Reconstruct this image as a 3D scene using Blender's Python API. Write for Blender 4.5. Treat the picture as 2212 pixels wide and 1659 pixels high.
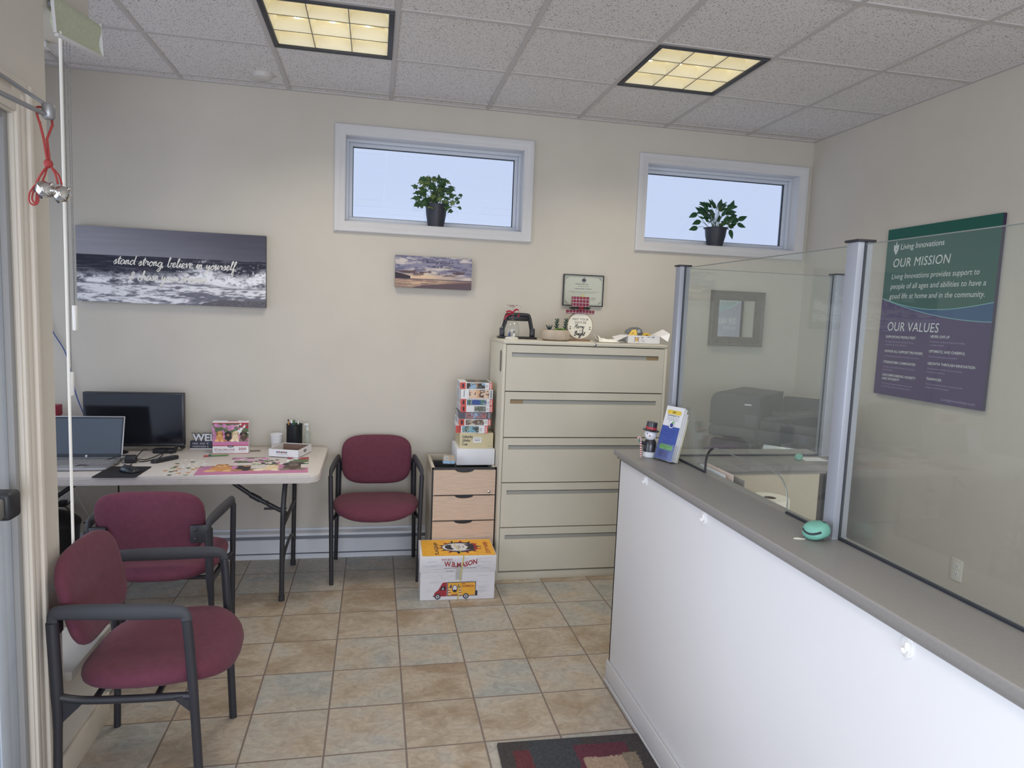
import bpy, bmesh, math, random
import numpy as np
from mathutils import Vector, Matrix
for _o in list(bpy.data.objects):
    bpy.data.objects.remove(_o, do_unlink=True)
SC = bpy.context.scene
COL = SC.collection
PI = math.pi

# ------------------------------------------------------------------ camera
cam_d = bpy.data.cameras.new('camera')
cam_d.sensor_fit = 'HORIZONTAL'
cam_d.sensor_width = 36.0
cam_d.lens = 1461.19 / 2212.0 * 36.0
cam_d.clip_start = 0.02
cam = bpy.data.objects.new('camera', cam_d)
COL.objects.link(cam)
RX = Vector((0.9797244604, -0.1964923168, 0.0391248137))
RU = Vector((-0.0179128573, 0.1085918625, 0.9939250158))
RF = Vector((0.1995472655, 0.9744734870, -0.1028703651))
cam.matrix_world = Matrix(((RX.x, RU.x, -RF.x, 0.0), (RX.y, RU.y, -RF.y, -4.48122),
                           (RX.z, RU.z, -RF.z, 1.628), (0, 0, 0, 1)))
SC.camera = cam

# ------------------------------------------------------------------ view, world, daylight
SC.view_settings.view_transform = 'Standard'
SC.view_settings.look = 'None'
SC.view_settings.exposure = 0.0
SC.view_settings.gamma = 1.0
SC.view_settings.use_curve_mapping = False
SC.cycles.use_denoising = True
SC.cycles.max_bounces = 10
SC.cycles.diffuse_bounces = 5
SC.cycles.glossy_bounces = 5
SC.cycles.transmission_bounces = 8
SC.cycles.transparent_max_bounces = 16
SC.cycles.sample_clamp_indirect = 6.0
SC.cycles.caustics_reflective = False
SC.cycles.caustics_refractive = False
W = bpy.data.worlds.new('overcast_sky')
SC.world = W
W.use_nodes = True
_bg = W.node_tree.nodes['Background']
_bg.inputs['Color'].default_value = (0.63, 0.73, 0.95, 1)
_bg.inputs['Strength'].default_value = 1.0

def area(name, loc, target, sx, sy, power, col):
    d = bpy.data.lights.new(name, 'AREA')
    d.shape = 'RECTANGLE'; d.size = sx; d.size_y = sy
    d.energy = power; d.color = col
    o = bpy.data.objects.new(name, d); COL.objects.link(o)
    o.location = loc
    o.rotation_euler = (Vector(target) - Vector(loc)).to_track_quat('-Z', 'Y').to_euler()
    return o
# overcast daylight coming in through the shop windows (outside the glass)
area('daylight_left_window', (-2.5, -4.1, 1.5), (2, -4.1, 1.1), 3.6, 2.2, 70, (0.86, 0.91, 1.0)).data.spread = math.radians(115)
area('daylight_front_window', (0.45, -6.95, 1.4), (0.45, 0, 1.0), 3.0, 2.0, 150, (0.90, 0.94, 1.0))
area('daylight_alcove_window', (-2.75, -0.85, 1.45), (2, -0.9, 1.2), 1.3, 1.4, 8, (0.80, 0.88, 1.0))

# ------------------------------------------------------------------ helpers
def lin(c):
    c = np.asarray(c, float)
    return np.where(c <= 0.04045, c / 12.92, ((c + 0.055) / 1.055) ** 2.4)
def rgb(c):
    return tuple(float(v) for v in lin(np.array(c[:3]) / 255.0)) + (1.0,)
_M = {}
def pm(name, c, rough=0.5, metal=0.0, spec=0.5, var=0.0, vs=6.0, bump=0.0, bs=200.0, emit=0.0, coat=0.0, sheen=0.0, stretch=None):
    """procedural principled material: sRGB colour c (0-255) with noise variation and bump"""
    if name in _M: return _M[name]
    m = bpy.data.materials.new(name); m.use_nodes = True
    nt = m.node_tree; b = nt.nodes['Principled BSDF']
    b.inputs['Roughness'].default_value = rough
    b.inputs['Metallic'].default_value = metal
    b.inputs['Specular IOR Level'].default_value = spec
    b.inputs['Coat Weight'].default_value = coat
    if sheen: b.inputs['Sheen Weight'].default_value = sheen
    b.inputs['Base Color'].default_value = rgb(c)
    tc = nt.nodes.new('ShaderNodeTexCoord')
    src = tc.outputs['Object']
    if stretch:
        mp = nt.nodes.new('ShaderNodeMapping'); mp.inputs['Scale'].default_value = stretch
        nt.links.new(src, mp.inputs['Vector']); src = mp.outputs['Vector']
    if var > 0:
        n = nt.nodes.new('ShaderNodeTexNoise'); n.inputs['Scale'].default_value = vs; n.inputs['Detail'].default_value = 4
        nt.links.new(src, n.inputs['Vector'])
        r = nt.nodes.new('ShaderNodeValToRGB')
        a = np.array(c[:3], float)
        r.color_ramp.elements[0].position = 0.3; r.color_ramp.elements[1].position = 0.7
        r.color_ramp.elements[0].color = rgb(np.clip(a * (1 - var), 0, 255))
        r.color_ramp.elements[1].color = rgb(np.clip(a * (1 + var), 0, 255))
        nt.links.new(n.outputs['Fac'], r.inputs['Fac']); nt.links.new(r.outputs['Color'], b.inputs['Base Color'])
    if bump > 0:
        n2 = nt.nodes.new('ShaderNodeTexNoise'); n2.inputs['Scale'].default_value = bs; n2.inputs['Detail'].default_value = 3
        nt.links.new(src, n2.inputs['Vector'])
        bp = nt.nodes.new('ShaderNodeBump'); bp.inputs['Strength'].default_value = bump; bp.inputs['Distance'].default_value = 0.002
        nt.links.new(n2.outputs['Fac'], bp.inputs['Height']); nt.links.new(bp.outputs['Normal'], b.inputs['Normal'])
    if emit > 0:
        b.inputs['Emission Color'].default_value = rgb(c); b.inputs['Emission Strength'].default_value = emit
    _M[name] = m
    return m
def printed(name='printed_picture', rough=0.45, spec=0.3):
    if name in _M: return _M[name]
    m = bpy.data.materials.new(name); m.use_nodes = True
    nt = m.node_tree; b = nt.nodes['Principled BSDF']
    b.inputs['Roughness'].default_value = rough; b.inputs['Specular IOR Level'].default_value = spec
    a = nt.nodes.new('ShaderNodeAttribute'); a.attribute_name = 'Col'
    nt.links.new(a.outputs['Color'], b.inputs['Base Color'])
    _M[name] = m
    return m
def glassy(name, tint=(0.93, 0.97, 0.95), ior=1.5, rough=0.0, dust=0.0):
    """thin clear sheet: transparent with a Fresnel mirror reflection and a trace of dust"""
    if name in _M: return _M[name]
    m = bpy.data.materials.new(name); m.use_nodes = True
    nt = m.node_tree; nt.nodes.remove(nt.nodes['Principled BSDF'])
    out = nt.nodes['Material Output']
    t = nt.nodes.new('ShaderNodeBsdfTransparent'); t.inputs['Color'].default_value = tuple(tint) + (1,)
    g = nt.nodes.new('ShaderNodeBsdfGlossy'); g.inputs['Roughness'].default_value = rough
    lw = nt.nodes.new('ShaderNodeLayerWeight'); lw.inputs['Blend'].default_value = 0.5
    f0 = ((ior - 1) / (ior + 1)) ** 2
    pw = nt.nodes.new('ShaderNodeMath'); pw.operation = 'POWER'; pw.inputs[1].default_value = 5.0
    fr = nt.nodes.new('ShaderNodeMath'); fr.operation = 'MULTIPLY_ADD'; fr.inputs[1].default_value = 1 - f0; fr.inputs[2].default_value = f0
    nt.links.new(lw.outputs['Facing'], pw.inputs[0]); nt.links.new(pw.outputs[0], fr.inputs[0])
    mx = nt.nodes.new('ShaderNodeMixShader')
    nt.links.new(fr.outputs[0], mx.inputs['Fac']); nt.links.new(t.outputs[0], mx.inputs[1]); nt.links.new(g.outputs[0], mx.inputs[2])
    last = mx
    if dust > 0:
        d = nt.nodes.new('ShaderNodeBsdfDiffuse'); d.inputs['Color'].default_value = (0.75, 0.78, 0.76, 1)
        m2 = nt.nodes.new('ShaderNodeMixShader'); m2.inputs['Fac'].default_value = dust
        nt.links.new(mx.outputs[0], m2.inputs[1]); nt.links.new(d.outputs[0], m2.inputs[2]); last = m2
    nt.links.new(last.outputs[0], out.inputs['Surface'])
    _M[name] = m
    return m
def emitter(name, c, s):
    if name in _M: return _M[name]
    m = bpy.data.materials.new(name); m.use_nodes = True
    nt = m.node_tree; nt.nodes.remove(nt.nodes['Principled BSDF'])
    e = nt.nodes.new('ShaderNodeEmission'); e.inputs['Color'].default_value = tuple(c) + (1,); e.inputs['Strength'].default_value = s
    nt.links.new(e.outputs[0], nt.nodes['Material Output'].inputs['Surface'])
    _M[name] = m
    return m

_FC = {}
def font_mesh(s, bold=0.0, shear=0.0, space=1.0):
    k = (s, bold, shear, space)
    if k in _FC: return _FC[k]
    cu = bpy.data.curves.new('t', 'FONT'); cu.body = s; cu.size = 1.0; cu.shear = shear; cu.offset = bold
    cu.space_character = space; cu.resolution_u = 3; cu.fill_mode = 'FRONT'; cu.dimensions = '2D'
    ob = bpy.data.objects.new('t', cu)
    me = bpy.data.meshes.new_from_object(ob)
    v = [(p.co.x, p.co.y) for p in me.vertices]; f = [tuple(p.vertices) for p in me.polygons]
    bpy.data.objects.remove(ob); bpy.data.curves.remove(cu); bpy.data.meshes.remove(me)
    w = max([p[0] for p in v] or [0])
    _FC[k] = (v, f, w)
    return _FC[k]
def frame(o, u, v):
    """matrix with local x along u, y along v, z = outward normal, origin o"""
    u = Vector(u).normalized(); v = Vector(v).normalized(); n = u.cross(v)
    return Matrix(((u.x, v.x, n.x, o[0]), (u.y, v.y, n.y, o[1]), (u.z, v.z, n.z, o[2]), (0, 0, 0, 1)))
def catmull(p, n=5, closed=False):
    P = [Vector(q) if len(q) == 3 else Vector((q[0], q[1], 0)) for q in p]
    if len(P) < 3: return P
    out = []; L = len(P); rng = L if closed else L - 1
    for i in range(rng):
        if closed: a, b, c, d = P[(i - 1) % L], P[i], P[(i + 1) % L], P[(i + 2) % L]
        else: a, b, c, d = P[max(i - 1, 0)], P[i], P[i + 1], P[min(i + 2, L - 1)]
        for k in range(n):
            t = k / n
            out.append(0.5 * ((2 * b) + (c - a) * t + (2 * a - 5 * b + 4 * c - d) * t * t + (3 * b - a - 3 * c + d) * t ** 3))
    if not closed: out.append(P[-1])
    return out

class MB:
    """collects shapes into one mesh"""
    def __init__(s): s.v = []; s.f = []; s.m = []; s.c = {}; s.T = Matrix.Identity(4); s.lift = 0.0
    def add(s, vs, fs, mat=0, col=None):
        b = len(s.v)
        for k, p in enumerate(vs):
            s.v.append(tuple(s.T @ Vector(p)))
            if col is not None: s.c[b + k] = col[k] if len(col) == len(vs) else col[0]
        for f in fs: s.f.append(tuple(b + i for i in f)); s.m.append(mat)
    def box(s, x0, x1, y0, y1, z0, z1, mat=0, bev=0.0, seg=2, M=None):
        bm = bmesh.new(); bmesh.ops.create_cube(bm, size=1.0)
        for v in bm.verts: v.co = Vector(((x0 + x1) / 2 + v.co.x * (x1 - x0), (y0 + y1) / 2 + v.co.y * (y1 - y0), (z0 + z1) / 2 + v.co.z * (z1 - z0)))
        if bev > 0: bmesh.ops.bevel(bm, geom=list(bm.edges), offset=bev, segments=seg, profile=0.5, affect='EDGES')
        s.bm(bm, mat, M)
    def bm(s, bm, mat=0, M=None):
        bm.verts.index_update()
        s.add([(M @ v.co) if M else v.co.copy() for v in bm.verts], [[v.index for v in f.verts] for f in bm.faces], mat)
        bm.free()
    def prism(s, poly, z0, z1, mat=0, M=None, bev=0.0, seg=2):
        """2D polygon (CCW) extruded along local z"""
        bm = bmesh.new()
        lo = [bm.verts.new((p[0], p[1], z0)) for p in poly]
        hi = [bm.verts.new((p[0], p[1], z1)) for p in poly]
        n = len(poly)
        bm.faces.new(list(reversed(lo))); t = bm.faces.new(hi)
        for i in range(n): bm.faces.new((lo[i], lo[(i + 1) % n], hi[(i + 1) % n], hi[i]))
        if bev > 0:
            ed = [e for e in bm.edges if abs(e.verts[0].co.z - e.verts[1].co.z) < 1e-9]
            bmesh.ops.bevel(bm, geom=ed, offset=bev, segments=seg, profile=0.5, affect='EDGES')
        bmesh.ops.triangulate(bm, faces=[f for f in bm.faces if len(f.verts) > 4])
        s.bm(bm, mat, M)
    def tube(s, pts, r, n=10, mat=0, ov=(1, 1), up=None, closed=False, caps=True):
        P = [Vector(p) for p in pts]; L = len(P)
        R = r if isinstance(r, (list, tuple)) else [r] * L
        vs = []; fs = []; ref = None
        for i, p in enumerate(P):
            if closed: d = (P[(i + 1) % L] - P[(i - 1) % L])
            else: d = (P[min(i + 1, L - 1)] - P[max(i - 1, 0)])
            if d.length < 1e-9: d = Vector((0, 0, 1))
            d.normalize()
            if up is not None: x = Vector(up).cross(d)
            elif ref is None: x = (Vector((0, 0, 1)) if abs(d.z) < 0.9 else Vector((1, 0, 0))).cross(d)
            else: x = ref - d * ref.dot(d)
            if x.length < 1e-6: x = Vector((1, 0, 0)).cross(d)
            x.normalize(); ref = x; y = d.cross(x)
            for k in range(n):
                a = 2 * PI * k / n
                vs.append(p + x * (math.cos(a) * R[i] * ov[0]) + y * (math.sin(a) * R[i] * ov[1]))
        for i in range(L if closed else L - 1):
            j = (i + 1) % L
            for k in range(n): fs.append((i * n + k, i * n + (k + 1) % n, j * n + (k + 1) % n, j * n + k))
        if caps and not closed:
            fs.append(tuple(range(n - 1, -1, -1))); fs.append(tuple((L - 1) * n + k for k in range(n)))
        s.add(vs, fs, mat)
    def lathe(s, prof, c=(0, 0, 0), n=24, mat=0, M=None, sx=1.0, sy=1.0):
        vs = []; fs = []
        for r, z in prof:
            for k in range(n):
                a = 2 * PI * k / n
                p = Vector((c[0] + r * math.cos(a) * sx, c[1] + r * math.sin(a) * sy, c[2] + z))
                vs.append(M @ p if M else p)
        for i in range(len(prof) - 1):
            for k in range(n): fs.append((i * n + k, i * n + (k + 1) % n, (i + 1) * n + (k + 1) % n, (i + 1) * n + k))
        if prof[0][0] > 1e-6: fs.append(tuple(range(n - 1, -1, -1)))
        if prof[-1][0] > 1e-6: fs.append(tuple((len(prof) - 1) * n + k for k in range(n)))
        s.add(vs, fs, mat)
    def text(s, t, size, F, x, y, mat=0, al='l', bold=0.0, shear=0.0, off=0.0004, sx=1.0, space=1.0, fit=None):
        v, f, w = font_mesh(t, bold, shear, space)
        if fit: sx = fit / (w * size)
        o = {'l': 0, 'c': -w / 2, 'r': -w}[al]
        s.add([F @ Vector((x + (p[0] + o) * size * sx, y + p[1] * size, off)) for p in v], f, mat)
        return w * size * sx
    def stroke(s, pts, w, F, mat=0, off=0.0005, smooth=4, closed=False, cal=0.0):
        """flat ribbon along 2D points"""
        P = catmull(pts, smooth, closed) if smooth > 1 else [Vector((p[0], p[1], 0)) for p in pts]
        L = len(P); vs = []; fs = []
        for i, p in enumerate(P):
            if closed: d = P[(i + 1) % L] - P[(i - 1) % L]
            else: d = P[min(i + 1, L - 1)] - P[max(i - 1, 0)]
            if d.length < 1e-9: d = Vector((1, 0, 0))
            d.normalize(); nrm = Vector((-d.y, d.x, 0))
            k = w * 0.5 * (1.0 - cal * max(0.0, d.y)); o_ = off + s.lift + i * 6e-6
            vs += [F @ (p + nrm * k + Vector((0, 0, o_))), F @ (p - nrm * k + Vector((0, 0, o_)))]
        for i in range(L if closed else L - 1):
            j = (i + 1) % L
            fs.append((2 * i + 1, 2 * j + 1, 2 * j, 2 * i))
        s.lift = (s.lift + 9e-5) % 8e-4
        s.add(vs, fs, mat)
    def poly(s, pts, F, mat=0, off=0.0005):
        bm = bmesh.new(); f = bm.faces.new([bm.verts.new((p[0], p[1], off)) for p in pts])
        bmesh.ops.triangulate(bm, faces=[f]); s.bm(bm, mat, F)
    def disc(s, x, y, rx, ry, F, mat=0, off=0.0005, n=24):
        s.poly([(x + rx * math.cos(2 * PI * k / n), y + ry * math.sin(2 * PI * k / n)) for k in range(n)], F, mat, off)
    def rect(s, x0, x1, y0, y1, F, mat=0, off=0.0004):
        s.add([F @ Vector((x0, y0, off)), F @ Vector((x1, y0, off)), F @ Vector((x1, y1, off)), F @ Vector((x0, y1, off))], [(0, 1, 2, 3)], mat)
    def picture(s, F, w, h, nx, ny, fn, mat=0, off=0.0006):
        """painted picture: grid on the frame with colours from fn(u, v), v up"""
        U, V = np.meshgrid(np.linspace(0, 1, nx + 1), np.linspace(0, 1, ny + 1))
        C = np.clip(fn(U.ravel(), V.ravel()), 0, 1); C = lin(C)
        vs = [F @ Vector((u * w, v * h, off)) for u, v in zip(U.ravel(), V.ravel())]
        fs = [(j * (nx + 1) + i, j * (nx + 1) + i + 1, (j + 1) * (nx + 1) + i + 1, (j + 1) * (nx + 1) + i) for j in range(ny) for i in range(nx)]
        s.add(vs, fs, mat, [tuple(c) + (1.0,) for c in C])
    def build(s, name, mats, parent=None, loc=None, rot=None, sharp=38, kind=None, label=None):
        me = bpy.data.meshes.new(name)
        me.from_pydata(s.v, [], s.f)
        if not isinstance(mats, (list, tuple)): mats = [mats]
        for m in mats: me.materials.append(m)
        me.polygons.foreach_set('material_index', s.m)
        me.polygons.foreach_set('use_smooth', [True] * len(s.f))
        if s.c:
            at = me.color_attributes.new('Col', 'FLOAT_COLOR', 'POINT')
            a = np.ones((len(s.v), 4), np.float32)
            for k, c in s.c.items(): a[k] = c
            at.data.foreach_set('color', a.ravel())
        me.validate(); me.update()
        if sharp < 180: me.set_sharp_from_angle(angle=math.radians(sharp))
        o = bpy.data.objects.new(name, me); COL.objects.link(o)
        if parent: o.parent = parent
        if loc is not None: o.location = loc
        if rot is not None: o.rotation_euler = rot
        if kind: o['kind'] = kind
        if label: o['label'] = label
        return o
def thing(name, label, cat, loc=(0, 0, 0), rz=0.0, group=None, rot=None):
    o = bpy.data.objects.new(name, None); COL.objects.link(o)
    o.empty_display_size = 0.05
    o.location = loc; o.rotation_euler = rot if rot else (0, 0, rz)
    o['label'] = label; o['category'] = cat
    if group: o['group'] = group
    return o
def tag(o, label, cat, group=None, kind=None):
    o['label'] = label; o['category'] = cat
    if group: o['group'] = group
    if kind: o['kind'] = kind
    return o
def copy_tree(o, loc, rz=None, label=None):
    r = o.copy(); COL.objects.link(r); r.location = loc
    if rz is not None: r.rotation_euler = (0, 0, rz)
    if label: r['label'] = label
    for ch in list(o.children):
        c = ch.copy(); COL.objects.link(c); c.parent = r
        for g in list(ch.children):
            d = g.copy(); COL.objects.link(d); d.parent = c
    return r
def rrect(w, h, r, n=6, cx=0.0, cy=0.0):
    p = []
    for (sx, sy, a0) in ((1, -1, -PI / 2), (1, 1, 0), (-1, 1, PI / 2), (-1, -1, PI)):
        for k in range(n + 1):
            a = a0 + PI / 2 * k / n
            p.append((cx + sx * (w / 2 - r) + r * math.cos(a), cy + sy * (h / 2 - r) + r * math.sin(a)))
    return p
# numpy value noise for the printed pictures
def _h(ix, iy, seed):
    n = (ix.astype(np.int64) * 374761393 + iy.astype(np.int64) * 668265263 + seed * 1274126177) & 0x7fffffff
    n = ((n ^ (n >> 13)) * 1274126177) & 0x7fffffff
    return ((n ^ (n >> 16)) & 0xffff) / 65535.0
def vnoise(x, y, seed=0):
    ix = np.floor(x); iy = np.floor(y); fx = x - ix; fy = y - iy
    fx = fx * fx * (3 - 2 * fx); fy = fy * fy * (3 - 2 * fy)
    a = _h(ix, iy, seed); b = _h(ix + 1, iy, seed); c = _h(ix, iy + 1, seed); d = _h(ix + 1, iy + 1, seed)
    return (a * (1 - fx) + b * fx) * (1 - fy) + (c * (1 - fx) + d * fx) * fy
def fbm(x, y, seed=0, o=5):
    s = 0; a = 0.5; t = 0
    for k in range(o):
        s = s + a * vnoise(x * 2 ** k, y * 2 ** k, seed + k * 17); t += a; a *= 0.55
    return s / t
def sstep(a, b, x):
    t = np.clip((x - a) / (b - a), 0, 1); return t * t * (3 - 2 * t)
def mixc(A, B, t): return A * (1 - t[:, None]) + B * t[:, None]
def C3(*c): return np.array(c, float)[None, :] / 255.0
# small cursive hand: strokes per letter, x-height 1
CUR = {
 'a': (1.0, [[(.75,.8),(.45,1),(.1,.6),(.2,.1),(.55,.15),(.8,.9),(.8,.25),(1.05,.2)]]),
 'b': (.95, [[(0,.3),(.3,1.6),(.35,2),(.15,1.9),(.15,.3),(.4,0),(.7,.4),(.6,.85),(.95,.8)]]),
 'c': (.8, [[(.7,.8),(.45,1),(.1,.6),(.2,.1),(.5,0),(.85,.3)]]),
 'd': (1.05, [[(.75,.8),(.45,1),(.1,.6),(.2,.1),(.55,.2),(.85,1.2),(.95,2),(.85,.3),(1.1,.2)]]),
 'e': (.75, [[(0,.3),(.5,.6),(.5,.95),(.25,.95),(.1,.5),(.3,0),(.78,.3)]]),
 'f': (.65, [[(0,.3),(.45,1.4),(.5,2),(.25,1.8),(.2,.5),(.12,-.7),(.4,-.8),(.35,.1),(.7,.35)]]),
 'g': (.95, [[(.75,.8),(.45,1),(.1,.6),(.2,.1),(.55,.2),(.8,.95),(.75,-.5),(.4,-1),(.2,-.7),(.95,.25)]]),
 'h': (.88, [[(0,.3),(.35,1.6),(.3,2),(.15,1.7),(.1,0)],[(.1,.3),(.4,.95),(.6,.8),(.6,.2),(.9,.2)]]),
 'i': (.48, [[(0,.3),(.25,1),(.22,.2),(.5,.25)],[(.33,1.4),(.38,1.52)]]),
 'l': (.5, [[(0,.3),(.4,1.6),(.35,2),(.18,1.7),(.2,.2),(.52,.25)]]),
 'm': (1.1, [[(0,.5),(.15,1),(.12,0)],[(.12,.4),(.4,1),(.45,.6),(.42,0)],[(.42,.4),(.72,1),(.8,.6),(.78,.15),(1.1,.25)]]),
 'n': (.82, [[(0,.5),(.15,1),(.12,0)],[(.12,.4),(.42,1),(.52,.7),(.52,.15),(.84,.25)]]),
 'o': (.85, [[(.5,1),(.15,.7),(.15,.2),(.45,0),(.7,.4),(.55,.95),(.45,.85),(.9,.75)]]),
 'r': (.72, [[(0,.4),(.2,1.05),(.25,.85),(.52,.88),(.5,.3),(.75,.22)]]),
 's': (.68, [[(0,.3),(.38,1.05),(.45,.6),(.45,.15),(.15,.05)],[(.45,.2),(.7,.3)]]),
 't': (.58, [[(.08,.4),(.35,1.75),(.28,.2),(.58,.2)],[(0,1.15),(.65,1.25)]]),
 'u': (.92, [[(0,.5),(.15,1),(.12,.3),(.3,.05),(.6,.4),(.68,1),(.66,.2),(.95,.25)]]),
 'v': (.82, [[(0,.6),(.2,1),(.35,.05),(.65,.9),(.9,.8)]]),
 'w': (1.1, [[(0,.6),(.15,1),(.2,.1),(.5,.8),(.6,.1),(.95,.95),(1.12,.8)]]),
 'y': (.9, [[(0,.5),(.15,1),(.15,.4),(.35,.2),(.65,.95),(.6,-.5),(.3,-1),(.15,-.7),(.9,.3)]]),
 'p': (.9, [[(0,.5),(.15,1),(.1,-1)],[(.12,.3),(.4,1),(.7,.6),(.5,.05),(.2,.15)],[(.6,.2),(.9,.25)]]),
 '&': (1.05, [[(.9,.1),(.3,1.2),(.5,1.7),(.75,1.4),(.15,.5),(.4,0),(.95,.55)]]),
 ',': (.35, [[(.15,.15),(.12,-.3)]]), ' ': (.62, []),
 'M': (1.5, [[(-.1,.2),(.15,.1),(.45,1.9),(.6,.5),(1.05,1.95),(1.15,.2),(1.5,.25)]]),
 'B': (1.2, [[(.25,0),(.38,1.9)],[(.0,1.6),(.75,2.05),(.85,1.4),(.38,1.05),(1.0,.8),(.75,0),(.1,.15)]]),
 'O': (1.35, [[(.8,1.9),(.2,1.4),(.2,.3),(.7,0),(1.15,.7),(.9,1.8),(.5,1.7)]]),
 'V': (1.1, [[(0,1.8),(.25,1.7),(.4,0),(1.0,1.9)]]),
 'T': (1.2, [[(.1,1.7),(.6,1.9),(1.2,1.85)],[(.7,1.85),(.5,.2),(.15,0)]]),
 'L': (1.1, [[(.7,1.7),(.5,1.95),(.35,1.2),(.15,.1),(.5,.15),(1.0,.05)]]),
 'A': (1.2, [[(0,0),(.7,1.9),(.85,0)],[(.2,.7),(1.0,.75)]]),
}
def cursive_width(t): return sum(CUR.get(c, (.6, []))[0] for c in t)
def cursive(mb, t, x, y, xh, F, mat, w, shear=0.25, sx=1.0, wob=0.0, seed=3, off=0.0006, cal=0.35, slope=0.0):
    R = random.Random(seed); px = x
    for ch in t:
        adv, st = CUR.get(ch, (.6, []))
        dy = R.uniform(-wob, wob) * xh
        for s_ in st:
            mb.stroke([(px + (p[0] + shear * p[1]) * xh * sx, y + p[1] * xh + dy + slope * (px - x)) for p in s_], w, F, mat, off, 4, False, cal)
        px += adv * xh * sx
    return px

# ================================================================== STRUCTURE
H = 2.9356          # ceiling height
XR = 3.058          # right wall
XL = -2.45          # alcove left wall
YF = -6.6           # front wall behind the camera
M_wall = pm('wall_paint', (203, 197, 186), 0.75, spec=0.25, var=0.012, vs=3, bump=0.06, bs=260)
M_trim = pm('white_trim_paint', (208, 207, 208), 0.45, spec=0.4, var=0.01)
M_vinyl = pm('window_vinyl', (206, 211, 220), 0.4, spec=0.4)
M_gasket = pm('dark_gasket', (40, 44, 52), 0.6)
M_black = pm('black_plastic', (34, 35, 39), 0.45, var=0.05)
M_white = pm('white_plastic', (232, 232, 230), 0.4)

def panel_wall(name, org, u, v, nrm, cuts_u, cuts_v, holes, th, mat):
    """wall sheet with rectangular holes; org + u*a + v*b; thickness goes against nrm"""
    u = Vector(u); v = Vector(v); n = Vector(nrm); o = Vector(org); mb = MB()
    us = sorted(set(cuts_u + [h[0] for h in holes] + [h[1] for h in holes]))
    vs = sorted(set(cuts_v + [h[2] for h in holes] + [h[3] for h in holes]))
    def q(pts):
        mb.add(pts, [tuple(range(len(pts)))])
    for i in range(len(us) - 1):
        for j in range(len(vs) - 1):
            cu = (us[i] + us[i + 1]) / 2; cv = (vs[j] + vs[j + 1]) / 2
            if any(h[0] < cu < h[1] and h[2] < cv < h[3] for h in holes): continue
            p = [o + u * a + v * b for a, b in ((us[i], vs[j]), (us[i + 1], vs[j]), (us[i + 1], vs[j + 1]), (us[i], vs[j + 1]))]
            q(p); q([x - n * th for x in reversed(p)])
    rim = [(us[0], us[-1], vs[0], vs[-1])] + list(holes)
    for k, (a0, a1, b0, b1) in enumerate(rim):
        c = [o + u * a + v * b for a, b in ((a0, b0), (a1, b0), (a1, b1), (a0, b1))]
        for e in range(4):
            p, r = c[e], c[(e + 1) % 4]
            if k == 0: q([p - n * th, r - n * th, r, p])
            else: q([p, r, r - n * th, p - n * th])
    return mb.build(name, mat, kind='structure')

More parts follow.
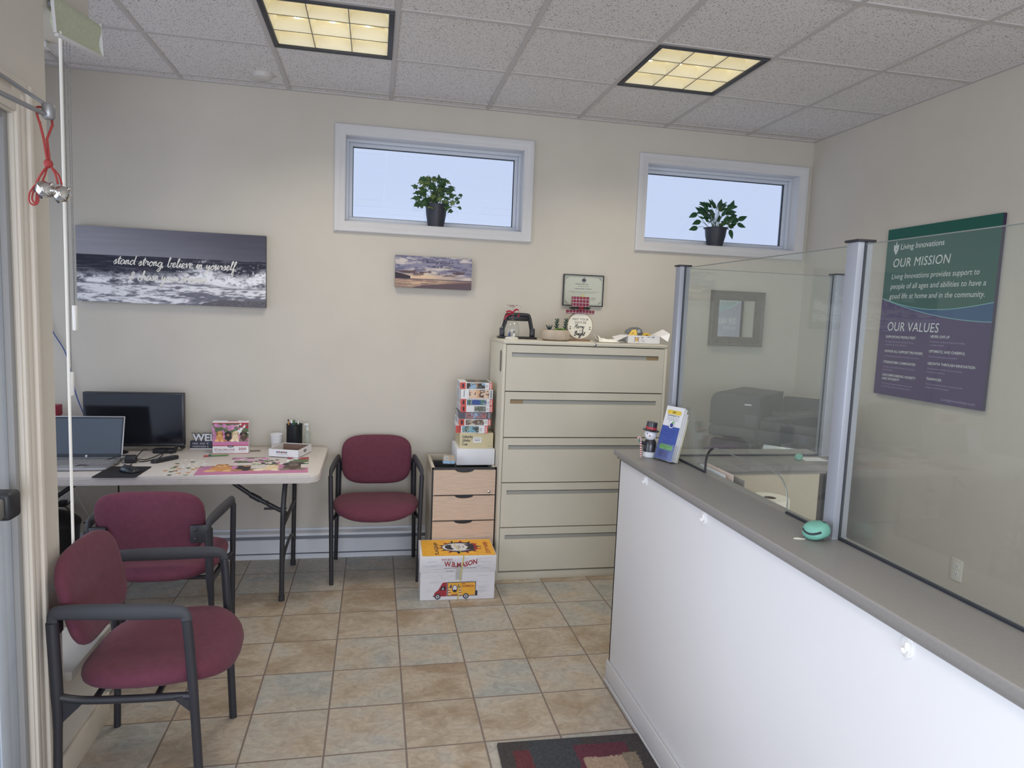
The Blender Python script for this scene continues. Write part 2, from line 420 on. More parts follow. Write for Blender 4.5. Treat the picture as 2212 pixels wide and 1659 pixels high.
# --- floor tiles
def floor_material():
    m = bpy.data.materials.new('stone_look_floor_tile'); m.use_nodes = True
    nt = m.node_tree; b = nt.nodes['Principled BSDF']; N = nt.nodes.new; L = nt.links.new
    tc = N('ShaderNodeTexCoord')
    br = N('ShaderNodeTexBrick'); br.offset = 0.0; br.squash = 1.0
    br.inputs['Scale'].default_value = 1.0
    br.inputs['Brick Width'].default_value = 0.29751; br.inputs['Row Height'].default_value = 0.29751
    br.inputs['Mortar Size'].default_value = 0.0040; br.inputs['Mortar Smooth'].default_value = 0.2
    br.inputs['Color1'].default_value = (0, 0, 0, 1); br.inputs['Color2'].default_value = (1, 1, 1, 1)
    br.inputs['Mortar'].default_value = (0.5, 0.5, 0.5, 1); br.inputs['Bias'].default_value = 0.0
    L(tc.outputs['Object'], br.inputs['Vector'])
    sep = N('ShaderNodeSeparateColor'); L(br.outputs['Color'], sep.inputs['Color'])
    wv = N('ShaderNodeMath'); wv.operation = 'MULTIPLY'; wv.inputs[1].default_value = 37.0; L(sep.outputs['Red'], wv.inputs[0])
    mp = N('ShaderNodeMapping'); mp.inputs['Rotation'].default_value = (0, 0, 0.6); mp.inputs['Scale'].default_value = (1.0, 1.5, 1); L(tc.outputs['Object'], mp.inputs['Vector'])
    n1 = N('ShaderNodeTexNoise'); n1.noise_dimensions = '4D'; n1.inputs['Scale'].default_value = 3.6; n1.inputs['Detail'].default_value = 6; n1.inputs['Distortion'].default_value = 0.7
    L(mp.outputs['Vector'], n1.inputs['Vector']); L(wv.outputs[0], n1.inputs['W'])
    n2 = N('ShaderNodeTexNoise'); n2.noise_dimensions = '4D'; n2.inputs['Scale'].default_value = 11; n2.inputs['Detail'].default_value = 10; n2.inputs['Roughness'].default_value = 0.72; n2.inputs['Distortion'].default_value = 2.6
    L(mp.outputs['Vector'], n2.inputs['Vector']); L(wv.outputs[0], n2.inputs['W'])
    # per-tile shift of the mix
    sh = N('ShaderNodeMath'); sh.operation = 'MULTIPLY_ADD'; sh.inputs[1].default_value = 0.34; sh.inputs[2].default_value = -0.17; L(sep.outputs['Red'], sh.inputs[0])
    ad = N('ShaderNodeMath'); ad.operation = 'ADD'; L(n1.outputs['Fac'], ad.inputs[0]); L(sh.outputs[0], ad.inputs[1])
    rp = N('ShaderNodeValToRGB'); cr = rp.color_ramp
    cr.elements[0].position = 0.28; cr.elements[0].color = rgb((160, 161, 157))
    cr.elements[1].position = 0.74; cr.elements[1].color = rgb((152, 134, 113))
    e = cr.elements.new(0.42); e.color = rgb((174, 168, 158))
    e = cr.elements.new(0.56); e.color = rgb((174, 162, 146))
    L(ad.outputs[0], rp.inputs['Fac'])
    r2 = N('ShaderNodeValToRGB'); r2.color_ramp.elements[0].position = 0.30; r2.color_ramp.elements[0].color = (0.56, 0.54, 0.51, 1)
    r2.color_ramp.elements[1].position = 0.66; r2.color_ramp.elements[1].color = (1.16, 1.15, 1.14, 1)
    L(n2.outputs['Fac'], r2.inputs['Fac'])
    mu = N('ShaderNodeMix'); mu.data_type = 'RGBA'; mu.blend_type = 'MULTIPLY'; mu.inputs['Factor'].default_value = 0.75
    L(rp.outputs['Color'], mu.inputs['A']); L(r2.outputs['Color'], mu.inputs['B'])
    mg = N('ShaderNodeMix'); mg.data_type = 'RGBA'; L(br.outputs['Fac'], mg.inputs['Factor'])
    L(mu.outputs['Result'], mg.inputs['A']); mg.inputs['B'].default_value = rgb((118, 106, 98))
    L(mg.outputs['Result'], b.inputs['Base Color'])
    b.inputs['Roughness'].default_value = 0.42; b.inputs['Specular IOR Level'].default_value = 0.35
    sb = N('ShaderNodeMath'); sb.operation = 'MULTIPLY_ADD'; sb.inputs[1].default_value = -1.0; L(br.outputs['Fac'], sb.inputs[0])
    sc = N('ShaderNodeMath'); sc.operation = 'MULTIPLY'; sc.inputs[1].default_value = 0.25; L(n2.outputs['Fac'], sc.inputs[0]); L(sc.outputs[0], sb.inputs[2])
    bp = N('ShaderNodeBump'); bp.inputs['Strength'].default_value = 0.35; bp.inputs['Distance'].default_value = 0.003
    L(sb.outputs[0], bp.inputs['Height']); L(bp.outputs['Normal'], b.inputs['Normal'])
    return m
mb = MB()
fx, fy = -0.75167, -0.30581
mb.box(XL - 0.2 - fx, XR + 0.2 - fx, YF - 0.2 - fy, 0.2 - fy, -0.1, 0.0)
mb.build('floor', floor_material(), loc=(fx, fy, 0), kind='structure')

# --- ceiling: speckled lay-in tiles with a T-bar grid
def ceiling_material():
    m = bpy.data.materials.new('speckled_ceiling_tile'); m.use_nodes = True
    nt = m.node_tree; b = nt.nodes['Principled BSDF']; N = nt.nodes.new; L = nt.links.new
    tc = N('ShaderNodeTexCoord')
    n = N('ShaderNodeTexNoise'); n.inputs['Scale'].default_value = 150; n.inputs['Detail'].default_value = 2.5; L(tc.outputs['Object'], n.inputs['Vector'])
    r = N('ShaderNodeValToRGB'); r.color_ramp.elements[0].position = 0.33; r.color_ramp.elements[0].color = rgb((138, 132, 128))
    r.color_ramp.elements[1].position = 0.43; r.color_ramp.elements[1].color = rgb((226, 223, 222)); L(n.outputs['Fac'], r.inputs['Fac'])
    L(r.outputs['Color'], b.inputs['Base Color']); b.inputs['Roughness'].default_value = 0.9; b.inputs['Specular IOR Level'].default_value = 0.1
    bp = N('ShaderNodeBump'); bp.inputs['Strength'].default_value = 0.3; bp.inputs['Distance'].default_value = 0.003; L(n.outputs['Fac'], bp.inputs['Height']); L(bp.outputs['Normal'], b.inputs['Normal'])
    return m
T2 = 0.6096; GX = -1.14706; GY = -0.09919
CELLS = [(1, 1), (4, 1), (1, 6), (4, 6)]      # (column, row) of the light fittings
holes = [(GX + i * T2, GX + (i + 1) * T2, GY - (j + 1) * T2, GY - j * T2) for i, j in CELLS]
# the outdoor corner beside the door has no ceiling
ceil = panel_wall('ceiling', (0, 0, H), (1, 0, 0), (0, 1, 0), (0, 0, -1), [XL - .12, XR + .12, -1.12], [YF - .12, 0.16, -1.87],
                  holes + [(XL - .12, -1.12, YF - .12, -1.87)], 0.02, ceiling_material())
mb = MB()
for i in range(-2, 8):
    x = GX + i * T2
    if XL < x < XR:
        y0 = YF if x > -1.0 else -1.75
        mb.box(x - .012, x + .012, y0, 0, H - .006, H + .001, bev=.0012, seg=1)
for j in range(0, 11):
    y = GY - j * T2
    if y > YF: mb.box(XL if y > -1.75 else -1.0, XR, y - .012, y + .012, H - .0055, H + .001, bev=.0012, seg=1)
mb.box(XL, XR, -.022, 0, H - .0068, H); mb.box(XR - .022, XR, YF, -.022, H - .0068, H)
mb.build('grid', pm('ceiling_grid_metal', (196, 192, 190), 0.55, spec=0.3), parent=ceil)

# --- walls
WIN = [(-.204, .943, 2.168, 2.700), (1.803, 2.962, 2.158, 2.690)]
panel_wall('wall_back', (0, 0, 0), (1, 0, 0), (0, 0, 1), (0, -1, 0), [XL - .12, XR + .12], [0, H], WIN, .17, M_wall)
panel_wall('wall_right', (XR, 0, 0), (0, -1, 0), (0, 0, 1), (-1, 0, 0), [-.17, -YF + .12], [0, H], [], .12, M_wall)
panel_wall('wall_front', (0, YF, 0), (1, 0, 0), (0, 0, 1), (0, 1, 0), [-1.12, XR + .12], [0, H], [(-.85, 1.95, .35, 2.4)], .12, M_wall)
panel_wall('wall_alcove', (XL, 0, 0), (0, 1, 0), (0, 0, 1), (1, 0, 0), [-1.87, .17], [0, H], [(-1.5, -.2, .72, 2.2)], .12, M_wall)
mb = MB()
panel_wall('wall_left', (-1.0, 0, 0), (0, 1, 0), (0, 0, 1), (1, 0, 0), [YF - .12, -2.09], [0, H],
           [(-5.9, -3.6, .5, 2.4), (-3.26, -2.32, 0, 2.13)], .12, M_wall)
mb.box(-1.12, -1.0, -2.0902, -1.75, 0, .345)
mb.box(XL, -1.12, -1.87, -1.75, 0, .345)
mb.build('wall_stub', M_wall, kind='structure')
mb = MB(); mb.box(-1.12, -1.0, -2.0902, -1.75, 2.5, H); mb.box(XL, -1.12, -1.87, -1.75, 2.5, H)
mb.build('wall_header', M_wall, kind='structure')
mb = MB()      # sill board that turns the open corner
mb.box(-1.135, -.975, -2.088, -1.73, .345, .378, bev=.005)
mb.box(XL, -1.135, -1.885, -1.73, .345, .378, bev=.005)
mb.build('trim_1', pm('grey_sill_board', (176, 174, 168), .5, var=.02), kind='structure')
mb = MB()      # white edge under the corner header
mb.box(XL, -1.125, -1.775, -1.735, 2.478, 2.5, bev=.004)
mb.build('trim_2', M_trim, kind='structure')

# baseboards
mb = MB()
mb.box(-1.0, -.988, -2.205, -1.735, 0, .105, bev=.003)
mb.build('baseboard_left', pm('cream_baseboard', (206, 198, 182), 0.5), kind='structure')
mb = MB(); mb.box(XR - .012, XR, -5.5, -.02, 0, .1, bev=.003)
mb.build('baseboard_right', M_trim, kind='structure')

# --- the two high windows
def frame_rects(mb, x0, x1, z0, z1, w, y0, y1, mat=0, bev=.003):
    mb.box(x0, x1, y0, y1, z1 - w, z1, mat, bev); mb.box(x0, x1, y0, y1, z0, z0 + w, mat, bev)
    mb.box(x0, x0 + w, y0, y1, z0 + w, z1 - w, mat, bev); mb.box(x1 - w, x1, y0, y1, z0 + w, z1 - w, mat, bev)
def casing(mb, x0, x1, z0, z1, w, mat=0):
    """picture-frame moulding mitred round an opening, profile stepped towards the opening"""
    prof = [(0, 0), (0, .010), (.012, .016), (.030, .016), (.036, .020), (.052, .022), (w - .006, .022), (w, .016), (w, 0)]
    c = [(x0, z0, -1, -1), (x1, z0, 1, -1), (x1, z1, 1, 1), (x0, z1, -1, 1)]
    n = len(prof); vs = []; fs = []
    for (x, z, sx, sz) in c:
        for d, h in prof: vs.append((x + sx * d, -h, z + sz * d))
    for k in range(4):
        j = (k + 1) % 4
        for i in range(n - 1): fs.append((k * n + i, j * n + i, j * n + i + 1, k * n + i + 1))
    mb.add(vs, fs, mat)
for k, (x0, x1, z0, z1) in enumerate(WIN):
    mb = MB()
    casing(mb, x0 + .002, x1 - .002, z0 + .002, z1 - .002, .066)
    # white lining of the deep reveal
    mb.box(x0, x1, -.006, .165, z0, z0 + .004, 0); mb.box(x0, x1, -.006, .165, z1 - .004, z1, 0)
    mb.box(x0, x0 + .004, -.006, .165, z0, z1, 0); mb.box(x1 - .004, x1, -.006, .165, z0, z1, 0)
    w = mb.build('window_%d' % (k + 1), M_trim, kind='structure')
    mb = MB(); frame_rects(mb, x0, x1, z0, z1, .022, .085, .155); frame_rects(mb, x0 + .022, x1 - .022, z0 + .022, z1 - .022, .022, .105, .150)
    mb.build('window_frame', M_vinyl, parent=w)
    mb = MB(); frame_rects(mb, x0 + .040, x1 - .040, z0 + .040, z1 - .040, .008, .118, .134, 0, 0)
    mb.build('gasket', M_gasket, parent=w)
    mb = MB(); mb.box(x0 + .044, x1 - .044, .126, .132, z0 + .044, z1 - .044)
    mb.build('pane', glassy('window_glass', (0.97, 0.98, 1.0)), parent=w)
# windows that only light the room (behind and beside the camera)
for k, (nm, F, w_, h_) in enumerate((('window_3', frame((-1.06, -3.6, .5), (0, -1, 0), (0, 0, 1)), 2.3, 1.9),
                                     ('window_4', frame((-.85, YF - .06, .35), (1, 0, 0), (0, 0, 1)), 2.8, 2.05),
                                     ('window_5', frame((XL - .06, -.2, .72), (0, -1, 0), (0, 0, 1)), 1.3, 1.48))):
    mb = MB()
    for a0, a1, b0, b1 in ((0, w_, 0, .05), (0, w_, h_ - .05, h_), (0, .05, .05, h_ - .05), (w_ - .05, w_, .05, h_ - .05), (w_ / 2 - .025, w_ / 2 + .025, .05, h_ - .05)):
        mb.box(a0, a1, b0, b1, -.03, .03, 0, .003, M=F)
    w = mb.build(nm, M_trim, kind='structure')
    mb = MB(); mb.box(.045, w_ - .045, .045, h_ - .045, -.003, .003, M=F); mb.build('pane', glassy('window_glass'), parent=w)
mb = MB()
for z0, z1, y0, y1 in ((.63, .72, -1.6, -.1), (2.2, 2.29, -1.6, -.1), (.72, 2.2, -1.6, -1.5), (.72, 2.2, -.2, -.1)):
    mb.box(XL, XL + .02, y0, y1, z0, z1, 0, .004)
mb.build('trim_3', M_trim, kind='structure')

# --- entrance door at the left with its moulded casing
M_door = pm('pale_painted_steel_door', (196, 206, 218), 0.4, spec=0.4, var=.01)
mb = MB()
for (d0, d1, h) in ((0, .105, .012), (.008, .030, .019), (.040, .062, .016), (.074, .097, .022)):
    mb.box(-1.0, -1.0 + h, -2.318 + d0, -2.318 + d1, 0, 2.123 + d1, 0, .0025)
    mb.box(-1.0, -1.0 + h, -3.37, -2.318 + d0, 2.123 + d0, 2.123 + d1, 0, .0025)
mb.build('trim_4', pm('cream_door_casing', (214, 207, 196), 0.5, spec=.3), kind='structure')
mb = MB()
mb.box(-1.12, -1.0, -2.345, -2.32, 0, 2.13, 0, .002); mb.box(-1.12, -1.0, -3.26, -3.235, 0, 2.13, 0, .002); mb.box(-1.12, -1.0, -3.235, -2.345, 2.105, 2.13, 0, .002)
dr = mb.build('door_1', pm('grey_door_frame', (150, 150, 150), .5), kind='structure')
mb = MB()
for a_ in ((-3.232, -3.10, .01, 2.10), (-2.47, -2.348, .01, 2.10), (-3.10, -2.47, .01, .26), (-3.10, -2.47, 1.97, 2.10)): mb.box(-1.06, -1.015, a_[0], a_[1], a_[2], a_[3], 0, .002)
mb.box(-1.015, -1.010, -2.452, -2.400, .03, 2.08, 0, .002)
mb.build('door_leaf', M_door, parent=dr)
mb = MB(); mb.box(-1.041, -1.035, -3.105, -2.465, .255, 1.975); mb.build('door_glass', glassy('window_glass'), parent=dr)
mb = MB()
mb.box(-1.011, -.935, -2.52, -2.455, 1.03, 1.105, 1, .012, 3)
mb.box(-1.0, -.945, -3.15, -2.52, 1.04, 1.095, 0, .008, 3)
mb.build('push_bar', [pm('brushed_alloy', (176, 176, 172), .35, .7), M_black], parent=dr)

# ================================================================== CEILING FIXTURES
M_louv = pm('white_louver', (238, 232, 208), 0.35, spec=.5)
M_lamp = emitter('warm_fluorescent_tube', (1.0, .90, .66), 3.9)
M_ledge = pm('dark_light_frame', (52, 54, 60), .5)
LAB = ['nine cell ceiling light cut off by the top edge, left of the other', 'nine cell warm ceiling light nearest the right hand high window',
       'nine cell warm ceiling light further forward on the left', 'nine cell warm ceiling light further forward on the right']
def blade_profile(depth):
    return [(.0012, 0), (.006, depth * .45), (.016, depth), (-.016, depth), (-.006, depth * .45), (-.0012, 0)]
for k, (i, j) in enumerate(CELLS):
    cx = GX + (i + .5) * T2; cy = GY - (j + .5) * T2; hw = T2 / 2 - .012
    t = thing('ceiling_light', LAB[k], 'ceiling light', (cx, cy, H), group='square ceiling lights')
    mb = MB()      # dark rim sitting on the grid
    for a0, a1, b0, b1 in ((-hw, hw, -hw, -hw + .024), (-hw, hw, hw - .024, hw), (-hw, -hw + .024, -hw + .024, hw - .024), (hw - .024, hw, -hw + .024, hw - .024)):
        mb.box(a0, a1, b0, b1, -.012, .02, 0, .002)
    mb.build('frame', M_ledge, parent=t)
    mb = MB(); q = hw - .02
    mb.add([(-q, -q, .11), (q, -q, .11), (q, q, .11), (-q, q, .11)], [(0, 3, 2, 1)])
    for a, b in (((-q, -q), (q, -q)), ((q, -q), (q, q)), ((q, q), (-q, q)), ((-q, q), (-q, -q))):
        mb.add([(a[0], a[1], -.004), (b[0], b[1], -.004), (b[0], b[1], .11), (a[0], a[1], .11)], [(0, 1, 2, 3)])
    mb.build('housing', M_louv, parent=t)
    mb = MB()
    for s_ in (-1, 0, 1):
        mb.tube([(s_ * q * .62, -q + .02, .086), (s_ * q * .62, q - .02, .086)], .0125, 12)
    mb.build('lamp', M_lamp, parent=t)
    mb = MB(); w3 = 2 * q / 3
    def blade(axis, pos, a0, a1, dep):
        pr = blade_profile(dep); n = len(pr); vs = []; fs = []
        for e in (a0, a1):
            for d, z in pr: vs.append((pos + d, e, z) if axis == 'x' else (e, pos + d, z))
        for c in range(n): fs.append((c, (c + 1) % n, n + (c + 1) % n, n + c))
        mb.add(vs, fs)
    for d in (-.5, .5):
        blade('x', d * w3, -q, q, .055); blade('y', d * w3, -q, q, .055)
    for d in (-1, 1):
        blade('x', d * (q - .004), -q, q, .055); blade('y', d * (q - .004), -q, q, .055)
    mb.build('louver', M_louv, parent=t)
    mb = MB()
    for d in (-.5, .5):
        mb.box(d * w3 - .002, d * w3 + .002, -q, q, -.0018, .0004); mb.box(-q, q, d * w3 - .002, d * w3 + .002, -.0017, .0005)
    mb.build('blade_rim', pm('grey_blade_rim', (112, 108, 98), .5), parent=t)
    # the fitting's own light
    ld = bpy.data.lights.new('fitting_light', 'AREA'); ld.shape = 'SQUARE'; ld.size = 2 * q; ld.energy = 9; ld.color = (1.0, .92, .78); ld.spread = math.radians(135)
    lo = bpy.data.objects.new('fitting_light', ld); COL.objects.link(lo); lo.location = (cx, cy, H - .014)

mb = MB()
mb.lathe([(0, -.03), (.03, -.029), (.05, -.022), (.056, -.008), (.058, 0)], (0, 0, 0), 28)
tag(mb.build('smoke_detector', pm('ivory_plastic', (206, 202, 198), .5), loc=(-.658, -.24, H)), 'small round off-white detector on the ceiling tile left of the windows', 'smoke detector')

# roller shade under the header at the left, with its chains and wand
t = thing('roller_shade', 'pale green rolled fabric shade under the ceiling at the left', 'roller shade', (-1.03, -1.882, 2.5))
mb = MB()
arc = [(.005 + .05 * math.sin(a) * 1.0, .045 - .055 * (1 - math.cos(a)) * 1.0) for a in np.linspace(.0, 1.0, 6)]
sec = [(.036, .058), (.048, .055), (.054, .045), (.052, .025), (.045, .005), (.042, -.015), (.046, -.035), (.052, -.05)]
vs = []; fs = []
for y in (-.185, .185):
    for x, z in sec: vs.append((x, y, z))
    for x, z in reversed(sec): vs.append((x - .006, y, z - .002))
n = 2 * len(sec)
for c in range(n): fs.append((c, (c + 1) % n, n + (c + 1) % n, n + c))
for e in (0, n):
    for c in range(len(sec) - 1): fs.append((e + c, e + c + 1, e + n - 2 - c, e + n - 1 - c))
mb.add(vs, fs)
mb.build('fabric', pm('pale_green_shade_fabric', (190, 196, 172), .85, var=.04, vs=120, bump=.3, bs=700), parent=t, loc=(0, 0, .012), rot=(.155, 0, 0))
mb = MB(); mb.tube([(.041, -.18, .03), (.041, .18, .03)], .008, 16)
mb.build('roller_tube', pm('grey_tube', (120, 122, 126), .5), parent=t, loc=(0, 0, .012), rot=(.155, 0, 0))
mb = MB()
mb.box(.036, .054, .186, .190, -.05, .058, 0, .001); mb.box(.044, .054, -.190, -.186, -.05, .058, 0, .001)
mb.box(.044, .056, -.185, .185, -.060, -.048, 0, .003)
mb.build('end_bracket', M_trim, parent=t, loc=(0, 0, .012), rot=(.155, 0, 0))
def beads(pts, r, step):
    mb = MB(); P = [Vector(p) for p in pts]
    mb.tube(P, r * .35, 5)
    tot = 0
    for a, b in zip(P[:-1], P[1:]):
        L_ = (b - a).length; k = int(L_ / step)
        for i in range(k):
            c = a.lerp(b, (i + .5) / k)
            mb.lathe([(0, -r), (r * .85, -r * .5), (r * .85, r * .5), (0, r)], c, 6)
    return mb
mb = beads([(.046, -.092, -.05), (.046, -.088, -.90), (.046, -.084, -.90), (.046, -.070, -.05)], .0020, .0062)
mb.build('bead_chain', pm('grey_bead_chain', (126, 126, 126), .5), parent=t)
mb = MB(); mb.box(.040, .052, -.094, -.074, -.985, -.90, 0, .004); mb.build('chain_weight', M_white, parent=t, label='white chain weight')
mb = beads([(.044, -.110, -.05), (.044, -.118, -1.12)], .0020, .0062); mb.build('bead_chain', _M['grey_bead_chain'], parent=t)
mb = MB(); mb.box(.038, .050, -.126, -.110, -1.20, -1.12, 0, .004); mb.build('chain_weight', M_white, parent=t, label='white chain weight lower down')
mb = MB(); mb.tube([(.048, -.142, -.05), (.048, -.152, -1.72)], .0048, 8); mb.build('wand', pm('white_wand', (236, 234, 228), .35), parent=t)

# door closer and the bells hanging from its elbow
t = thing('door_closer', 'grey metal closer arm reaching out above the entrance door', 'door closer', (-1.0, -2.55, 2.16))
M_al = pm('grey_metal_arm', (150, 150, 152), .4, .6, var=.03)
EL = Vector((.177, .05, -.066))
mb = MB(); mb.box(.0, .045, -.28, -.02, -.05, .012, 0, .006); mb.build('body', M_al, parent=t)
mb = MB(); mb.tube([(.03, -.27, -.03), tuple(EL + Vector((0, 0, -.012)))], [.010, .009], 8, ov=(1.0, .6)); mb.build('arm', M_al, parent=t)
mb = MB(); mb.tube([(.03, .02, .035), (.06, .02, .02), tuple(EL + Vector((0, 0, .012)))], [.010, .010, .009], 8, ov=(1.0, .5)); mb.build('forearm', M_al, parent=t)
mb = MB(); mb.lathe([(0, -.020), (.011, -.020), (.015, -.015), (.015, .014), (.012, .018), (0, .018)], EL, 14); mb.build('elbow_joint', M_al, parent=t)
EW = Vector((-1.0, -2.55, 2.16)) + EL
t = thing('jingle_bells', 'silver jingle bells tied with red cord, hanging at the upper left', 'bells', tuple(EW))
M_red = pm('red_cord', (158, 56, 54), .7, bump=.3, bs=900)
mb = MB()
mb.tube(catmull([(-.014, -.018, -.034), (-.020, -.019, -.006), (-.019, -.010, .006), (-.006, .016, .006), (-.002, .019, -.008), (.004, .010, -.034)], 5), .0028, 7)
mb.tube([(-.014, -.018, -.03), (-.009, -.010, -.07), (-.005, -.003, -.125)], .0030, 7)
mb.tube([(.004, .010, -.03), (-.004, -.004, -.07), (-.001, 0, -.125)], .0030, 7)
mb.lathe([(0, -.012), (.009, -.007), (.011, 0), (.009, .007), (0, .012)], (-.004, 0, -.13), 10)
for a, dy in ((-.030, -.004), (-.036, .004), (-.024, .006)):
    mb.tube(catmull([(-.006, 0, -.135), (a * .6, dy, -.155), (a, dy, -.180)], 5), .0026, 6)
for a, dy in ((.018, -.004), (.024, .004)):
    mb.tube(catmull([(0, 0, -.135), (a * .7, dy, -.155), (a, dy, -.180)], 5), .0026, 6)
mb.tube(catmull([(-.030, 0, -.178), (-.047, -.003, -.205), (-.050, -.002, -.228), (-.040, 0, -.236), (-.031, .002, -.226), (-.031, .003, -.195)], 6), .0023, 7)
mb.tube(catmull([(-.026, .002, -.178), (-.040, .001, -.200), (-.044, 0, -.222), (-.037, .002, -.230), (-.034, .004, -.2)], 6), .0023, 7)
mb.build('cord', M_red, parent=t)
M_chr = pm('polished_silver_bell', (214, 212, 210), .08, 1.0)
for (x, y, z) in ((-.012, -.006, -.196), (.022, .006, -.203)):
    mb = MB(); r = .0215
    pf = [(0, r), (r * .35, r * .93), (r * .75, r * .65), (r * .97, r * .2), (r * 1.08, .001), (r * 1.08, -.001), (r * .97, -r * .2), (r * .75, -r * .65), (r * .35, -r * .93), (0, -r)]
    R_ = Matrix.Translation((x, y, z)) @ Matrix.Rotation(.9, 4, 'Y')
    mb.lathe(pf, (0, 0, 0), 22, 0, R_)
    mb.box(-.014, .014, -.0012, .0012, -r * .99 - .0006, -r * .8, 1, M=R_)
    mb.lathe([(.004, r * .95), (.006, r * 1.1), (.004, r * 1.25)], (0, 0, 0), 10, 0, R_)
    mb.build('bell', [M_chr, M_black], parent=t)

# ================================================================== CHAIRS
M_burg = pm('burgundy_upholstery', (100, 55, 69), .9, spec=.15, var=.04, vs=40, bump=.25, bs=900, sheen=.08)
M_frame = pm('charcoal_metal', (44, 44, 50), .42, spec=.45, var=.04)
M_arm = pm('charcoal_plastic_arm', (62, 63, 68), .6, spec=.35)
def sgnpow(c, e): return math.copysign(abs(c) ** e, c)
def cushion(w, h, t, e1, e2, nu=48, nv=14, fn=None):
    """pillow in local x (w), y (h), z (t)"""
    mb = MB(); vs = []; fs = []
    for j in range(nv + 1):
        b = -PI / 2 + PI * j / nv
        for i in range(nu):
            a = 2 * PI * i / nu
            p = Vector((w / 2 * sgnpow(math.cos(b), e1) * sgnpow(math.cos(a), e2), h / 2 * sgnpow(math.cos(b), e1) * sgnpow(math.sin(a), e2), t / 2 * sgnpow(math.sin(b), .8)))
            vs.append(fn(p) if fn else p)
    for j in range(nv):
        for i in range(nu): fs.append((j * nu + i, j * nu + (i + 1) % nu, (j + 1) * nu + (i + 1) % nu, (j + 1) * nu + i))
    mb.add(vs, fs)
    return mb
def chair(loc, rz, label):
    t = thing('guest_chair', label, 'chair', loc, rz, 'burgundy guest chairs')
    # seat: faces -y, waterfall front, side-to-side dish
    def sf(p):
        x, y, z = p
        taper = 1.0 - .10 * max(0, y / .23)
        z2 = z - .018 * max(0, (-y - .10) / .13) ** 2 * 2.2 + .012 * (x / .25) ** 2 - .03 * (y / .23) * .35
        return Vector((x * taper, y - .035 * (1 - (x / .26) ** 2) * (1 if y < 0 else 0), z2))
    m = cushion(.515, .44, .085, .45, .62, fn=sf); m.T = Matrix.Identity(4)
    m.v = [(x, y - .034, z + .432) for x, y, z in m.v]
    m.build('seat', M_burg, t, sharp=180)
    def bf(p):
        x, y, z = p               # y up, z thickness
        wide = 1.0 + .025 * (y / .15)
        bend = -.014 * (x / .22) ** 2
        return Vector((x * wide, .190 + z + bend + .22 * y, .666 + y * .98))
    m = cushion(.440, .312, .060, .42, .56, fn=bf)
    m.build('backrest', M_burg, t, sharp=180)
    for s in (-1, 1):
        pts = [(s * .252, -.212, 0), (s * .258, -.196, .36), (s * .263, -.184, .57), (s * .265, -.178, .645)]
        m = MB(); m.tube(catmull(pts, 5), [.0125] * 6 + [.0135] * 10, 12, 0, ov=(1.15, 1)); m.build('leg', M_frame, t)
        pts = [(s * .250, .205, 0), (s * .245, .198, .30), (s * .240, .200, .42), (s * .238, .208, .645)]
        P = catmull(pts, 5); m = MB()
        m.tube(P, [.0125 if p.z < .3 else .0125 + .0065 * min(1, (p.z - .3) / .12) for p in P], 12, 0, ov=(.75, 1.0), up=(1, 0, 0)) if False else m.tube(P, [.0125 if p.z < .3 else .0125 + .005 * min(1, (p.z - .3) / .12) for p in P], 12)
        m.build('leg', M_frame, t)
        pts = [(s * .265, -.178, .640), (s * .264, -.172, .662), (s * .262, -.145, .672), (s * .258, -.06, .674), (s * .250, .06, .676), (s * .242, .175, .676), (s * .239, .203, .667), (s * .238, .208, .640)]
        P = catmull(pts, 6); m = MB()
        m.tube(P, [.0145 + .0075 * math.sin(PI * min(1, max(0, (i - 4) / (len(P) - 8)))) for i in range(len(P))], 14, 0, ov=(1.15, .68), up=(0, 0, 1) if False else None)
        m.build('armrest', M_arm, t)
        # curved seat rail with webbed gussets
        P = catmull([(s * .241, .19, .405), (s * .236, .12, .388), (s * .236, -.02, .382), (s * .242, -.14, .384), (s * .259, -.19, .392)], 6)
        m = MB(); m.tube(P, .0125, 10)
        for y0, y1 in ((.195, .125), (-.188, -.135)):
            F = frame((s * .2405 if y0 > 0 else s * .255, 0, 0), (0, 1, 0), (0, 0, 1))
            a = [(y0, .40), (y0, .315), (y1, .385)]
            if y0 < y1: a = [(y0, .335), (y1, .385), (y0, .40)]
            m.prism(a if ((a[1][0] - a[0][0]) * (a[2][1] - a[0][1]) - (a[1][1] - a[0][1]) * (a[2][0] - a[0][0])) > 0 else a[::-1], -.004, .004, 0, F)
        m.build('seat_rail', M_frame, t)
        m = MB()
        m.box(s * .185 - .02, s * .185 + .05 if s > 0 else s * .185 + .02, .205, .222, .585, .665, 0, .006) if s > 0 else m.box(s * .185 - .05, s * .185 + .02, .205, .222, .585, .665, 0, .006)
        for z in (.605, .645): m.lathe([(0, .0), (.007, .0), (.007, .003), (.004, .005), (0, .005)], (0, 0, 0), 10, 0, Matrix.Translation((s * .188, .222, z)) @ Matrix.Rotation(-PI / 2, 4, 'X'))
        m.build('back_bracket', M_frame, t)
    m = MB()
    for y in (-.08, .10): m.tube([(-.238, y, .383), (-.12, y, .386), (.12, y, .386), (.238, y, .383)], .010, 8)
    m.build('crossbar', M_frame, t)
    return t
chair((.025, -.302, 0), 0, 'burgundy guest chair against the back wall beside the wooden drawer unit')
chair((-.735, -2.052, 0), PI / 2, 'burgundy guest chair nearest the camera at the left, seen from its side')
chair((-.935, -1.205, 0), PI, 'burgundy guest chair turned to the folding table, seen from behind')

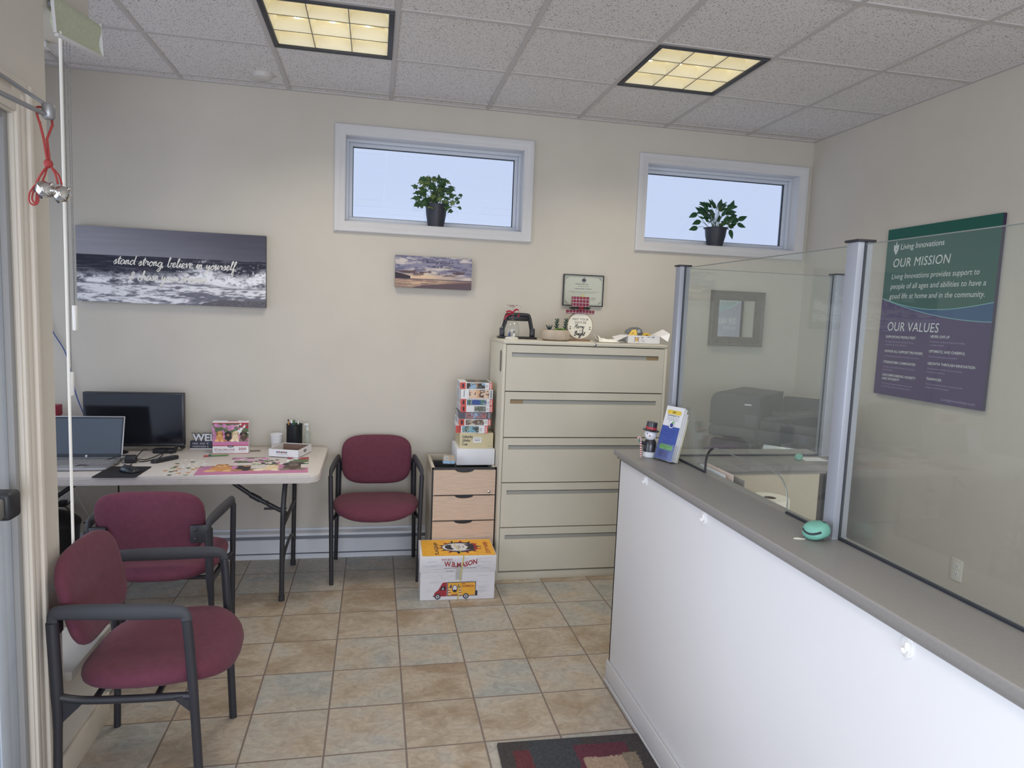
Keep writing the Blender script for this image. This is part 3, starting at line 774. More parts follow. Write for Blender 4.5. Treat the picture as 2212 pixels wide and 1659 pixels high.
# ================================================================== FOLDING TABLE
TT = .735
M_ttop = pm('pale_grey_plastic_table', (204, 197, 192), .5, spec=.35, var=.015, vs=60, bump=.12, bs=600)
M_tleg = pm('dark_grey_steel_tube', (58, 58, 62), .4, .3, var=.08)
t = thing('folding_table', 'long pale grey folding table along the back wall with a jigsaw on it', 'table', (-1.195, -.44, 0))
mb = MB(); mb.prism(rrect(1.83, .75, .05, 8), TT - .046, TT, 0, bev=.007, seg=3)
for z in (TT - .036, TT - .026, TT - .016): mb.prism(rrect(1.8335, .7535, .051, 8), z - .0022, z + .0022)
mb.build('tabletop', M_ttop, parent=t, sharp=50)
for s in (-1, 1):
    x = s * .725
    for sy in (-1, 1):
        mb = MB()
        mb.tube(catmull([(x, sy * .20, TT - .05), (x - s * .005, sy * .262, TT - .20), (x - s * .008, sy * .272, .38), (x - s * .012, sy * .268, .02)], 6), .0135, 12)
        mb.tube([(x - s * .012, sy * .268, .03), (x - s * .012, sy * .268, 0)], .0165, 12)
        mb.build('leg', M_tleg, parent=t)
    mb = MB()
    mb.tube([(x, -.20, TT - .055), (x, .20, TT - .055)], .0135, 10)
    mb.tube([(x - s * .006, -.268, .42), (x - s * .006, .268, .42)], .010, 10)
    mb.tube(catmull([(x - s * .011, -.262, .17), (x - s * .011, -.15, .235), (x - s * .011, .15, .235), (x - s * .011, .262, .17)], 5), .009, 8)
    mb.build('leg_crossbar', M_tleg, parent=t)
    mb = MB()
    mb.tube([(s * .30, 0, TT - .052), (s * .52, 0, .52), (x - s * .004, 0, .405)], .0125, 10)
    mb.tube([(s * .505, 0, .53), (s * .56, 0, .498)], .0165, 10)
    mb.tube([(s * .58, 0, .445), (x - s * .02, 0, .445)], .007, 8)
    mb.lathe([(.014, -.005), (.019, -.005), (.019, .005), (.014, .005)], (0, 0, 0), 12, 0, Matrix.Translation((s * .60, 0, .475)) @ Matrix.Rotation(1.1 * s, 4, 'Y'))
    mb.build('brace', M_tleg, parent=t)

# ================================================================== ON THE TABLE
M_scr = pm('dark_glossy_screen', (24, 26, 33), .12, spec=.6)
M_bez = pm('black_bezel', (30, 31, 36), .35, spec=.5)
# television / monitor
t = thing('monitor', 'black flat monitor on two feet against the back wall behind the laptop', 'monitor', (-1.378, -.185, TT))
mb = MB(); mb.box(-.272, .272, -.012, .030, .030, .350, 0, .005); mb.box(-.16, .16, .03, .055, .06, .26, 0, .01); mb.box(-.272, .272, -.0135, -.012, .030, .046, 0, .001)
mb.build('cabinet', M_bez, parent=t)
mb = MB(); mb.box(-.262, .262, -.0128, -.0118, .046, .340); mb.build('screen', M_scr, parent=t)
for s in (-1, 1):
    mb = MB()
    mb.tube(catmull([(s * .218, -.085, .006), (s * .226, -.03, .016), (s * .232, .008, .040)], 5), [.009] * 5 + [.010] * 6, 8)
    mb.tube(catmull([(s * .232, .008, .040), (s * .240, .05, .014), (s * .246, .09, .006)], 5), .008, 8)
    mb.build('foot', M_black, parent=t)
tag_ = lambda mb, n, m, loc, lab, cat, rz=0, group=None: tag(mb.build(n, m, loc=loc, rot=(0, 0, rz)), lab, cat, group)
mb = MB(); mb.prism(rrect(.125, .07, .02, 5), 0, .022, 0, bev=.005)
tag_(mb, 'media_box', M_black, (-1.205, -.225, TT), 'small flat black box under the right part of the monitor', 'media box')
mb = MB(); mb.lathe([(0, 0), (.072, 0), (.072, .004), (.06, .010), (.03, .014), (0, .015)], (0, 0, 0), 32, sx=1.25)
tag_(mb, 'round_stand_base', M_black, (-1.49, -.238, TT), 'round black disc under the left part of the monitor behind the laptop', 'stand base')

# laptop
t = thing('laptop', 'open silver laptop with a dark screen at the left end of the table', 'laptop', (-1.535, -.575, TT), .01)
M_sil = pm('silver_aluminium', (178, 178, 180), .38, .65, var=.01)
mb = MB(); mb.prism(rrect(.36, .245, .012, 4), .003, .017, 0, bev=.003); mb.box(-.15, .15, -.11, .11, 0, .003, 1)
mb.build('base', [M_sil, M_black], parent=t)
mb = MB()
for r in range(5):
    for c in range(14):
        x = -.158 + c * .0227 + (r % 2) * .003
        mb.box(x, x + .0185, -.028 + r * .0215, -.028 + r * .0215 + .017, .017, .0186, 0)
mb.build('keyboard', pm('light_grey_keys', (150, 150, 152), .5), parent=t)
mb = MB(); mb.box(-.06, .06, -.115, -.045, .0168, .0174, 0); mb.build('touchpad', pm('grey_touchpad', (165, 165, 168), .35), parent=t)
LM = Matrix.Translation((0, .112, .018)) @ Matrix.Rotation(-math.radians(15), 4, 'X')
mb = MB(); mb.box(-.18, .18, -.001, .006, 0, .232, 0, .0028, M=LM); mb.build('lid', M_sil, parent=t)
mb = MB(); mb.box(-.174, .174, -.0018, -.0012, .004, .226, 0, M=LM)
FL = LM @ frame((0, -.0018, .012), (1, 0, 0), (0, 0, 1))
mb.disc(0, 0, .0062, .0062, FL, 1, .0003); 
mb.text('hp', .008, FL, 0, -.0022, 0, 'c', shear=.3, off=.0005)
mb.build('screen_bezel', [pm('dark_bezel', (46, 50, 58), .4), M_white], parent=t)
mb = MB(); mb.box(-.168, .168, -.0024, -.0019, .024, .218, 0, M=LM); mb.build('screen', pm('grey_matte_screen', (78, 87, 98), .28, spec=.6), parent=t)

mb = MB(); mb.prism(rrect(.195, .245, .012, 5), 0, .003, 0)
sh = Matrix(((1, -.14, 0, 0), (0, 1, 0, 0), (0, 0, 1, 0), (0, 0, 0, 1)))
mb = MB(); mb.prism(rrect(.205, .240, .012, 5), 0, .003, 0)
tag_(mb, 'mouse_pad', pm('black_fabric_pad', (28, 28, 32), .85, bump=.2, bs=800), (-1.268, -.722, TT), 'black rectangular mouse pad at the front edge of the table', 'mouse pad', rz=-.03)
t = thing('computer_mouse', 'black computer mouse lying on the black pad', 'mouse', (-1.235, -.725, TT + .003), 1.05)
m = cushion(.062, .108, .062, .9, .75, 28, 12, fn=lambda p: Vector((p.x * (1 - .1 * p.y / .05), p.y, max(0, p.z) * (1 + .25 * p.y / .05))))
m.build('shell', pm('black_mouse_shell', (36, 38, 44), .3), t, sharp=180)
mb = MB(); mb.lathe([(0, -.0035), (.007, -.0035), (.007, .0035), (0, .0035)], (0, 0, 0), 14, 0, Matrix.Translation((0, .030, .031)) @ Matrix.Rotation(PI / 2, 4, 'Y')); mb.build('scroll_wheel', pm('grey_rubber', (92, 96, 104), .5), t)
mb = MB(); mb.box(-.0312, -.0270, -.01, .018, .008, .02, 0, .003); mb.build('side_button', pm('grey_side_button', (86, 108, 118), .3), t)

t = thing('remote_control', 'slim black remote control lying aslant on the table right of the laptop', 'remote control', (-1.140, -.455, TT), -.62)
mb = MB(); mb.prism(rrect(.042, .165, .018, 6), 0, .018, 0, bev=.005); mb.build('case', M_black, parent=t)
mb = MB()
for r in range(6):
    for c in (-1, 0, 1): mb.lathe([(.0045, .0178), (.004, .0196), (0, .0198)], (c * .011, .05 - r * .016, 0), 8)
mb.lathe([(.013, .0178), (.012, .0195), (.006, .0195)], (0, -.055, 0), 18); mb.build('buttons', pm('dark_grey_buttons', (70, 72, 78), .5), parent=t)

t = thing('power_adapter', 'black power adapter tangled in its own cables between laptop and remote', 'power adapter', (-1.30, -.50, TT), .2)
mb = MB(); mb.box(-.030, .030, -.022, .022, 0, .042, 0, .010, 3); mb.build('block', M_black, parent=t)
mb = MB()
for pts in ([(.0, -.015, .020), (.01, -.07, .006), (-.03, -.12, .004), (-.22, -.15, .004), (-.27, -.13, .004), (-.22, -.10, .020), (-.12, -.105, .005), (-.05, -.05, .008)],
            [(-.028, .0, .02), (-.09, .02, .004), (-.15, .01, .008), (-.19, -.06, .006)],
            [(-.028, .008, .03), (-.08, .06, .004), (-.12, .16, .020), (-.09, .24, .05)],
            [(.028, .0, .02), (.07, .05, .004), (.12, .12, .010), (.17, .22, .02)],
            [(.028, .01, .03), (.05, .09, .05), (.06, .20, .03)],
            [(.028, -.005, .015), (.06, .0, .004), (.13, .07, .004), (.15, .20, .02)],
            [(.02, .0, .04), (-.05, .03, .035), (-.16, .02, .006), (-.18, .10, .004)]):
    mb.tube(catmull(pts, 7), .0028, 6)
mb.build('cable', pm('black_cable', (26, 27, 30), .5), parent=t)

# welcome sign
M_navy = pm('navy_painted_wood', (58, 62, 78), .65, var=.05)
M_swht = pm('white_painted_letters', (214, 216, 220), .6)
t = thing('welcome_sign', 'navy wooden WELCOME sign half hidden behind the puppy puzzle box', 'sign', (-.985, -.115, TT), 0)
mb = MB(); mb.box(-.105, .105, -.016, .016, .0, .048, 0, .002); mb.box(-.106, .106, -.0165, .0165, 0, .005, 1)
F = frame((-.105, -.0162, 0), (1, 0, 0), (0, 0, 1))
mb.text('FREE  WIFI', .014, F, .014, .029, 1, space=1.1); mb.text('PASSWORD IS', .014, F, .014, .011, 1, space=1.05)
mb.stroke([(.094, .036), (.100, .039), (.106, .036)], .0018, F, 1); mb.stroke([(.096, .032), (.100, .034), (.104, .032)], .0016, F, 1); mb.disc(.100, .0295, .0012, .0012, F, 1)
mb.rect(.135, .20, .008, .040, F, 1); mb.text('N', .016, F, .140, .016, 0, off=.0008)
mb.build('block', [M_navy, M_swht], parent=t)
mb = MB()
F = frame((-.090, -.010, .048), (1, 0, 0), (0, 0, 1))
v, f, w = font_mesh('WELCOME', .035, 0, 1.0)
sz = .062
def solid(v, f, F, d0, d1, mat, grow=0):
    n = len(v); vs = [F @ Vector((p[0] * sz, p[1] * sz, d1)) for p in v] + [F @ Vector((p[0] * sz, p[1] * sz, d0)) for p in v]
    cnt = {}
    for q in f:
        for a, b in zip(q, q[1:] + q[:1]): cnt[(a, b)] = 1
    fs = list(f) + [tuple(n + i for i in reversed(q)) for q in f]
    for (a, b) in cnt:
        if (b, a) not in cnt: fs.append((a, n + a, n + b, b))
    mb.add(vs, fs, mat)
v2, f2, _ = font_mesh('WELCOME', .085, 0, 1.0)
solid(v2, f2, frame((-.090, -.006, .049), (1, 0, 0), (0, 0, 1)), -.008, 0, 0)
solid(v, f, frame((-.090, -.009, .049), (1, 0, 0), (0, 0, 1)), -.002, 0, 1)
mb.build('raised_letters', [M_navy, M_swht], parent=t)

# printed puzzle pictures
def dogs(U, V):
    x = U; t = 1 - V; n = len(U)
    k = fbm(x * 14, t * 12, 5, 4); c = np.tile(np.array([[88, 104, 70]], float) / 255, (n, 1))
    pk = sstep(.46, .58, fbm(x * 9 + 3, t * 8, 9, 3)); c = mixc(c, C3(196, 132, 172) * (0.75 + .5 * k[:, None]), pk)
    c = mixc(c, C3(232, 236, 232), sstep(.52, .60, k) * sstep(.60, .75, x + .1 * t))
    c = mixc(c, C3(176, 40, 66), sstep(.55, .62, fbm(x * 12 + 7, t * 12, 21, 3)) * sstep(.6, .8, x) * (t < .22))
    led = sstep(.655, .67, t - .01 * x); stripe = .92 + .12 * fbm(x * 3, t * 45, 31, 3)
    c = mixc(c, C3(198, 126, 164) * stripe[:, None], led)
    def blob(cx, cy, rx, ry, col, soft=.18, seed=0):
        d = ((x - cx) / rx) ** 2 + ((t - cy) / ry) ** 2 + .35 * (fbm(x * 22, t * 22, seed, 3) - .5)
        return 1 - sstep(1 - soft, 1 + soft, d), np.array([col], float) / 255
    tan, cream, blk, brn = (206, 148, 88), (226, 204, 164), (44, 38, 40), (84, 66, 54)
    for cx, col, mz, col2 in ((.20, tan, (228, 186, 130), (150, 96, 52)), (.43, blk, (180, 130, 92), (32, 28, 30)), (.63, cream, (240, 226, 196), (190, 160, 120)), (.86, brn, (130, 116, 104), (40, 34, 32))):
        for (a, b, rx, ry, cc) in ((0, .66, .095, .16, col), (0, .48, .085, .125, col), (-.075, .49, .028, .075, col2), (.075, .49, .028, .075, col2), (0, .53, .042, .055, mz), (-.085, .78, .055, .055, mz), (.075, .79, .05, .055, mz)):
            w_, q = blob(cx + a, b, rx, ry, cc, seed=int(cx * 90)); c = mixc(c, q, w_)
        for (a, b, r) in ((-.030, .455, .012), (.030, .455, .012), (0, .515, .017)):
            w_, q = blob(cx + a, b, r, r * 1.1, (20, 16, 18), .1); c = mixc(c, q, w_)
    return c
M_prn = printed()
M_rcard = pm('red_card', (176, 52, 62), .45); M_wcard = pm('white_card', (226, 226, 228), .5, var=.01); M_ink = pm('dark_ink', (40, 42, 52), .6); M_crim = pm('crimson_ink', (150, 44, 66), .5)
t = thing('puzzle_box', 'upright jigsaw box with four puppies and pink flowers on the table', 'puzzle box', (-.832, -.246, TT), .06)
mb = MB(); mb.box(-.1, .1, -.022, .022, 0, .193, 0, .0015, 1); mb.box(-.1005, .1005, -.0225, .0225, 0, .003, 1)
F = frame((-.1, -.0222, 0), (1, 0, 0), (0, 0, 1))
mb.rect(0, .2, .046, .051, F, 1, .0003); mb.rect(0, .2, .182, .187, F, 1, .0003)
Fq = frame((-.1, -.0222, .051), (1, 0, 0), (0, 0, 1)); mb.picture(Fq, .2, .131, 110, 76, dogs, 2, .0004)
mb.disc(.1, .044, .018, .006, F, 3, .0008); mb.disc(.1, .044, .0165, .0048, F, 3, .0009)
mb.rect(.089, .111, .0428, .0452, F, 0, .0012)
mb.text('C', .020, F, .010, .019, 4, bold=.01, sx=1.2); mb.text('OLORLUXE', .0155, F, .0275, .019, 4, bold=.01, fit=.094); mb.text('300', .0215, F, .141, .021, 4, fit=.046, bold=.01)
mb.text('300 PIECE JIGSAW PUZZLE ON QUALITY LINEN BOARD', .005, F, .012, .009, 3, fit=.108); mb.text('PIECES', .0055, F, .164, .012, 3, 'c', space=1.6)
Ft = frame((-.1, -.022, .193), (1, 0, 0), (0, 1, 0)); mb.rect(.082, .14, .008, .034, Ft, 1, .0004); mb.rect(.158, .19, .012, .02, Ft, 1, .0004)
mb.build('carton', [M_wcard, M_rcard, M_prn, M_ink, M_crim], parent=t)

# paper cup, pencil cup with pens, spray bottle, tray, card, pen
t = thing('paper_cup', 'white paper cup standing behind the open box tray', 'cup', (-.588, -.140, TT))
mb = MB(); mb.lathe([(0, .004), (.026, .004), (.026, 0), (.0275, 0), (.0375, .092), (.039, .095), (.0375, .098), (.0352, .094), (.026, .006), (0, .006)], n=32)
mb.build('cup_wall', M_wcard, parent=t)
mb = MB(); F = frame((0, 0, 0), (1, 0, 0), (0, 0, 1))
cv = lambda x, z: ((.0276 + z * .109 + .0004) * math.sin(x / .033), -(.0276 + z * .109 + .0004) * math.cos(x / .033), z)
for z, k in ((.064, .016), (.056, .020), (.040, .012), (.030, .014)):
    mb.add([cv(-k, z), cv(0, z), cv(k, z), cv(k, z + .0022), cv(0, z + .0022), cv(-k, z + .0022)], [(0, 1, 4, 5), (1, 2, 3, 4)])
mb.build('printed_words', pm('faded_pink_print', (196, 164, 164), .6), parent=t)
def mesh_material():
    m = pm('black_mesh', (38, 40, 44), .5, .4); nt = m.node_tree; b = nt.nodes['Principled BSDF']
    tc = nt.nodes.new('ShaderNodeTexCoord'); n = nt.nodes.new('ShaderNodeTexVoronoi'); n.inputs['Scale'].default_value = 520
    g = nt.nodes.new('ShaderNodeMath'); g.operation = 'GREATER_THAN'; g.inputs[1].default_value = .40
    nt.links.new(tc.outputs['Object'], n.inputs['Vector']); nt.links.new(n.outputs['Distance'], g.inputs[0]); nt.links.new(g.outputs[0], b.inputs['Alpha'])
    return m
t = thing('pencil_cup', 'black wire mesh pencil cup beside the spray bottle', 'pencil cup', (-.484, -.118, TT))
mb = MB(); mb.lathe([(0, 0), (.046, 0), (.048, .003), (.048, .150), (.050, .152), (.050, .156), (.046, .156), (.046, .006), (0, .006)], n=32); mb.build('holder', mesh_material(), parent=t)
M_steel = pm('steel', (180, 180, 182), .25, 1)
def pen(name, lab, col, x, y, z0, dx, dy, L, r, tip=None, cap=None, cat='pen'):
    tt_ = thing(name, lab, cat, (x, y, TT + z0)); d = Vector((dx, dy, math.sqrt(max(.01, 1 - dx * dx - dy * dy)))).normalized()
    mb = MB(); mb.tube([(0, 0, 0), tuple(d * L)], r, 10); mb.build('barrel', col, parent=tt_)
    if cap:
        mb = MB(); mb.tube([tuple(d * (L + .0005)), tuple(d * (L + cap[1] * .8)), tuple(d * (L + cap[1]))], [r * 1.02, r * 1.02, r * .6], 10); mb.build('eraser' if cat == 'pencil' else 'cap', cap[0], parent=tt_)
pen('pencil', 'orange pencil leaning in the black mesh cup', pm('orange_pencil_paint', (196, 128, 72), .4), -.500, -.140, .008, -.10, -.04, .172, .0042, cap=(M_black, .012), cat='pencil')
pen('marker_pen', 'white capped blue pen slanting in the black mesh cup', pm('blue_pen_plastic', (66, 84, 120), .35), -.474, -.145, .008, -.15, -.01, .160, .0045, cap=(M_white, .02))
pen('marker_pen', 'green marker in the black mesh cup', pm('green_marker', (56, 112, 76), .4), -.480, -.110, .008, -.05, .02, .158, .006, cap=(pm('green_cap', (40, 92, 60), .4), .014))
pen('marker_pen', 'light tipped pen on the right side of the black mesh cup', M_black, -.464, -.125, .008, .02, 0, .148, .005, cap=(pm('pale_green_cap', (196, 214, 204), .4), .022))
t = thing('spray_bottle', 'small clear spray bottle right of the black mesh cup', 'bottle', (-.407, -.115, TT))
M_clear = glassy('clear_plastic', (.90, .94, .92), 1.3, .02, .10)
mb = MB(); mb.lathe([(0, 0), (.020, 0), (.021, .004), (.021, .090), (.017, .104), (.009, .112), (.009, .120)], n=24); mb.build('bottle_body', M_clear, parent=t)
mb = MB(); mb.lathe([(.0105, .115), (.0105, .130), (.007, .132), (.007, .145)], n=18); mb.box(-.020, .008, -.007, .007, .145, .160, 0, .003); mb.tube([(0, 0, .115), (.002, 0, .006)], .0016, 6); mb.build('spray_head', pm('translucent_pump', (206, 212, 208), .3), parent=t)

t = thing('box_tray', 'open white cardboard box tray on the right of the table', 'tray', (-.487, -.292, TT + .004), .0)
BW, BD, BH = .180, .200, .045
R_ = Matrix.Rotation(-.29, 4, 'Z')
mb = MB(); mb.T = R_
mb.box(-BW / 2, BW / 2, -BD / 2, BD / 2, 0, .0025, 0)
for a in ((-BW / 2, BW / 2, -BD / 2, -BD / 2 + .003), (-BW / 2, BW / 2, BD / 2 - .003, BD / 2), (-BW / 2, -BW / 2 + .003, -BD / 2 + .003, BD / 2 - .003), (BW / 2 - .003, BW / 2, -BD / 2 + .003, BD / 2 - .003)):
    mb.box(*a, .0, BH, 0, .0006, 1)
i_ = .0032
mb.add([(-BW / 2 + i_, -BD / 2 + i_, .003), (BW / 2 - i_, -BD / 2 + i_, .003), (BW / 2 - i_, BD / 2 - i_, .003), (-BW / 2 + i_, BD / 2 - i_, .003)], [(0, 1, 2, 3)], 1)
mb.add([(-BW / 2 + i_, BD / 2 - i_, .003), (BW / 2 - i_, BD / 2 - i_, .003), (BW / 2 - i_, BD / 2 - i_, BH - .004), (-BW / 2 + i_, BD / 2 - i_, BH - .004)], [(0, 1, 2, 3)], 1)
mb.add([(BW / 2 - i_, BD / 2 - i_, .003), (BW / 2 - i_, -BD / 2 + i_, .003), (BW / 2 - i_, -BD / 2 + i_, BH - .004), (BW / 2 - i_, BD / 2 - i_, BH - .004)], [(0, 1, 2, 3)], 1)
F = frame((-BW / 2, -BD / 2 - .0003, 0), (1, 0, 0), (0, 0, 1))
for q, m_ in enumerate((2, 3, 4, 3, 4)):
    x = .052 + q * .0135; mb.poly(rrect(.0105, .0105, .002, 3, x, .028), F, m_)
    mb.text('fptoY'[q], .009, F, x, .0245, 0, 'c', off=.0009, bold=.02)
mb.text('GET CONNECTED WITH US TODAY', .0055, F, .048, .0125, 4, fit=.07)
F = frame((BW / 2 + .0003, -BD / 2, 0), (0, 1, 0), (0, 0, 1)); mb.disc(.10, .025, .022, .009, F, 4); mb.disc(.10, .025, .019, .007, F, 0, .0008); mb.disc(.10, .025, .018, .0062, F, 4, .001); mb.rect(.088, .112, .0236, .0266, F, 0, .0014)
mb.build('tray', [M_wcard, pm('brown_card_inside', (134, 112, 100), .8), pm('icon_blue', (50, 74, 140), .5), M_crim, M_ink], parent=t)

mb = MB(); mb.box(-.03, .03, -.018, .018, 0, .0035, 0, .001)
tag_(mb, 'card', pm('grey_card', (118, 112, 106), .6), (-.705, -.195, TT), 'small flat grey card on the table right of the puppy box', 'card', .25)
t = thing('ballpoint_pen', 'green ballpoint pen with a red tip lying in front of the puppy box', 'pen', (-.895, -.342, TT + .005), .22)
mb = MB(); mb.tube([(-.03, 0, 0), (.055, 0, 0), (.07, 0, 0)], [.005, .005, .0015], 10); mb.build('barrel', pm('green_barrel', (92, 132, 82), .4), parent=t)
mb = MB(); mb.tube([(-.068, 0, 0), (-.04, 0, 0)], .0045, 10); mb.build('grip', M_rcard, parent=t)
mb = MB(); mb.lathe([(0, -.007), (.007, -.004), (.008, 0), (.007, .004), (0, .007)], (-.034, 0, .003), 12); mb.build('clip_ball', pm('dark_green', (40, 90, 80), .4), parent=t)

# the jigsaw in progress: joined part, and loose pieces
def piece_poly(x0, y0, s, seeds):
    """jigsaw outline; seeds gives tab direction per side"""
    out = []
    C = [(0, 0), (1, 0), (1, 1), (0, 1)]
    for k in range(4):
        a = Vector(C[k]); b = Vector(C[(k + 1) % 4]); d = b - a; nrm = Vector((d.y, -d.x)); g = seeds[k]
        for u, v in ((0, 0), (.36, .02), (.34, .12), (.40, .22), (.60, .22), (.66, .12), (.64, .02)):
            p = a + d * u + nrm * v * g; out.append((x0 + (p.x - .5) * s, y0 + (p.y - .5) * s))
    return out
RN = random.Random(11)
PZ = Vector((-.905, -.815, TT)); PW, PH = .565, .415
def puzzle_here(c, r):
    u = (c + .5) / 28; v = (r + .5) / 20
    if v < .30: return True
    if v < .48: return u < .92 and (u < .46 or u > .60)
    if u > .80: return v < .95
    if u > .72: return v < .62
    if .16 < u < .26: return v < .62
    if v > .86 and .22 < u < .62: return RN.random() < .8
    if .30 < u < .46: return .66 < v < .80
    return False
mb = MB(); nx, ny = 28, 20
U = []; 
def put(c, r):
    x0 = PW * c / nx; y0 = PH * r / ny; x1 = PW * (c + 1) / nx; y1 = PH * (r + 1) / ny
    sub = 4; g = []
    uu, vv = np.meshgrid(np.linspace(c / nx, (c + 1) / nx, sub + 1), np.linspace(r / ny, (r + 1) / ny, sub + 1))
    cc = np.clip(dogs(uu.ravel(), vv.ravel() * .97), 0, 1)
    dk = np.ones(len(cc)); cc = lin(cc * dk[:, None])
    vs = [(u * PW, v * PH, .0020) for u, v in zip(uu.ravel(), vv.ravel())]
    fs = [(j * (sub + 1) + i, j * (sub + 1) + i + 1, (j + 1) * (sub + 1) + i + 1, (j + 1) * (sub + 1) + i) for j in range(sub) for i in range(sub)]
    mb.add(vs, fs, 0, [tuple(k) + (1.0,) for k in cc])
    e = .0002
    mb.add([(x0, y0, 0), (x1, y0, 0), (x1, y1, 0), (x0, y1, 0), (x0, y0, .0019), (x1, y0, .0019), (x1, y1, .0019), (x0, y1, .0019)], [(0, 1, 5, 4), (1, 2, 6, 5), (2, 3, 7, 6), (3, 0, 4, 7)], 1)
for r in range(ny):
    for c in range(nx):
        if puzzle_here(c, r): put(c, r)
o = mb.build('jigsaw_puzzle', [M_prn, M_wcard], loc=PZ, rot=(0, 0, .075))
tag(o, 'half finished puppy jigsaw with a pink lower edge lying flat on the table', 'jigsaw puzzle')
PCOL = [(224, 206, 190), (196, 150, 110), (206, 120, 168), (90, 104, 78), (70, 62, 62), (232, 226, 216), (160, 120, 92), (150, 160, 130)]
pm_ = [pm('puzzle_print_%s' % 'abcdefgh'[k], c, .5, var=.25, vs=90) for k, c in enumerate(PCOL)]
proto = {}
ca, sa = math.cos(.075), math.sin(.075)
def loose(x, y, col, where):
    ang = RN.uniform(0, 6.28)
    if col not in proto:
        m = MB(); m.prism(piece_poly(0, 0, .0185, [RN.choice((-1, 1)) for _ in range(4)]), 0, .0021)
        o = m.build('puzzle_piece', pm_[col]); proto[col] = o
    else:
        o = proto[col].copy(); COL.objects.link(o)
    o.location = (x, y, TT); o.rotation_euler = (0, 0, ang)
    tag(o, {'left': 'loose jigsaw piece scattered on the table left of the jigsaw', 'in': 'loose jigsaw piece lying in the unfinished gap of the jigsaw'}[where], 'puzzle piece', {'left': 'loose jigsaw pieces left of the puzzle', 'in': 'loose jigsaw pieces inside the puzzle'}[where])
taken = []
def free(x, y):
    if any((x - a) ** 2 + (y - b) ** 2 < .024 ** 2 for a, b in taken): return False
    taken.append((x, y)); return True
k = 0
while k < 38:
    x = RN.gauss(-.985, .045); y = RN.gauss(-.63, .085)
    if -1.09 < x < -.89 and -.80 < y < -.42 and x + (y + .6) * -.05 < -.905 and free(x, y): loose(x, y, RN.choice((0, 0, 5, 5, 6, 1, 3, 7)), 'left'); k += 1
k = 0
while k < 30:
    u = RN.uniform(.47, .71); v = RN.uniform(.52, .82)
    lx, ly = u * PW, v * PH; x = PZ.x + lx * ca - ly * sa; y = PZ.y + lx * sa + ly * ca
    if free(x, y): loose(x, y, RN.choice((3, 4, 4, 6, 2, 0, 7)), 'in'); k += 1
    else:
        taken.append((9, 9))
        if len(taken) > 900: break

# things at the left end of the table
t = thing('gift_box', 'crimson and pink little box behind the laptop at the left end of the table', 'box', (-1.845, -.13, TT))
mb = MB(); mb.box(-.05, .05, -.04, .04, 0, .10, 0, .002); mb.build('lower_carton', pm('pink_brown_card', (150, 96, 96), .6, var=.1, vs=30), parent=t)
mb = MB(); mb.box(-.052, .042, -.04, .04, .10, .20, 0, .002); mb.build('upper_carton', pm('pale_pink_card', (196, 140, 150), .6, var=.12, vs=40), parent=t)
mb = MB(); mb.box(-.052, .047, -.042, .042, .20, .262, 0, .003); mb.build('lid', pm('crimson_card', (150, 40, 66), .5), parent=t)
mb = MB(); mb.tube(catmull([(-.10, -.06, .005), (-.04, -.062, .21), (.0, -.062, .20), (.015, -.062, .1), (.02, -.06, .005)], 7), .0035, 7); mb.tube(catmull([(-.10, -.06, .005), (-.05, -.064, .15), (-.01, -.064, .15), (.005, -.062, .005)], 7), .003, 7)
o = mb.build('loose_cord', M_white, loc=(-1.845, -.13, TT)); tag(o, 'loop of white cord standing behind the laptop at the left edge', 'cord')
mb = MB(); mb.box(-.10, .10, -.004, .004, 0, .15, 0, .001)
R_ = (-.25, 0, .1)
o = mb.build('paper_stack', M_wcard, loc=(-2.02, -.16, TT), rot=R_); tag(o, 'white sheets leaning at the far left end of the table', 'paper')

# wall cables, outlet, bin under the table
mb = MB(); mb.tube(catmull([(-1.90, -.012, 1.52), (-1.87, -.012, 1.42), (-1.80, -.012, 1.28), (-1.755, -.014, 1.05), (-1.70, -.03, .90), (-1.66, -.09, .80)], 6), .0032, 7)
tag(mb.build('network_cable', pm('blue_cable', (58, 82, 150), .5)), 'blue network cable running down the back wall behind the monitor', 'cable')
def outlet(loc, F, label):
    t = thing('wall_outlet', label, 'outlet', loc)
    mb = MB(); mb.prism(rrect(.072, .116, .004, 3), 0, .005, 0, F, bev=.0015); mb.build('cover_plate', pm('off_white_plate', (224, 221, 214), .4), parent=t)
    mb = MB()
    for z in (-.02, .02):
        mb.prism(rrect(.033, .028, .010, 4, 0, z), .005, .0065, 0, F)
        mb.rect(-.008, -.006, z, z + .009, F, 1, .0068); mb.rect(.006, .008, z, z + .007, F, 1, .0068); mb.disc(0, z - .006, .0025, .0025, F, 1, .0068, 10)
    mb.build('sockets', [M_white, M_black], parent=t); return t
outlet((-1.837, 0, .40), frame((0, 0, 0), (1, 0, 0), (0, 0, 1)), 'white wall outlet with a black plug below the table at the left')
outlet((XR, -1.543, .366), frame((0, 0, 0), (0, -1, 0), (0, 0, 1)), 'white double outlet low on the right wall below the poster')
t = thing('power_plug', 'black plug and cord in the outlet under the table', 'plug', (-1.837, -.0066, .38))
mb = MB(); mb.box(-.02, .02, -.045, 0, -.018, .018, 0, .005); mb.build('plug_body', M_black, parent=t)
mb = MB(); mb.tube(catmull([(0, -.04, 0), (.06, -.06, .03), (.085, -.07, .28), (.085, -.075, .30)], 6), .0035, 7); mb.tube(catmull([(0, -.04, 0), (.07, -.08, -.06), (.09, -.15, -.25), (.10, -.25, -.36)], 6), .0035, 7); mb.build('cord', _M['black_cable'], parent=t)
mb = MB(); mb.tube(catmull([(-1.78, -.03, .66), (-1.75, -.05, .45), (-1.62, -.06, .20), (-1.45, -.1, .03), (-1.30, -.16, .004)], 7), .006, 8)
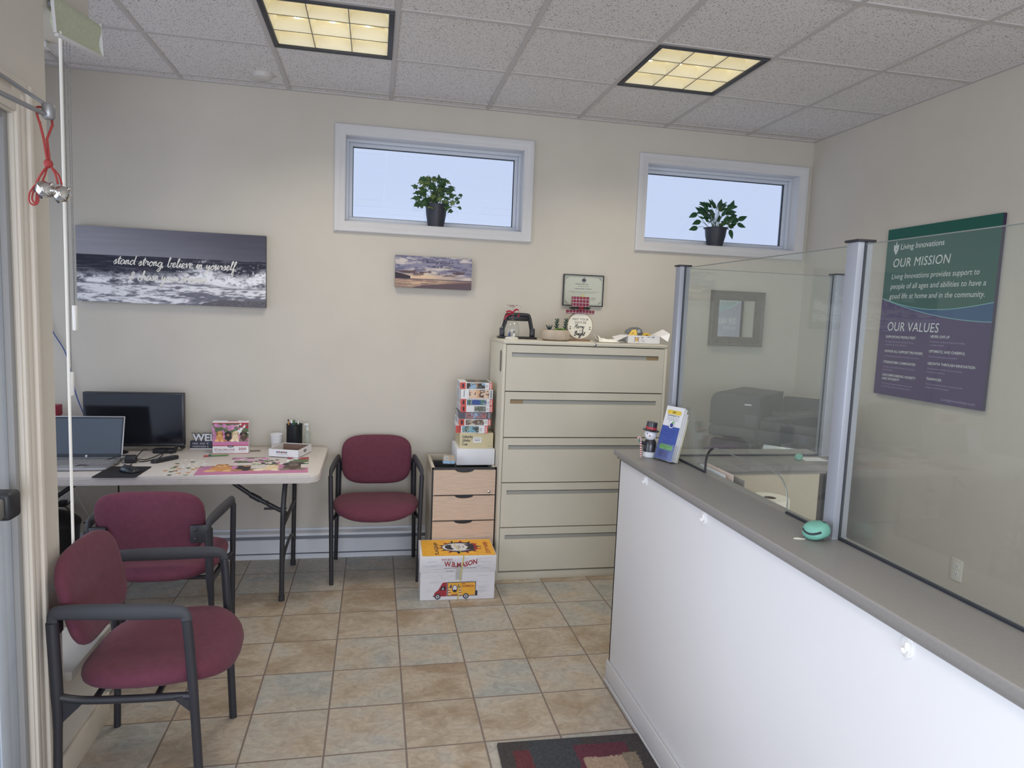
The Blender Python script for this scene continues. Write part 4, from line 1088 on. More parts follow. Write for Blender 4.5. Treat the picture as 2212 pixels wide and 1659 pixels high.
tag(mb.build('white_cable', pm('off_white_cable', (208, 204, 198), .5)), 'thick off-white cable hanging under the table', 'cable')
mb = MB(); mb.tube(catmull([(-1.62, -.30, .34), (-1.52, -.33, .36), (-1.43, -.42, .42), (-1.36, -.52, .56), (-1.34, -.58, .684)], 7), .004, 7)
tag(mb.build('black_cable', _M['black_cable']), 'black cable looping from the bin to the tabletop behind the chair', 'cable')
t = thing('waste_bin', 'black round waste bin under the left part of the table', 'bin', (-1.735, -.42, 0))
mb = MB(); mb.lathe([(0, 0), (.11, 0), (.136, .36), (.142, .37), (.142, .38), (.132, .38), (.105, .01), (0, .01)], n=32); mb.build('pail', M_black, parent=t)
mb = MB(); mb.lathe([(.141, .381), (.137, .392), (.10, .425), (.05, .445), (0, .45)], n=32); mb.build('dome_lid', M_black, parent=t)

# ================================================================== BASEBOARD HEATER
t = thing('baseboard_heater', 'long white baseboard heater along the foot of the back wall', 'heater', (-.83, 0, 0))
M_heat = pm('white_enamel', (214, 217, 224), .4, var=.01)
mb = MB(); F = frame((-1.6, 0, 0), (0, -1, 0), (0, 0, 1))
for prof in ([(0, .0), (.008, .0), (.008, .185), (0, .185)], [(.008, .172), (.056, .166), (.062, .158), (.062, .150), (.058, .150), (.056, .158), (.008, .166)],
             [(.058, .035), (.066, .040), (.067, .122), (.060, .128), (.056, .126), (.056, .045)], [(.010, .0), (.066, .0), (.066, .026), (.060, .030), (.010, .012)]):
    a = sum(prof[i][0] * prof[(i + 1) % len(prof)][1] - prof[(i + 1) % len(prof)][0] * prof[i][1] for i in range(len(prof)))
    pr = prof if a > 0 else prof[::-1]
    Fx = Matrix(((0, 0, 1, -1.6), (-1, 0, 0, 0), (0, 1, 0, 0), (0, 0, 0, 1)))
    mb.prism([(p[0], p[1]) for p in pr][::1], 0, 3.2, 0, Fx)
mb.build('cover', M_heat, parent=t)
mb = MB()
for x in np.arange(-1.58, 1.58, .012): mb.box(x, x + .0012, -.054, -.012, .05, .135)
mb.tube([(-1.59, -.033, .09), (1.59, -.033, .09)], .012, 10)
mb.build('fin_element', pm('grey_fins', (120, 124, 130), .5, .5), parent=t)
mb = MB(); mb.box(-1.6, 1.6, -.058, -.055, .128, .150, 0); mb.build('damper', pm('grey_damper', (126, 130, 138), .4, .3), parent=t)
for x in (-1.6, 1.597):
    mb = MB(); mb.box(x, x + .003, -.068, 0, 0, .186, 0); mb.build('end_cap', M_heat, parent=t)

# ================================================================== WALL PICTURES
def ocean(U, V):
    x = U; t = 1 - V
    sky = mixc(C3(158, 158, 168) + 0 * x[:, None], C3(84, 84, 96), sstep(0, 1, x * .75 + (.40 - t) * .5))
    sky = sky + (.05 * (fbm(x * 3 + t * 5, t * 22, 3, 4) - .5))[:, None]
    c = sky
    hz = .372 - .01 * x
    st = fbm(x * 9, t * 95, 7, 4)
    sea = mixc(C3(56, 58, 70), C3(128, 130, 140), sstep(.52, .78, st) * .75)
    c = np.where((t > hz)[:, None], sea, c)
    crest = .60 + .055 * (fbm(x * 5, 0 * x, 12, 3) - .5) - .12 * np.exp(-((x - .68) / .14) ** 2) - .10 * np.exp(-((x - 1.0) / .09) ** 2) - .02 * np.exp(-((x - .3) / .1) ** 2)
    lump = fbm(x * 16, t * 14, 23, 6); fine = fbm(x * 70, t * 40, 29, 5)
    w = sstep(-.03, .05, t - crest - .16 * (fine - .5) - .10 * (lump - .5))
    foam = mixc(C3(92, 92, 104), C3(246, 246, 250), sstep(.30, .62, .62 * lump + .42 * fine + .10 * x - .05))
    c = mixc(c, foam, w)
    spray = sstep(.60, .72, fine) * sstep(-.17, -.02, t - crest) * (1 - w) * sstep(.42, .55, x); c = mixc(c, C3(226, 226, 230), spray)
    tr = sstep(.70, .77, t - .03 * np.sin(x * 7) - .05 * (lump - .5))
    wash = .55 * fbm(x * 30 + t * 12, t * 60, 41, 5) + .45 * fbm(x * 9 - t * 5, t * 22, 43, 4)
    c = mixc(c, mixc(C3(120, 120, 132), C3(236, 236, 240), sstep(.36, .56, wash - .10 * sstep(.45, .70, x) * sstep(.80, .90, t))), tr)
    troughd = sstep(.02, .0, np.abs(t - .735 - .02 * np.sin(x * 9))) * .7; c = mixc(c, C3(84, 84, 96), troughd * (1 - .5 * fine))
    sand = sstep(.0, .02, (t - .90) - .14 * (.74 - x) * (x < .74) * 1.0 - .55 * np.clip(.74 - x, 0, 1) + .02 * (fine - .5)) * (x > .60)
    c = mixc(c, (C3(104, 102, 108) * (.8 + .45 * fbm(x * 240, t * 110, 51, 2)[:, None])), sand)
    return c
M_edge = pm('dark_canvas_edge', (70, 70, 80), .7)
t = thing('canvas_print', 'wide black and white canvas of a breaking wave with white script lettering', 'picture', (-1.196, -.002, 1.605))
mb = MB(); mb.box(-.528, .528, -.034, -.002, 0, .440, 0, .002)
F = frame((-.528, -.0342, 0), (1, 0, 0), (0, 0, 1))
mb.picture(F, 1.056, .440, 380, 160, ocean, 1)
cursive(mb, 'stand strong, believe in yourself', .196, .225, .0275, F, 2, .0060, .25, 1.04, .06, 5, .0012, .45, -.010)
cursive(mb, '& chase your dreams', .280, .137, .0275, F, 2, .0072, .25, 1.0, .06, 9, .0012, .45, -.004)
mb.build('canvas', [M_edge, printed('printed_canvas', .75, .15), pm('cream_lettering', (236, 232, 224), .7)], parent=t)

def sunset(U, V):
    x = U; t = 1 - V
    k = fbm(x * 5 + t * 2, t * 9, 61, 5); k2 = fbm(x * 11, t * 16, 67, 5)
    c = mixc(C3(142, 140, 160) + 0 * x[:, None], C3(208, 198, 194), sstep(.40, .62, k))
    c = mixc(c, C3(98, 98, 126), .75 * sstep(.50, .68, k2) * (1 - sstep(.55, .7, t)))
    glow = np.exp(-((t - .66) / .12) ** 2) * np.exp(-((x - .35) / .45) ** 2); c = mixc(c, C3(226, 196, 164), np.clip(glow, 0, 1))
    dk = sstep(.52, .60, fbm(x * 7 + 5, t * 12, 71, 5)) * np.exp(-((t - .52) / .09) ** 2); c = mixc(c, C3(96, 80, 84), dk)
    hill = (t > .62 - .10 * (x < .18) * (1 - x / .18)) & (t < .71) & (x < .20); c[hill] = np.array([70, 64, 70]) / 255
    sea = mixc(C3(134, 112, 108), C3(206, 176, 150), sstep(.40, .62, fbm(x * 8, t * 50, 83, 4)) * np.exp(-((x - .38) / .4) ** 2) + .12)
    c = np.where((t > .715)[:, None], sea, c)
    c = np.where(((t > .712) & (t < .735))[:, None], C3(86, 78, 96), c)
    b = sstep(0, .02, t - (1.0 - .24 * np.clip((x - .22) / .78, 0, 1) ** .55)); c = mixc(c, C3(104, 90, 96), b)
    return c
t = thing('canvas_print', 'small canvas of a purple and orange sunset beach below the left high window', 'picture', (.365, -.002, 1.772))
mb = MB(); mb.box(-.247, .247, -.034, -.002, 0, .202, 0, .002)
F = frame((-.247, -.0342, 0), (1, 0, 0), (0, 0, 1)); mb.picture(F, .494, .202, 200, 84, sunset, 1)
cursive(mb, 'Be the change you wish to', .165, .163, .0105, F, 2, .0018, .3, 1.0, .05, 4, .0012, .3, -.02)
cursive(mb, 'see in the world', .235, .133, .0105, F, 2, .0018, .3, 1.0, .05, 8, .0012, .3, -.02)
mb.build('canvas', [M_edge, _M['printed_canvas'], pm('dark_violet_ink', (60, 56, 88), .6)], parent=t)

# framed certificate
t = thing('certificate', 'framed certificate in a thin black frame behind the plaid top hat sign', 'certificate', (1.385, -.002, 1.70))
M_thin = pm('thin_black_frame', (36, 38, 44), .35)
mb = MB(); frame_rects(mb, -.143, .143, 0, .212, .006, -.020, -.002, 0, .0015); mb.build('frame', M_thin, parent=t)
mb = MB(); mb.box(-.138, .138, -.010, -.003, .005, .207, 0); F = frame((-.138, -.0102, .005), (1, 0, 0), (0, 0, 1))
for (x0, x1, z0, z1) in ((.006, .27, .196, .1968), (.006, .27, .006, .0068), (.006, .0068, .006, .1968), (.2692, .27, .006, .1968)): mb.rect(x0, x1, z0, z1, F, 1, .0003)
for x, z in ((.012, .190), (.264, .190), (.012, .012), (.264, .012)):
    sx = 1 if x < .1 else -1; sz = 1 if z < .1 else -1
    mb.stroke([(x, z + sz * .022), (x + sx * .004, z + sz * .006), (x + sx * .022, z)], .002, F, 1); mb.stroke([(x + sx * .004, z + sz * .014), (x + sx * .014, z + sz * .004)], .0015, F, 1)
mb.poly([(.124, .168), (.132, .160), (.148, .160), (.156, .168), (.151, .182), (.148, .176), (.143, .184), (.140, .196), (.137, .184), (.132, .176), (.129, .182)], F, 1)
mb.stroke([(.128, .158), (.140, .154), (.152, .158)], .002, F, 1)
cursive(mb, 'Outstanding Volunteer Team'.replace('O', 'O'), .078, .140, .0055, F, 2, .0009, .3, .78, 0, 2, .0005)
mb.text('This certificate is presented to', .0062, F, .138, .126, 1, 'c', off=.0005)
mb.text('Living Innovations - Volunteers', .0105, F, .138, .109, 1, 'c', off=.0005, shear=.3, bold=.012, fit=.12)
for z in (.092, .084): mb.text('for outstanding service and dedication to the community and for giving time to help', .0048, F, .138, z, 1, 'c', off=.0005, fit=.215 if z > .09 else .17)
mb.disc(.138, .058, .016, .016, F, 3, .0005)
cursive(mb, 'Awal', .192, .044, .008, F, 1, .0009, .3, 1, .1, 3, .0005); mb.rect(.185, .235, .038, .0386, F, 1)
mb.text('Governor', .0045, F, .21, .031, 1, 'c', off=.0005)
mb.build('sheet', [pm('pale_green_paper', (206, 210, 196), .5), pm('blue_black_print', (52, 54, 74), .6), pm('grey_gold_print', (130, 126, 120), .6), pm('yellow_seal', (222, 212, 140), .5)], parent=t)
mb = MB(); mb.box(-.137, .137, -.0155, -.0135, .006, .206); mb.build('glass', glassy('picture_glass', (.99, .99, .99)), parent=t)

# small framed mirror
t = thing('mirror', 'small mirror in an ornate pewter frame on the back wall behind the glass screens', 'mirror', (2.54, -.002, 1.457), rot=(0, 0, math.radians(-.4)))
M_pew = pm('pewter_frame', (86, 79, 70), .42, .3, var=.18, vs=60, bump=.5, bs=160)
x0, x1, z0, z1 = -.138, .138, .070, .328
mb = MB(); prof = [(0, 0), (0, .008), (.008, .010), (.012, .020), (.018, .014), (.028, .018), (.045, .030), (.056, .034), (.060, .040), (.066, .034), (.068, .0)]
c = [(x0, z0, -1, -1), (x1, z0, 1, -1), (x1, z1, 1, 1), (x0, z1, -1, 1)]; n = len(prof); vs = []; fs = []
for (x, z, sx, sz) in c:
    for d, h in prof: vs.append((x + sx * d, -h, z + sz * d))
for k in range(4):
    j = (k + 1) % 4
    for i in range(n - 1): fs.append((k * n + i, j * n + i, j * n + i + 1, k * n + i + 1))
mb.add(vs, fs)
mb.build('frame', M_pew, parent=t)
mb = MB(); R2 = random.Random(5)
for a, b, ax in ((x0, x1, 'b'), (x0, x1, 't'), (z0, z1, 'l'), (z0, z1, 'r')):
    n_ = int((b - a + .08) / .016)
    for k in range(n_):
        p = a - .04 + (b - a + .08) * (k + .5) / n_; q = .036
        x, z = {'b': (p, z0 - q), 't': (p, z1 + q), 'l': (x0 - q, p), 'r': (x1 + q, p)}[ax]
        mb.lathe([(.0062, 0), (.005, .004), (.002, .006), (0, .0065)], (0, 0, 0), 8, 0, Matrix.Translation((x, -.0235, z)) @ Matrix.Rotation(PI / 2, 4, 'X'))
mb.build('carved_beading', M_pew, parent=t)
mb = MB(); mb.box(x0 - .002, x1 + .002, -.006, -.004, z0 - .002, z1 + .002); mb.build('mirror_glass', pm('mirror_silver', (226, 230, 226), .01, 1.0), parent=t)

# mission poster on the right wall
PWD, PHT = .770, .992
t = thing('poster', 'green, blue and purple mission and values poster board on the right wall', 'poster', (XR - .002, -.838, 1.230))
F = frame((-.0202, 0, 0), (0, -1, 0), (0, 0, 1))
mb = MB(); mb.box(-.020, 0, -PWD, 0, 0, PHT, 0, .001)
M_pg = pm('poster_green', (22, 88, 76), .38, spec=.35); M_pb = pm('poster_blue', (28, 82, 128), .38, spec=.35); M_pp = pm('poster_purple', (72, 52, 102), .38, spec=.35)
M_pt = pm('poster_pale_lettering', (222, 228, 226), .5); M_pt2 = pm('poster_dim_lettering', (168, 152, 190), .5); M_pl = pm('poster_line', (126, 186, 190), .5)
def q1(u): return (.585 - .065 * math.sin(PI * min(1, u * .93)) ** 1.0 * (1 - .25 * u) - .0 + (-.02 * u)) * PHT
def q2(u): return (.585 - .13 * (1 - (1 - u) ** 1.9)) * PHT
us = [k / 24 for k in range(25)]
mb.poly([(0, 0), (PWD, 0)] + [(u * PWD, q2(u)) for u in reversed(us)], F, 1, .0003)
g1 = [(u * PWD, max(q1(u), q2(u))) for u in us]
mb.poly([(u * PWD, q2(u)) for u in us] + list(reversed(g1))[:-1], F, 2, .0003)
mb.poly([(0, PHT)] + g1 + [(PWD, PHT)], F, 3, .0003)
mb.stroke(g1, .004, F, 6, .0007, 1); mb.stroke([(u * PWD, q2(u)) for u in us], .004, F, 6, .0007, 1)
# leaf-in-shield mark and name
mb.poly([(.056, .900), (.066, .892), (.086, .892), (.096, .900), (.094, .868), (.084, .850), (.076, .836), (.068, .850), (.058, .868)], F, 4, .0006)
mb.poly([(.072, .880), (.076, .862), (.080, .880), (.086, .886), (.076, .872), (.066, .886)], F, 3, .0009)
mb.poly([(.070, .894), (.076, .918), (.082, .894)], F, 4, .0006)
mb.text('Living Innovations', .046, F, .108, .866, 4, shear=.12, bold=.006, off=.0006, fit=.318)
mb.text('OUR MISSION', .072, F, .058, .765, 4, shear=.15, off=.0006, space=1.06, fit=.420)
for k, (s_, w_) in enumerate((('Living Innovations provides support to', .610), ('people of all ages and abilities to have a', .655), ('good life at home and in the community.', .655))):
    mb.text(s_, .044, F, .058, .695 - k * .058, 4, shear=.15, off=.0006, fit=w_)
mb.text('OUR VALUES', .074, F, .062, .388, 4, shear=.1, off=.0006, space=1.06, fit=.385)
Lc = [('SUPPORTING PEOPLE FIRST', .348, ('We believe each person is valuable and will put', 'individuals at the center of all we do.')), ('HONOR ALL SUPPORT PROVIDERS', .262, ('Our Direct Support Providers are the key to our success.',)),
      ('STRENGTHEN COMMUNITIES', .196, ('We believe that by including all people, communities', 'become stronger.')), ('UNCOMPROMISING HONESTY', .118, ()), ('AND INTEGRITY', .096, ('We embrace the highest standards of ethics in all of', 'our relationships, services and business practices.'))]
Rc = [('NEVER GIVE UP', .362, ('We will work creatively to support lives, building', "on people's strengths.")), ('OPTIMISTIC AND CHEERFUL', .280, ('We will be positive, pleasant and hopeful.',)),
      ('GROWTH THROUGH INNOVATION', .212, ('We will find new and better ways to serve people,', 'and grow our organization.')), ('TEAMWORK', .126, ('We will work well with others in the interest of the', 'individuals and families we support.'))]
for x0_, colm in ((.060, Lc), (.395, Rc)):
    for h_, y_, sub in colm:
        mb.text(h_, .0205, F, x0_, y_ - .004, 4, bold=.012, off=.0006, sx=.92)
        for q, s_ in enumerate(sub): mb.text(s_, .0125, F, x0_, y_ - .030 - q * .018, 5, off=.0006, sx=.92)
mb.text('LivingInnovations.com', .020, F, .510, .020, 5, off=.0006, fit=.215)
mb.build('board', [pm('poster_dark_edge', (52, 42, 70), .5), M_pp, M_pb, M_pg, M_pt, M_pt2, M_pl], parent=t)

# ================================================================== DRAWER UNIT, CARTON, STACK
M_maple = pm('pale_maple', (206, 182, 162), .45, spec=.35, var=.05, vs=5, stretch=(2, 2, 30))
M_side = pm('beige_laminate', (196, 188, 170), .5, var=.01)
t = thing('drawer_unit', 'pale wooden drawer unit with three drawers between the chair and the tall filing cabinet', 'drawer unit', (.546, -.29, 0))
mb = MB()
mb.box(-.196, -.178, -.19, .21, .04, .690, 0, .001); mb.box(.178, .196, -.19, .21, .04, .690, 0, .001); mb.box(-.178, .178, .195, .21, .04, .690, 0); mb.box(-.178, .178, -.19, .195, .04, .06, 0)
mb.build('carcass', M_side, parent=t)
mb = MB(); mb.box(-.180, .180, -.19, .195, .645, .652, 0)
for a in ((-.178, .178, -.196, -.188, .06, .690), (-.1965, -.188, -.198, -.19, .04, .692), (.188, .1965, -.198, -.19, .04, .692), (-.1965, .1965, -.198, -.19, .680, .692)): mb.box(*a[:4], a[4], a[5])
mb.box(-.05, -.044, -.18, .19, .652, .685); mb.box(-.178, -.05, .02, .026, .652, .685)
mb.build('dark_tray', M_black, parent=t)
for k in range(3):
    z1 = .679 - k * .158; z0 = z1 - .150
    mb = MB()
    pts = [(-.188, z0), (.188, z0), (.188, z1), (.058, z1)] + [(.05 * math.cos(a) * 1.12, z1 - .017 * math.sin(a)) for a in np.linspace(.15, PI - .15, 11)] + [(-.058, z1), (-.188, z1)]
    Fd = Matrix(((1, 0, 0, 0), (0, 0, 1, -.214), (0, 1, 0, 0), (0, 0, 0, 1)))
    mb.prism(pts[::-1], 0, .016, 0, Fd)
    d = mb.build('drawer', M_maple, parent=t)
    mb = MB(); mb.box(-.07, .07, -.199, -.193, z1 - .026, z1 + .004, 0); mb.build('finger_pull', M_black, parent=d)
mb = MB(); mb.lathe([(0, 0), (.008, 0), (.008, .003), (.005, .004), (0, .004)], (0, 0, 0), 16, 0, Matrix.Translation((.150, -.214, .545)) @ Matrix.Rotation(PI / 2, 4, 'X')); mb.build('lock', pm('chrome', (190, 190, 190), .2, 1), parent=t)
for sx in (-.16, .16):
    for sy in (-.16, .17):
        mb = MB(); mb.lathe([(.018, 0), (.018, .04)], (sx, sy, 0), 14); mb.build('foot', M_black, parent=t)

# copy paper carton
M_cart = pm('white_carton', (214, 213, 218), .6, var=.012); M_yel = pm('amber_print', (226, 168, 58), .55, var=.04, vs=30); M_redp = pm('dark_red_print', (152, 42, 52), .55); M_grey = pm('scuffed_grey_print', (180, 180, 186), .6); M_navp = pm('navy_print', (58, 62, 96), .55)
t = thing('paper_carton', 'white and yellow paper carton with a printed delivery truck, on the floor', 'carton', (.489, -.664, 0), -.03)
cw, cd, ch = .424, .275, .258
def plank(mb, F, w, h, seed, dens, mat, x0=0):
    R = random.Random(seed)
    for _ in range(dens):
        x = R.uniform(.01, w - .06); l = R.uniform(.01, .07); y = R.uniform(.01, h - .01); l = min(l, w - .008 - x)
        mb.rect(x, x + l, y, y + R.uniform(.0004, .0010), F, mat, .0004)
mb = MB(); mb.box(-cw / 2, cw / 2, -cd / 2, cd / 2, 0, .165, 0, .002, 1)
F = frame((-cw / 2, -cd / 2 - .0003, 0), (1, 0, 0), (0, 0, 1)); plank(mb, F, cw, .16, 3, 90, 4)
# truck
X0, Y0 = .078, .022
mb.poly([(X0 + .075, Y0), (X0 + .238, Y0), (X0 + .238, Y0 + .083), (X0 + .075, Y0 + .083)], F, 5, .0006)
mb.rect(X0 + .079, X0 + .234, Y0 + .004, Y0 + .079, F, 1, .0009)
mb.poly([(X0, Y0), (X0 + .073, Y0), (X0 + .073, Y0 + .083), (X0 + .048, Y0 + .080), (X0 + .025, Y0 + .030 + .008), (X0 + .004, Y0 + .022)], F, 2, .0008)
mb.poly([(X0 + .036, Y0 + .036), (X0 + .064, Y0 + .036), (X0 + .066, Y0 + .058), (X0 + .042, Y0 + .058)], F, 3, .0011); mb.poly([(X0 + .045, Y0 + .040), (X0 + .055, Y0 + .040), (X0 + .052, Y0 + .054)], F, 0, .0014)
mb.rect(X0 - .004, X0 + .010, Y0 - .002, Y0 + .006, F, 3, .0007); mb.rect(X0 + .238, X0 + .248, Y0, Y0 + .030, F, 3, .0007)
for x in (X0 + .022, X0 + .182):
    mb.disc(x, Y0 - .001, .0165, .0165, F, 3, .0012); mb.disc(x, Y0 - .001, .0105, .0105, F, 4, .0014); mb.disc(x, Y0 - .001, .004, .004, F, 3, .0016)
mb.disc(X0 + .118, Y0 + .044, .015, .022, F, 3, .0011); mb.disc(X0 + .118, Y0 + .046, .011, .017, F, 0, .0013); mb.poly([(X0 + .108, Y0 + .026), (X0 + .128, Y0 + .026), (X0 + .124, Y0 + .038), (X0 + .112, Y0 + .038)], F, 3, .0014)
for s_ in (-1, 1):
    for q in range(5): mb.rect(X0 + .118 + s_ * .030 - .008, X0 + .118 + s_ * .030 + .008, Y0 + .012 + q * .007, Y0 + .0155 + q * .007, F, 2 if q % 2 else 0, .0012)
    mb.poly([(X0 + .118 + s_ * .016, Y0 + .050), (X0 + .118 + s_ * .034, Y0 + .048), (X0 + .118 + s_ * .020, Y0 + .072)], F, 5, .0012)
mb.rect(X0 + .100, X0 + .138, Y0 + .006, Y0 + .011, F, 2, .0014)
mb.text('W.B.MASON', .017, F, X0 + .158, Y0 + .052, 2, bold=.02, off=.0012, fit=.070); mb.rect(X0 + .156, X0 + .176, Y0 + .070, Y0 + .074, F, 2, .0012)
for q in range(9): mb.rect(X0 + .250, X0 + .250 + .03 + .04 * ((q * 7) % 5) / 5, Y0 + .018 + q * .004, Y0 + .0188 + q * .004, F, 4, .0005)
mb.build('carton_body', [M_cart, M_yel, M_redp, M_ink, M_grey, M_navp], parent=t)
mb = MB(); lw, ld = cw + .010, cd + .010
mb.box(-lw / 2, lw / 2, -ld / 2, ld / 2, .165, ch, 0, .003, 2)
F = frame((-lw / 2, -ld / 2 - .0003, .165), (1, 0, 0), (0, 0, 1)); plank(mb, F, lw, .09, 8, 110, 4)
mb.text('WHO BUT', .016, F, .120, .068, 2, bold=.015, off=.0006, fit=.062); mb.rect(.116, .178, .062, .0635, F, 4, .0006)
v, f, w = font_mesh('W.B.MASON', .03, 0, .98); k_ = .185 / w
for mat_, g, off in ((0, 1.0, .0007), (2, 1.0, .0009)):
    vv = [(p[0] * k_, p[1] * .040 * (1 + .0) + .012 * (p[0] / w) + .006 * math.cos(6.28 * p[0] / w)) for p in v]
    mb.add([F @ Vector((.138 + a, .028 + b, off)) for a, b in vv], f, mat_)
mb.text('FOR OFFICE SUPPLIES, FURNITURE & PRINTING', .0075, F, .137, .020, 3, off=.0006, fit=.185); mb.text('FOR MORE INFO', .0065, F, .147, .004, 3, off=.0006)
F = frame((-lw / 2, -ld / 2, ch + .0003), (1, 0, 0), (0, 1, 0))
mb.rect(.014, lw - .004, .006, ld - .010, F, 1, .0003)
mb.disc(.235, .145, .105, .085, F, 5, .0004); 
for q in range(14):
    a = q / 14 * 2 * PI; mb.poly([(.235 + .10 * math.cos(a), .145 + .08 * math.sin(a)), (.235 + .135 * math.cos(a + .1), .145 + .118 * math.sin(a + .1)), (.235 + .10 * math.cos(a + .25), .145 + .08 * math.sin(a + .25))], F, 2 if q % 2 else 3, .0004)
mb.disc(.225, .145, .095, .068, F, 0, .0006)
mb.stroke([(.225 + .095 * math.cos(a), .145 + .068 * math.sin(a)) for a in np.linspace(0, 2 * PI, 30)], .006, F, 3, .0008, 1)
mb.poly([(.150, .13), (.165, .108), (.185, .100), (.20, .112), (.19, .13), (.185, .16), (.19, .182), (.165, .185), (.150, .165)], F, 3, .0009); mb.rect(.222, .240, .128, .136, F, 3, .001); mb.rect(.222, .240, .156, .164, F, 3, .001); mb.stroke([(.252, .13), (.258, .146), (.252, .162)], .004, F, 3, .001)
mb.poly([(.265, .10), (.315, .105), (.318, .19), (.262, .19), (.285, .146)], F, 3, .0009)
mb.poly([(.312, .08), (.335, .10), (.335, .195), (.312, .215), (.322, .146)], F, 2, .001)
Fv = frame((-lw / 2 + .108, -ld / 2 + .022, ch + .0006), (0, 1, 0), (-1, 0, 0)); mb.text('FLAGSHIP', .030, Fv, 0, 0, 3, bold=.02, fit=.205)
Fv = frame((lw / 2 - .030, -ld / 2 + .030, ch + .0006), (0, 1, 0), (-1, 0, 0)); mb.text('COPY PAPER', .034, Fv, 0, 0, 2, bold=.02, fit=.200); mb.text('500 x 10', .012, Fv, .08, .045, 2)
mb.build('carton_lid', [M_cart, M_yel, M_redp, M_ink, M_grey, M_navp], parent=t)
mb = MB(); mb.box(-.012, .020, -ld / 2 - .0012, -ld / 2 - .0006, .165, .205, 0); mb.box(-.014, .022, -cd / 2 - .0012, -cd / 2 - .0006, .118, .165, 0); mb.build('packing_tape', pm('grey_tape', (176, 176, 176), .25), parent=t)
mb = MB(); e = .0022
mb.tube([(.004, -cd / 2 - e, .004), (.010, -cd / 2 - e, .10), (.018, -ld / 2 - e, .166), (.030, -ld / 2 - e, ch + e), (.012, -.06, ch + e), (-.006, .02, ch + e), (-.02, ld / 2, ch + e)], .0018, 7)
mb.tube([(.000, -cd / 2 - e, .004), (.012, -cd / 2 - e, .12), (.016, -ld / 2 - e, .168), (.027, -ld / 2 - e, ch + e)], .0016, 7); mb.build('twine', pm('yellow_twine', (206, 190, 98), .7), parent=t)

# things stacked on the drawer unit
t = thing('white_box', 'plain white cardboard box, lowest of the stack on the drawer unit', 'box', (.622, -.30, .692), 0)
mb = MB(); mb.box(-.118, .118, -.12, .155, 0, .100, 0, .0015); mb.build('carton', pm('plain_white_card', (224, 225, 230), .55), parent=t)
mb = MB(); mb.T = Matrix.Translation((-.118, -.12, .1)) 
mb.build('x', M_wcard, parent=t) if False else None
M_cream = pm('cream_card', (206, 194, 158), .6, var=.01)
t = thing('cream_box', 'cream cardboard box with black handwriting below the pile of jigsaw boxes', 'box', (.627, -.28, .792))
mb = MB(); mb.box(-.104, .104, -.115, .12, 0, .096, 0, .0015); F = frame((-.104, -.1153, 0), (1, 0, 0), (0, 0, 1))
cursive(mb, 'Outstanding', .012, .066, .010, F, 1, .0016, .2, .72, .1, 3, .0005); cursive(mb, 'Volunteer', .014, .042, .010, F, 1, .0016, .2, .74, .1, 5, .0005); cursive(mb, 'Team', .010, .018, .011, F, 1, .0016, .2, .85, .1, 6, .0005)
mb.rect(.082, .134, .036, .068, F, 2, .0005); mb.text('Certificate', .0095, F, .108, .056, 1, 'c', off=.0008); mb.text('Refunds', .010, F, .108, .046, 1, 'c', off=.0008, bold=.02)
mb.text('No. 103', .006, F, .176, .012, 1, off=.0005)
mb.disc(.104, .094, .010, .006, F, 3, .0004)
mb.build('carton', [M_cream, M_ink, M_wcard, pm('cream_flap', (190, 178, 142), .7)], parent=t)
def scene_strip(seed, pal):
    P = np.array(pal, float) / 255
    def fn(U, V):
        k = fbm(U * 7 + seed, V * 4, seed, 4); j = fbm(U * 13, V * 6 + seed, seed + 3, 4)
        c = P[0][None] + 0 * U[:, None]
        for q in range(1, len(P)):
            c = mixc(c, P[q][None] + 0 * U[:, None], sstep(.38 + .05 * (q % 2), .60, (k if q % 2 else j) + .14 * np.sin(U * 9 + q * 2.3 + seed)))
        return c
    return fn
GAMES = [
 ('jigsaw box with a brown and black dog picture, lowest of seven jigsaw boxes', .047, 'r', -.011, [(150, 190, 160), (196, 160, 160), (60, 60, 60), (120, 170, 190)], (.20, .72)),
 ('jigsaw box with a cat picture and red ends, second from the bottom of the pile', .041, 'r', .0, [(150, 146, 140), (70, 64, 62), (200, 186, 170), (110, 92, 80)], (.20, .78)),
 ('dark grey jigsaw box, third from the bottom of the pile', .042, 'd', .002, [(78, 74, 84), (120, 110, 126), (150, 176, 206), (160, 110, 110)], (.20, .86)),
 ('jigsaw box with a small grey picture on white, fourth from the bottom of the pile', .041, 'r', .009, [(80, 84, 78), (150, 152, 150), (110, 116, 104)], (.42, .78)),
 ('jigsaw box with a black and white picture, third from the top of the pile', .041, 'r', .009, [(60, 66, 68), (210, 212, 214), (90, 130, 110), (60, 84, 150)], (.19, .80)),
 ('thick jigsaw box with a sleeping ginger cat, second from the top of the pile', .060, 'w', .006, [(70, 52, 50), (214, 170, 132), (228, 200, 176)], (.25, .88)),
 ('jigsaw box with an orange sunset picture, topmost of the pile of seven', .042, 'r', .004, [(70, 66, 60), (206, 130, 60), (150, 180, 206), (60, 50, 44)], (.19, .77))]
M_coral = pm('coral_red_card', (204, 74, 62), .5); M_dkc = pm('dark_grey_card', (84, 80, 90), .5)
z = .888
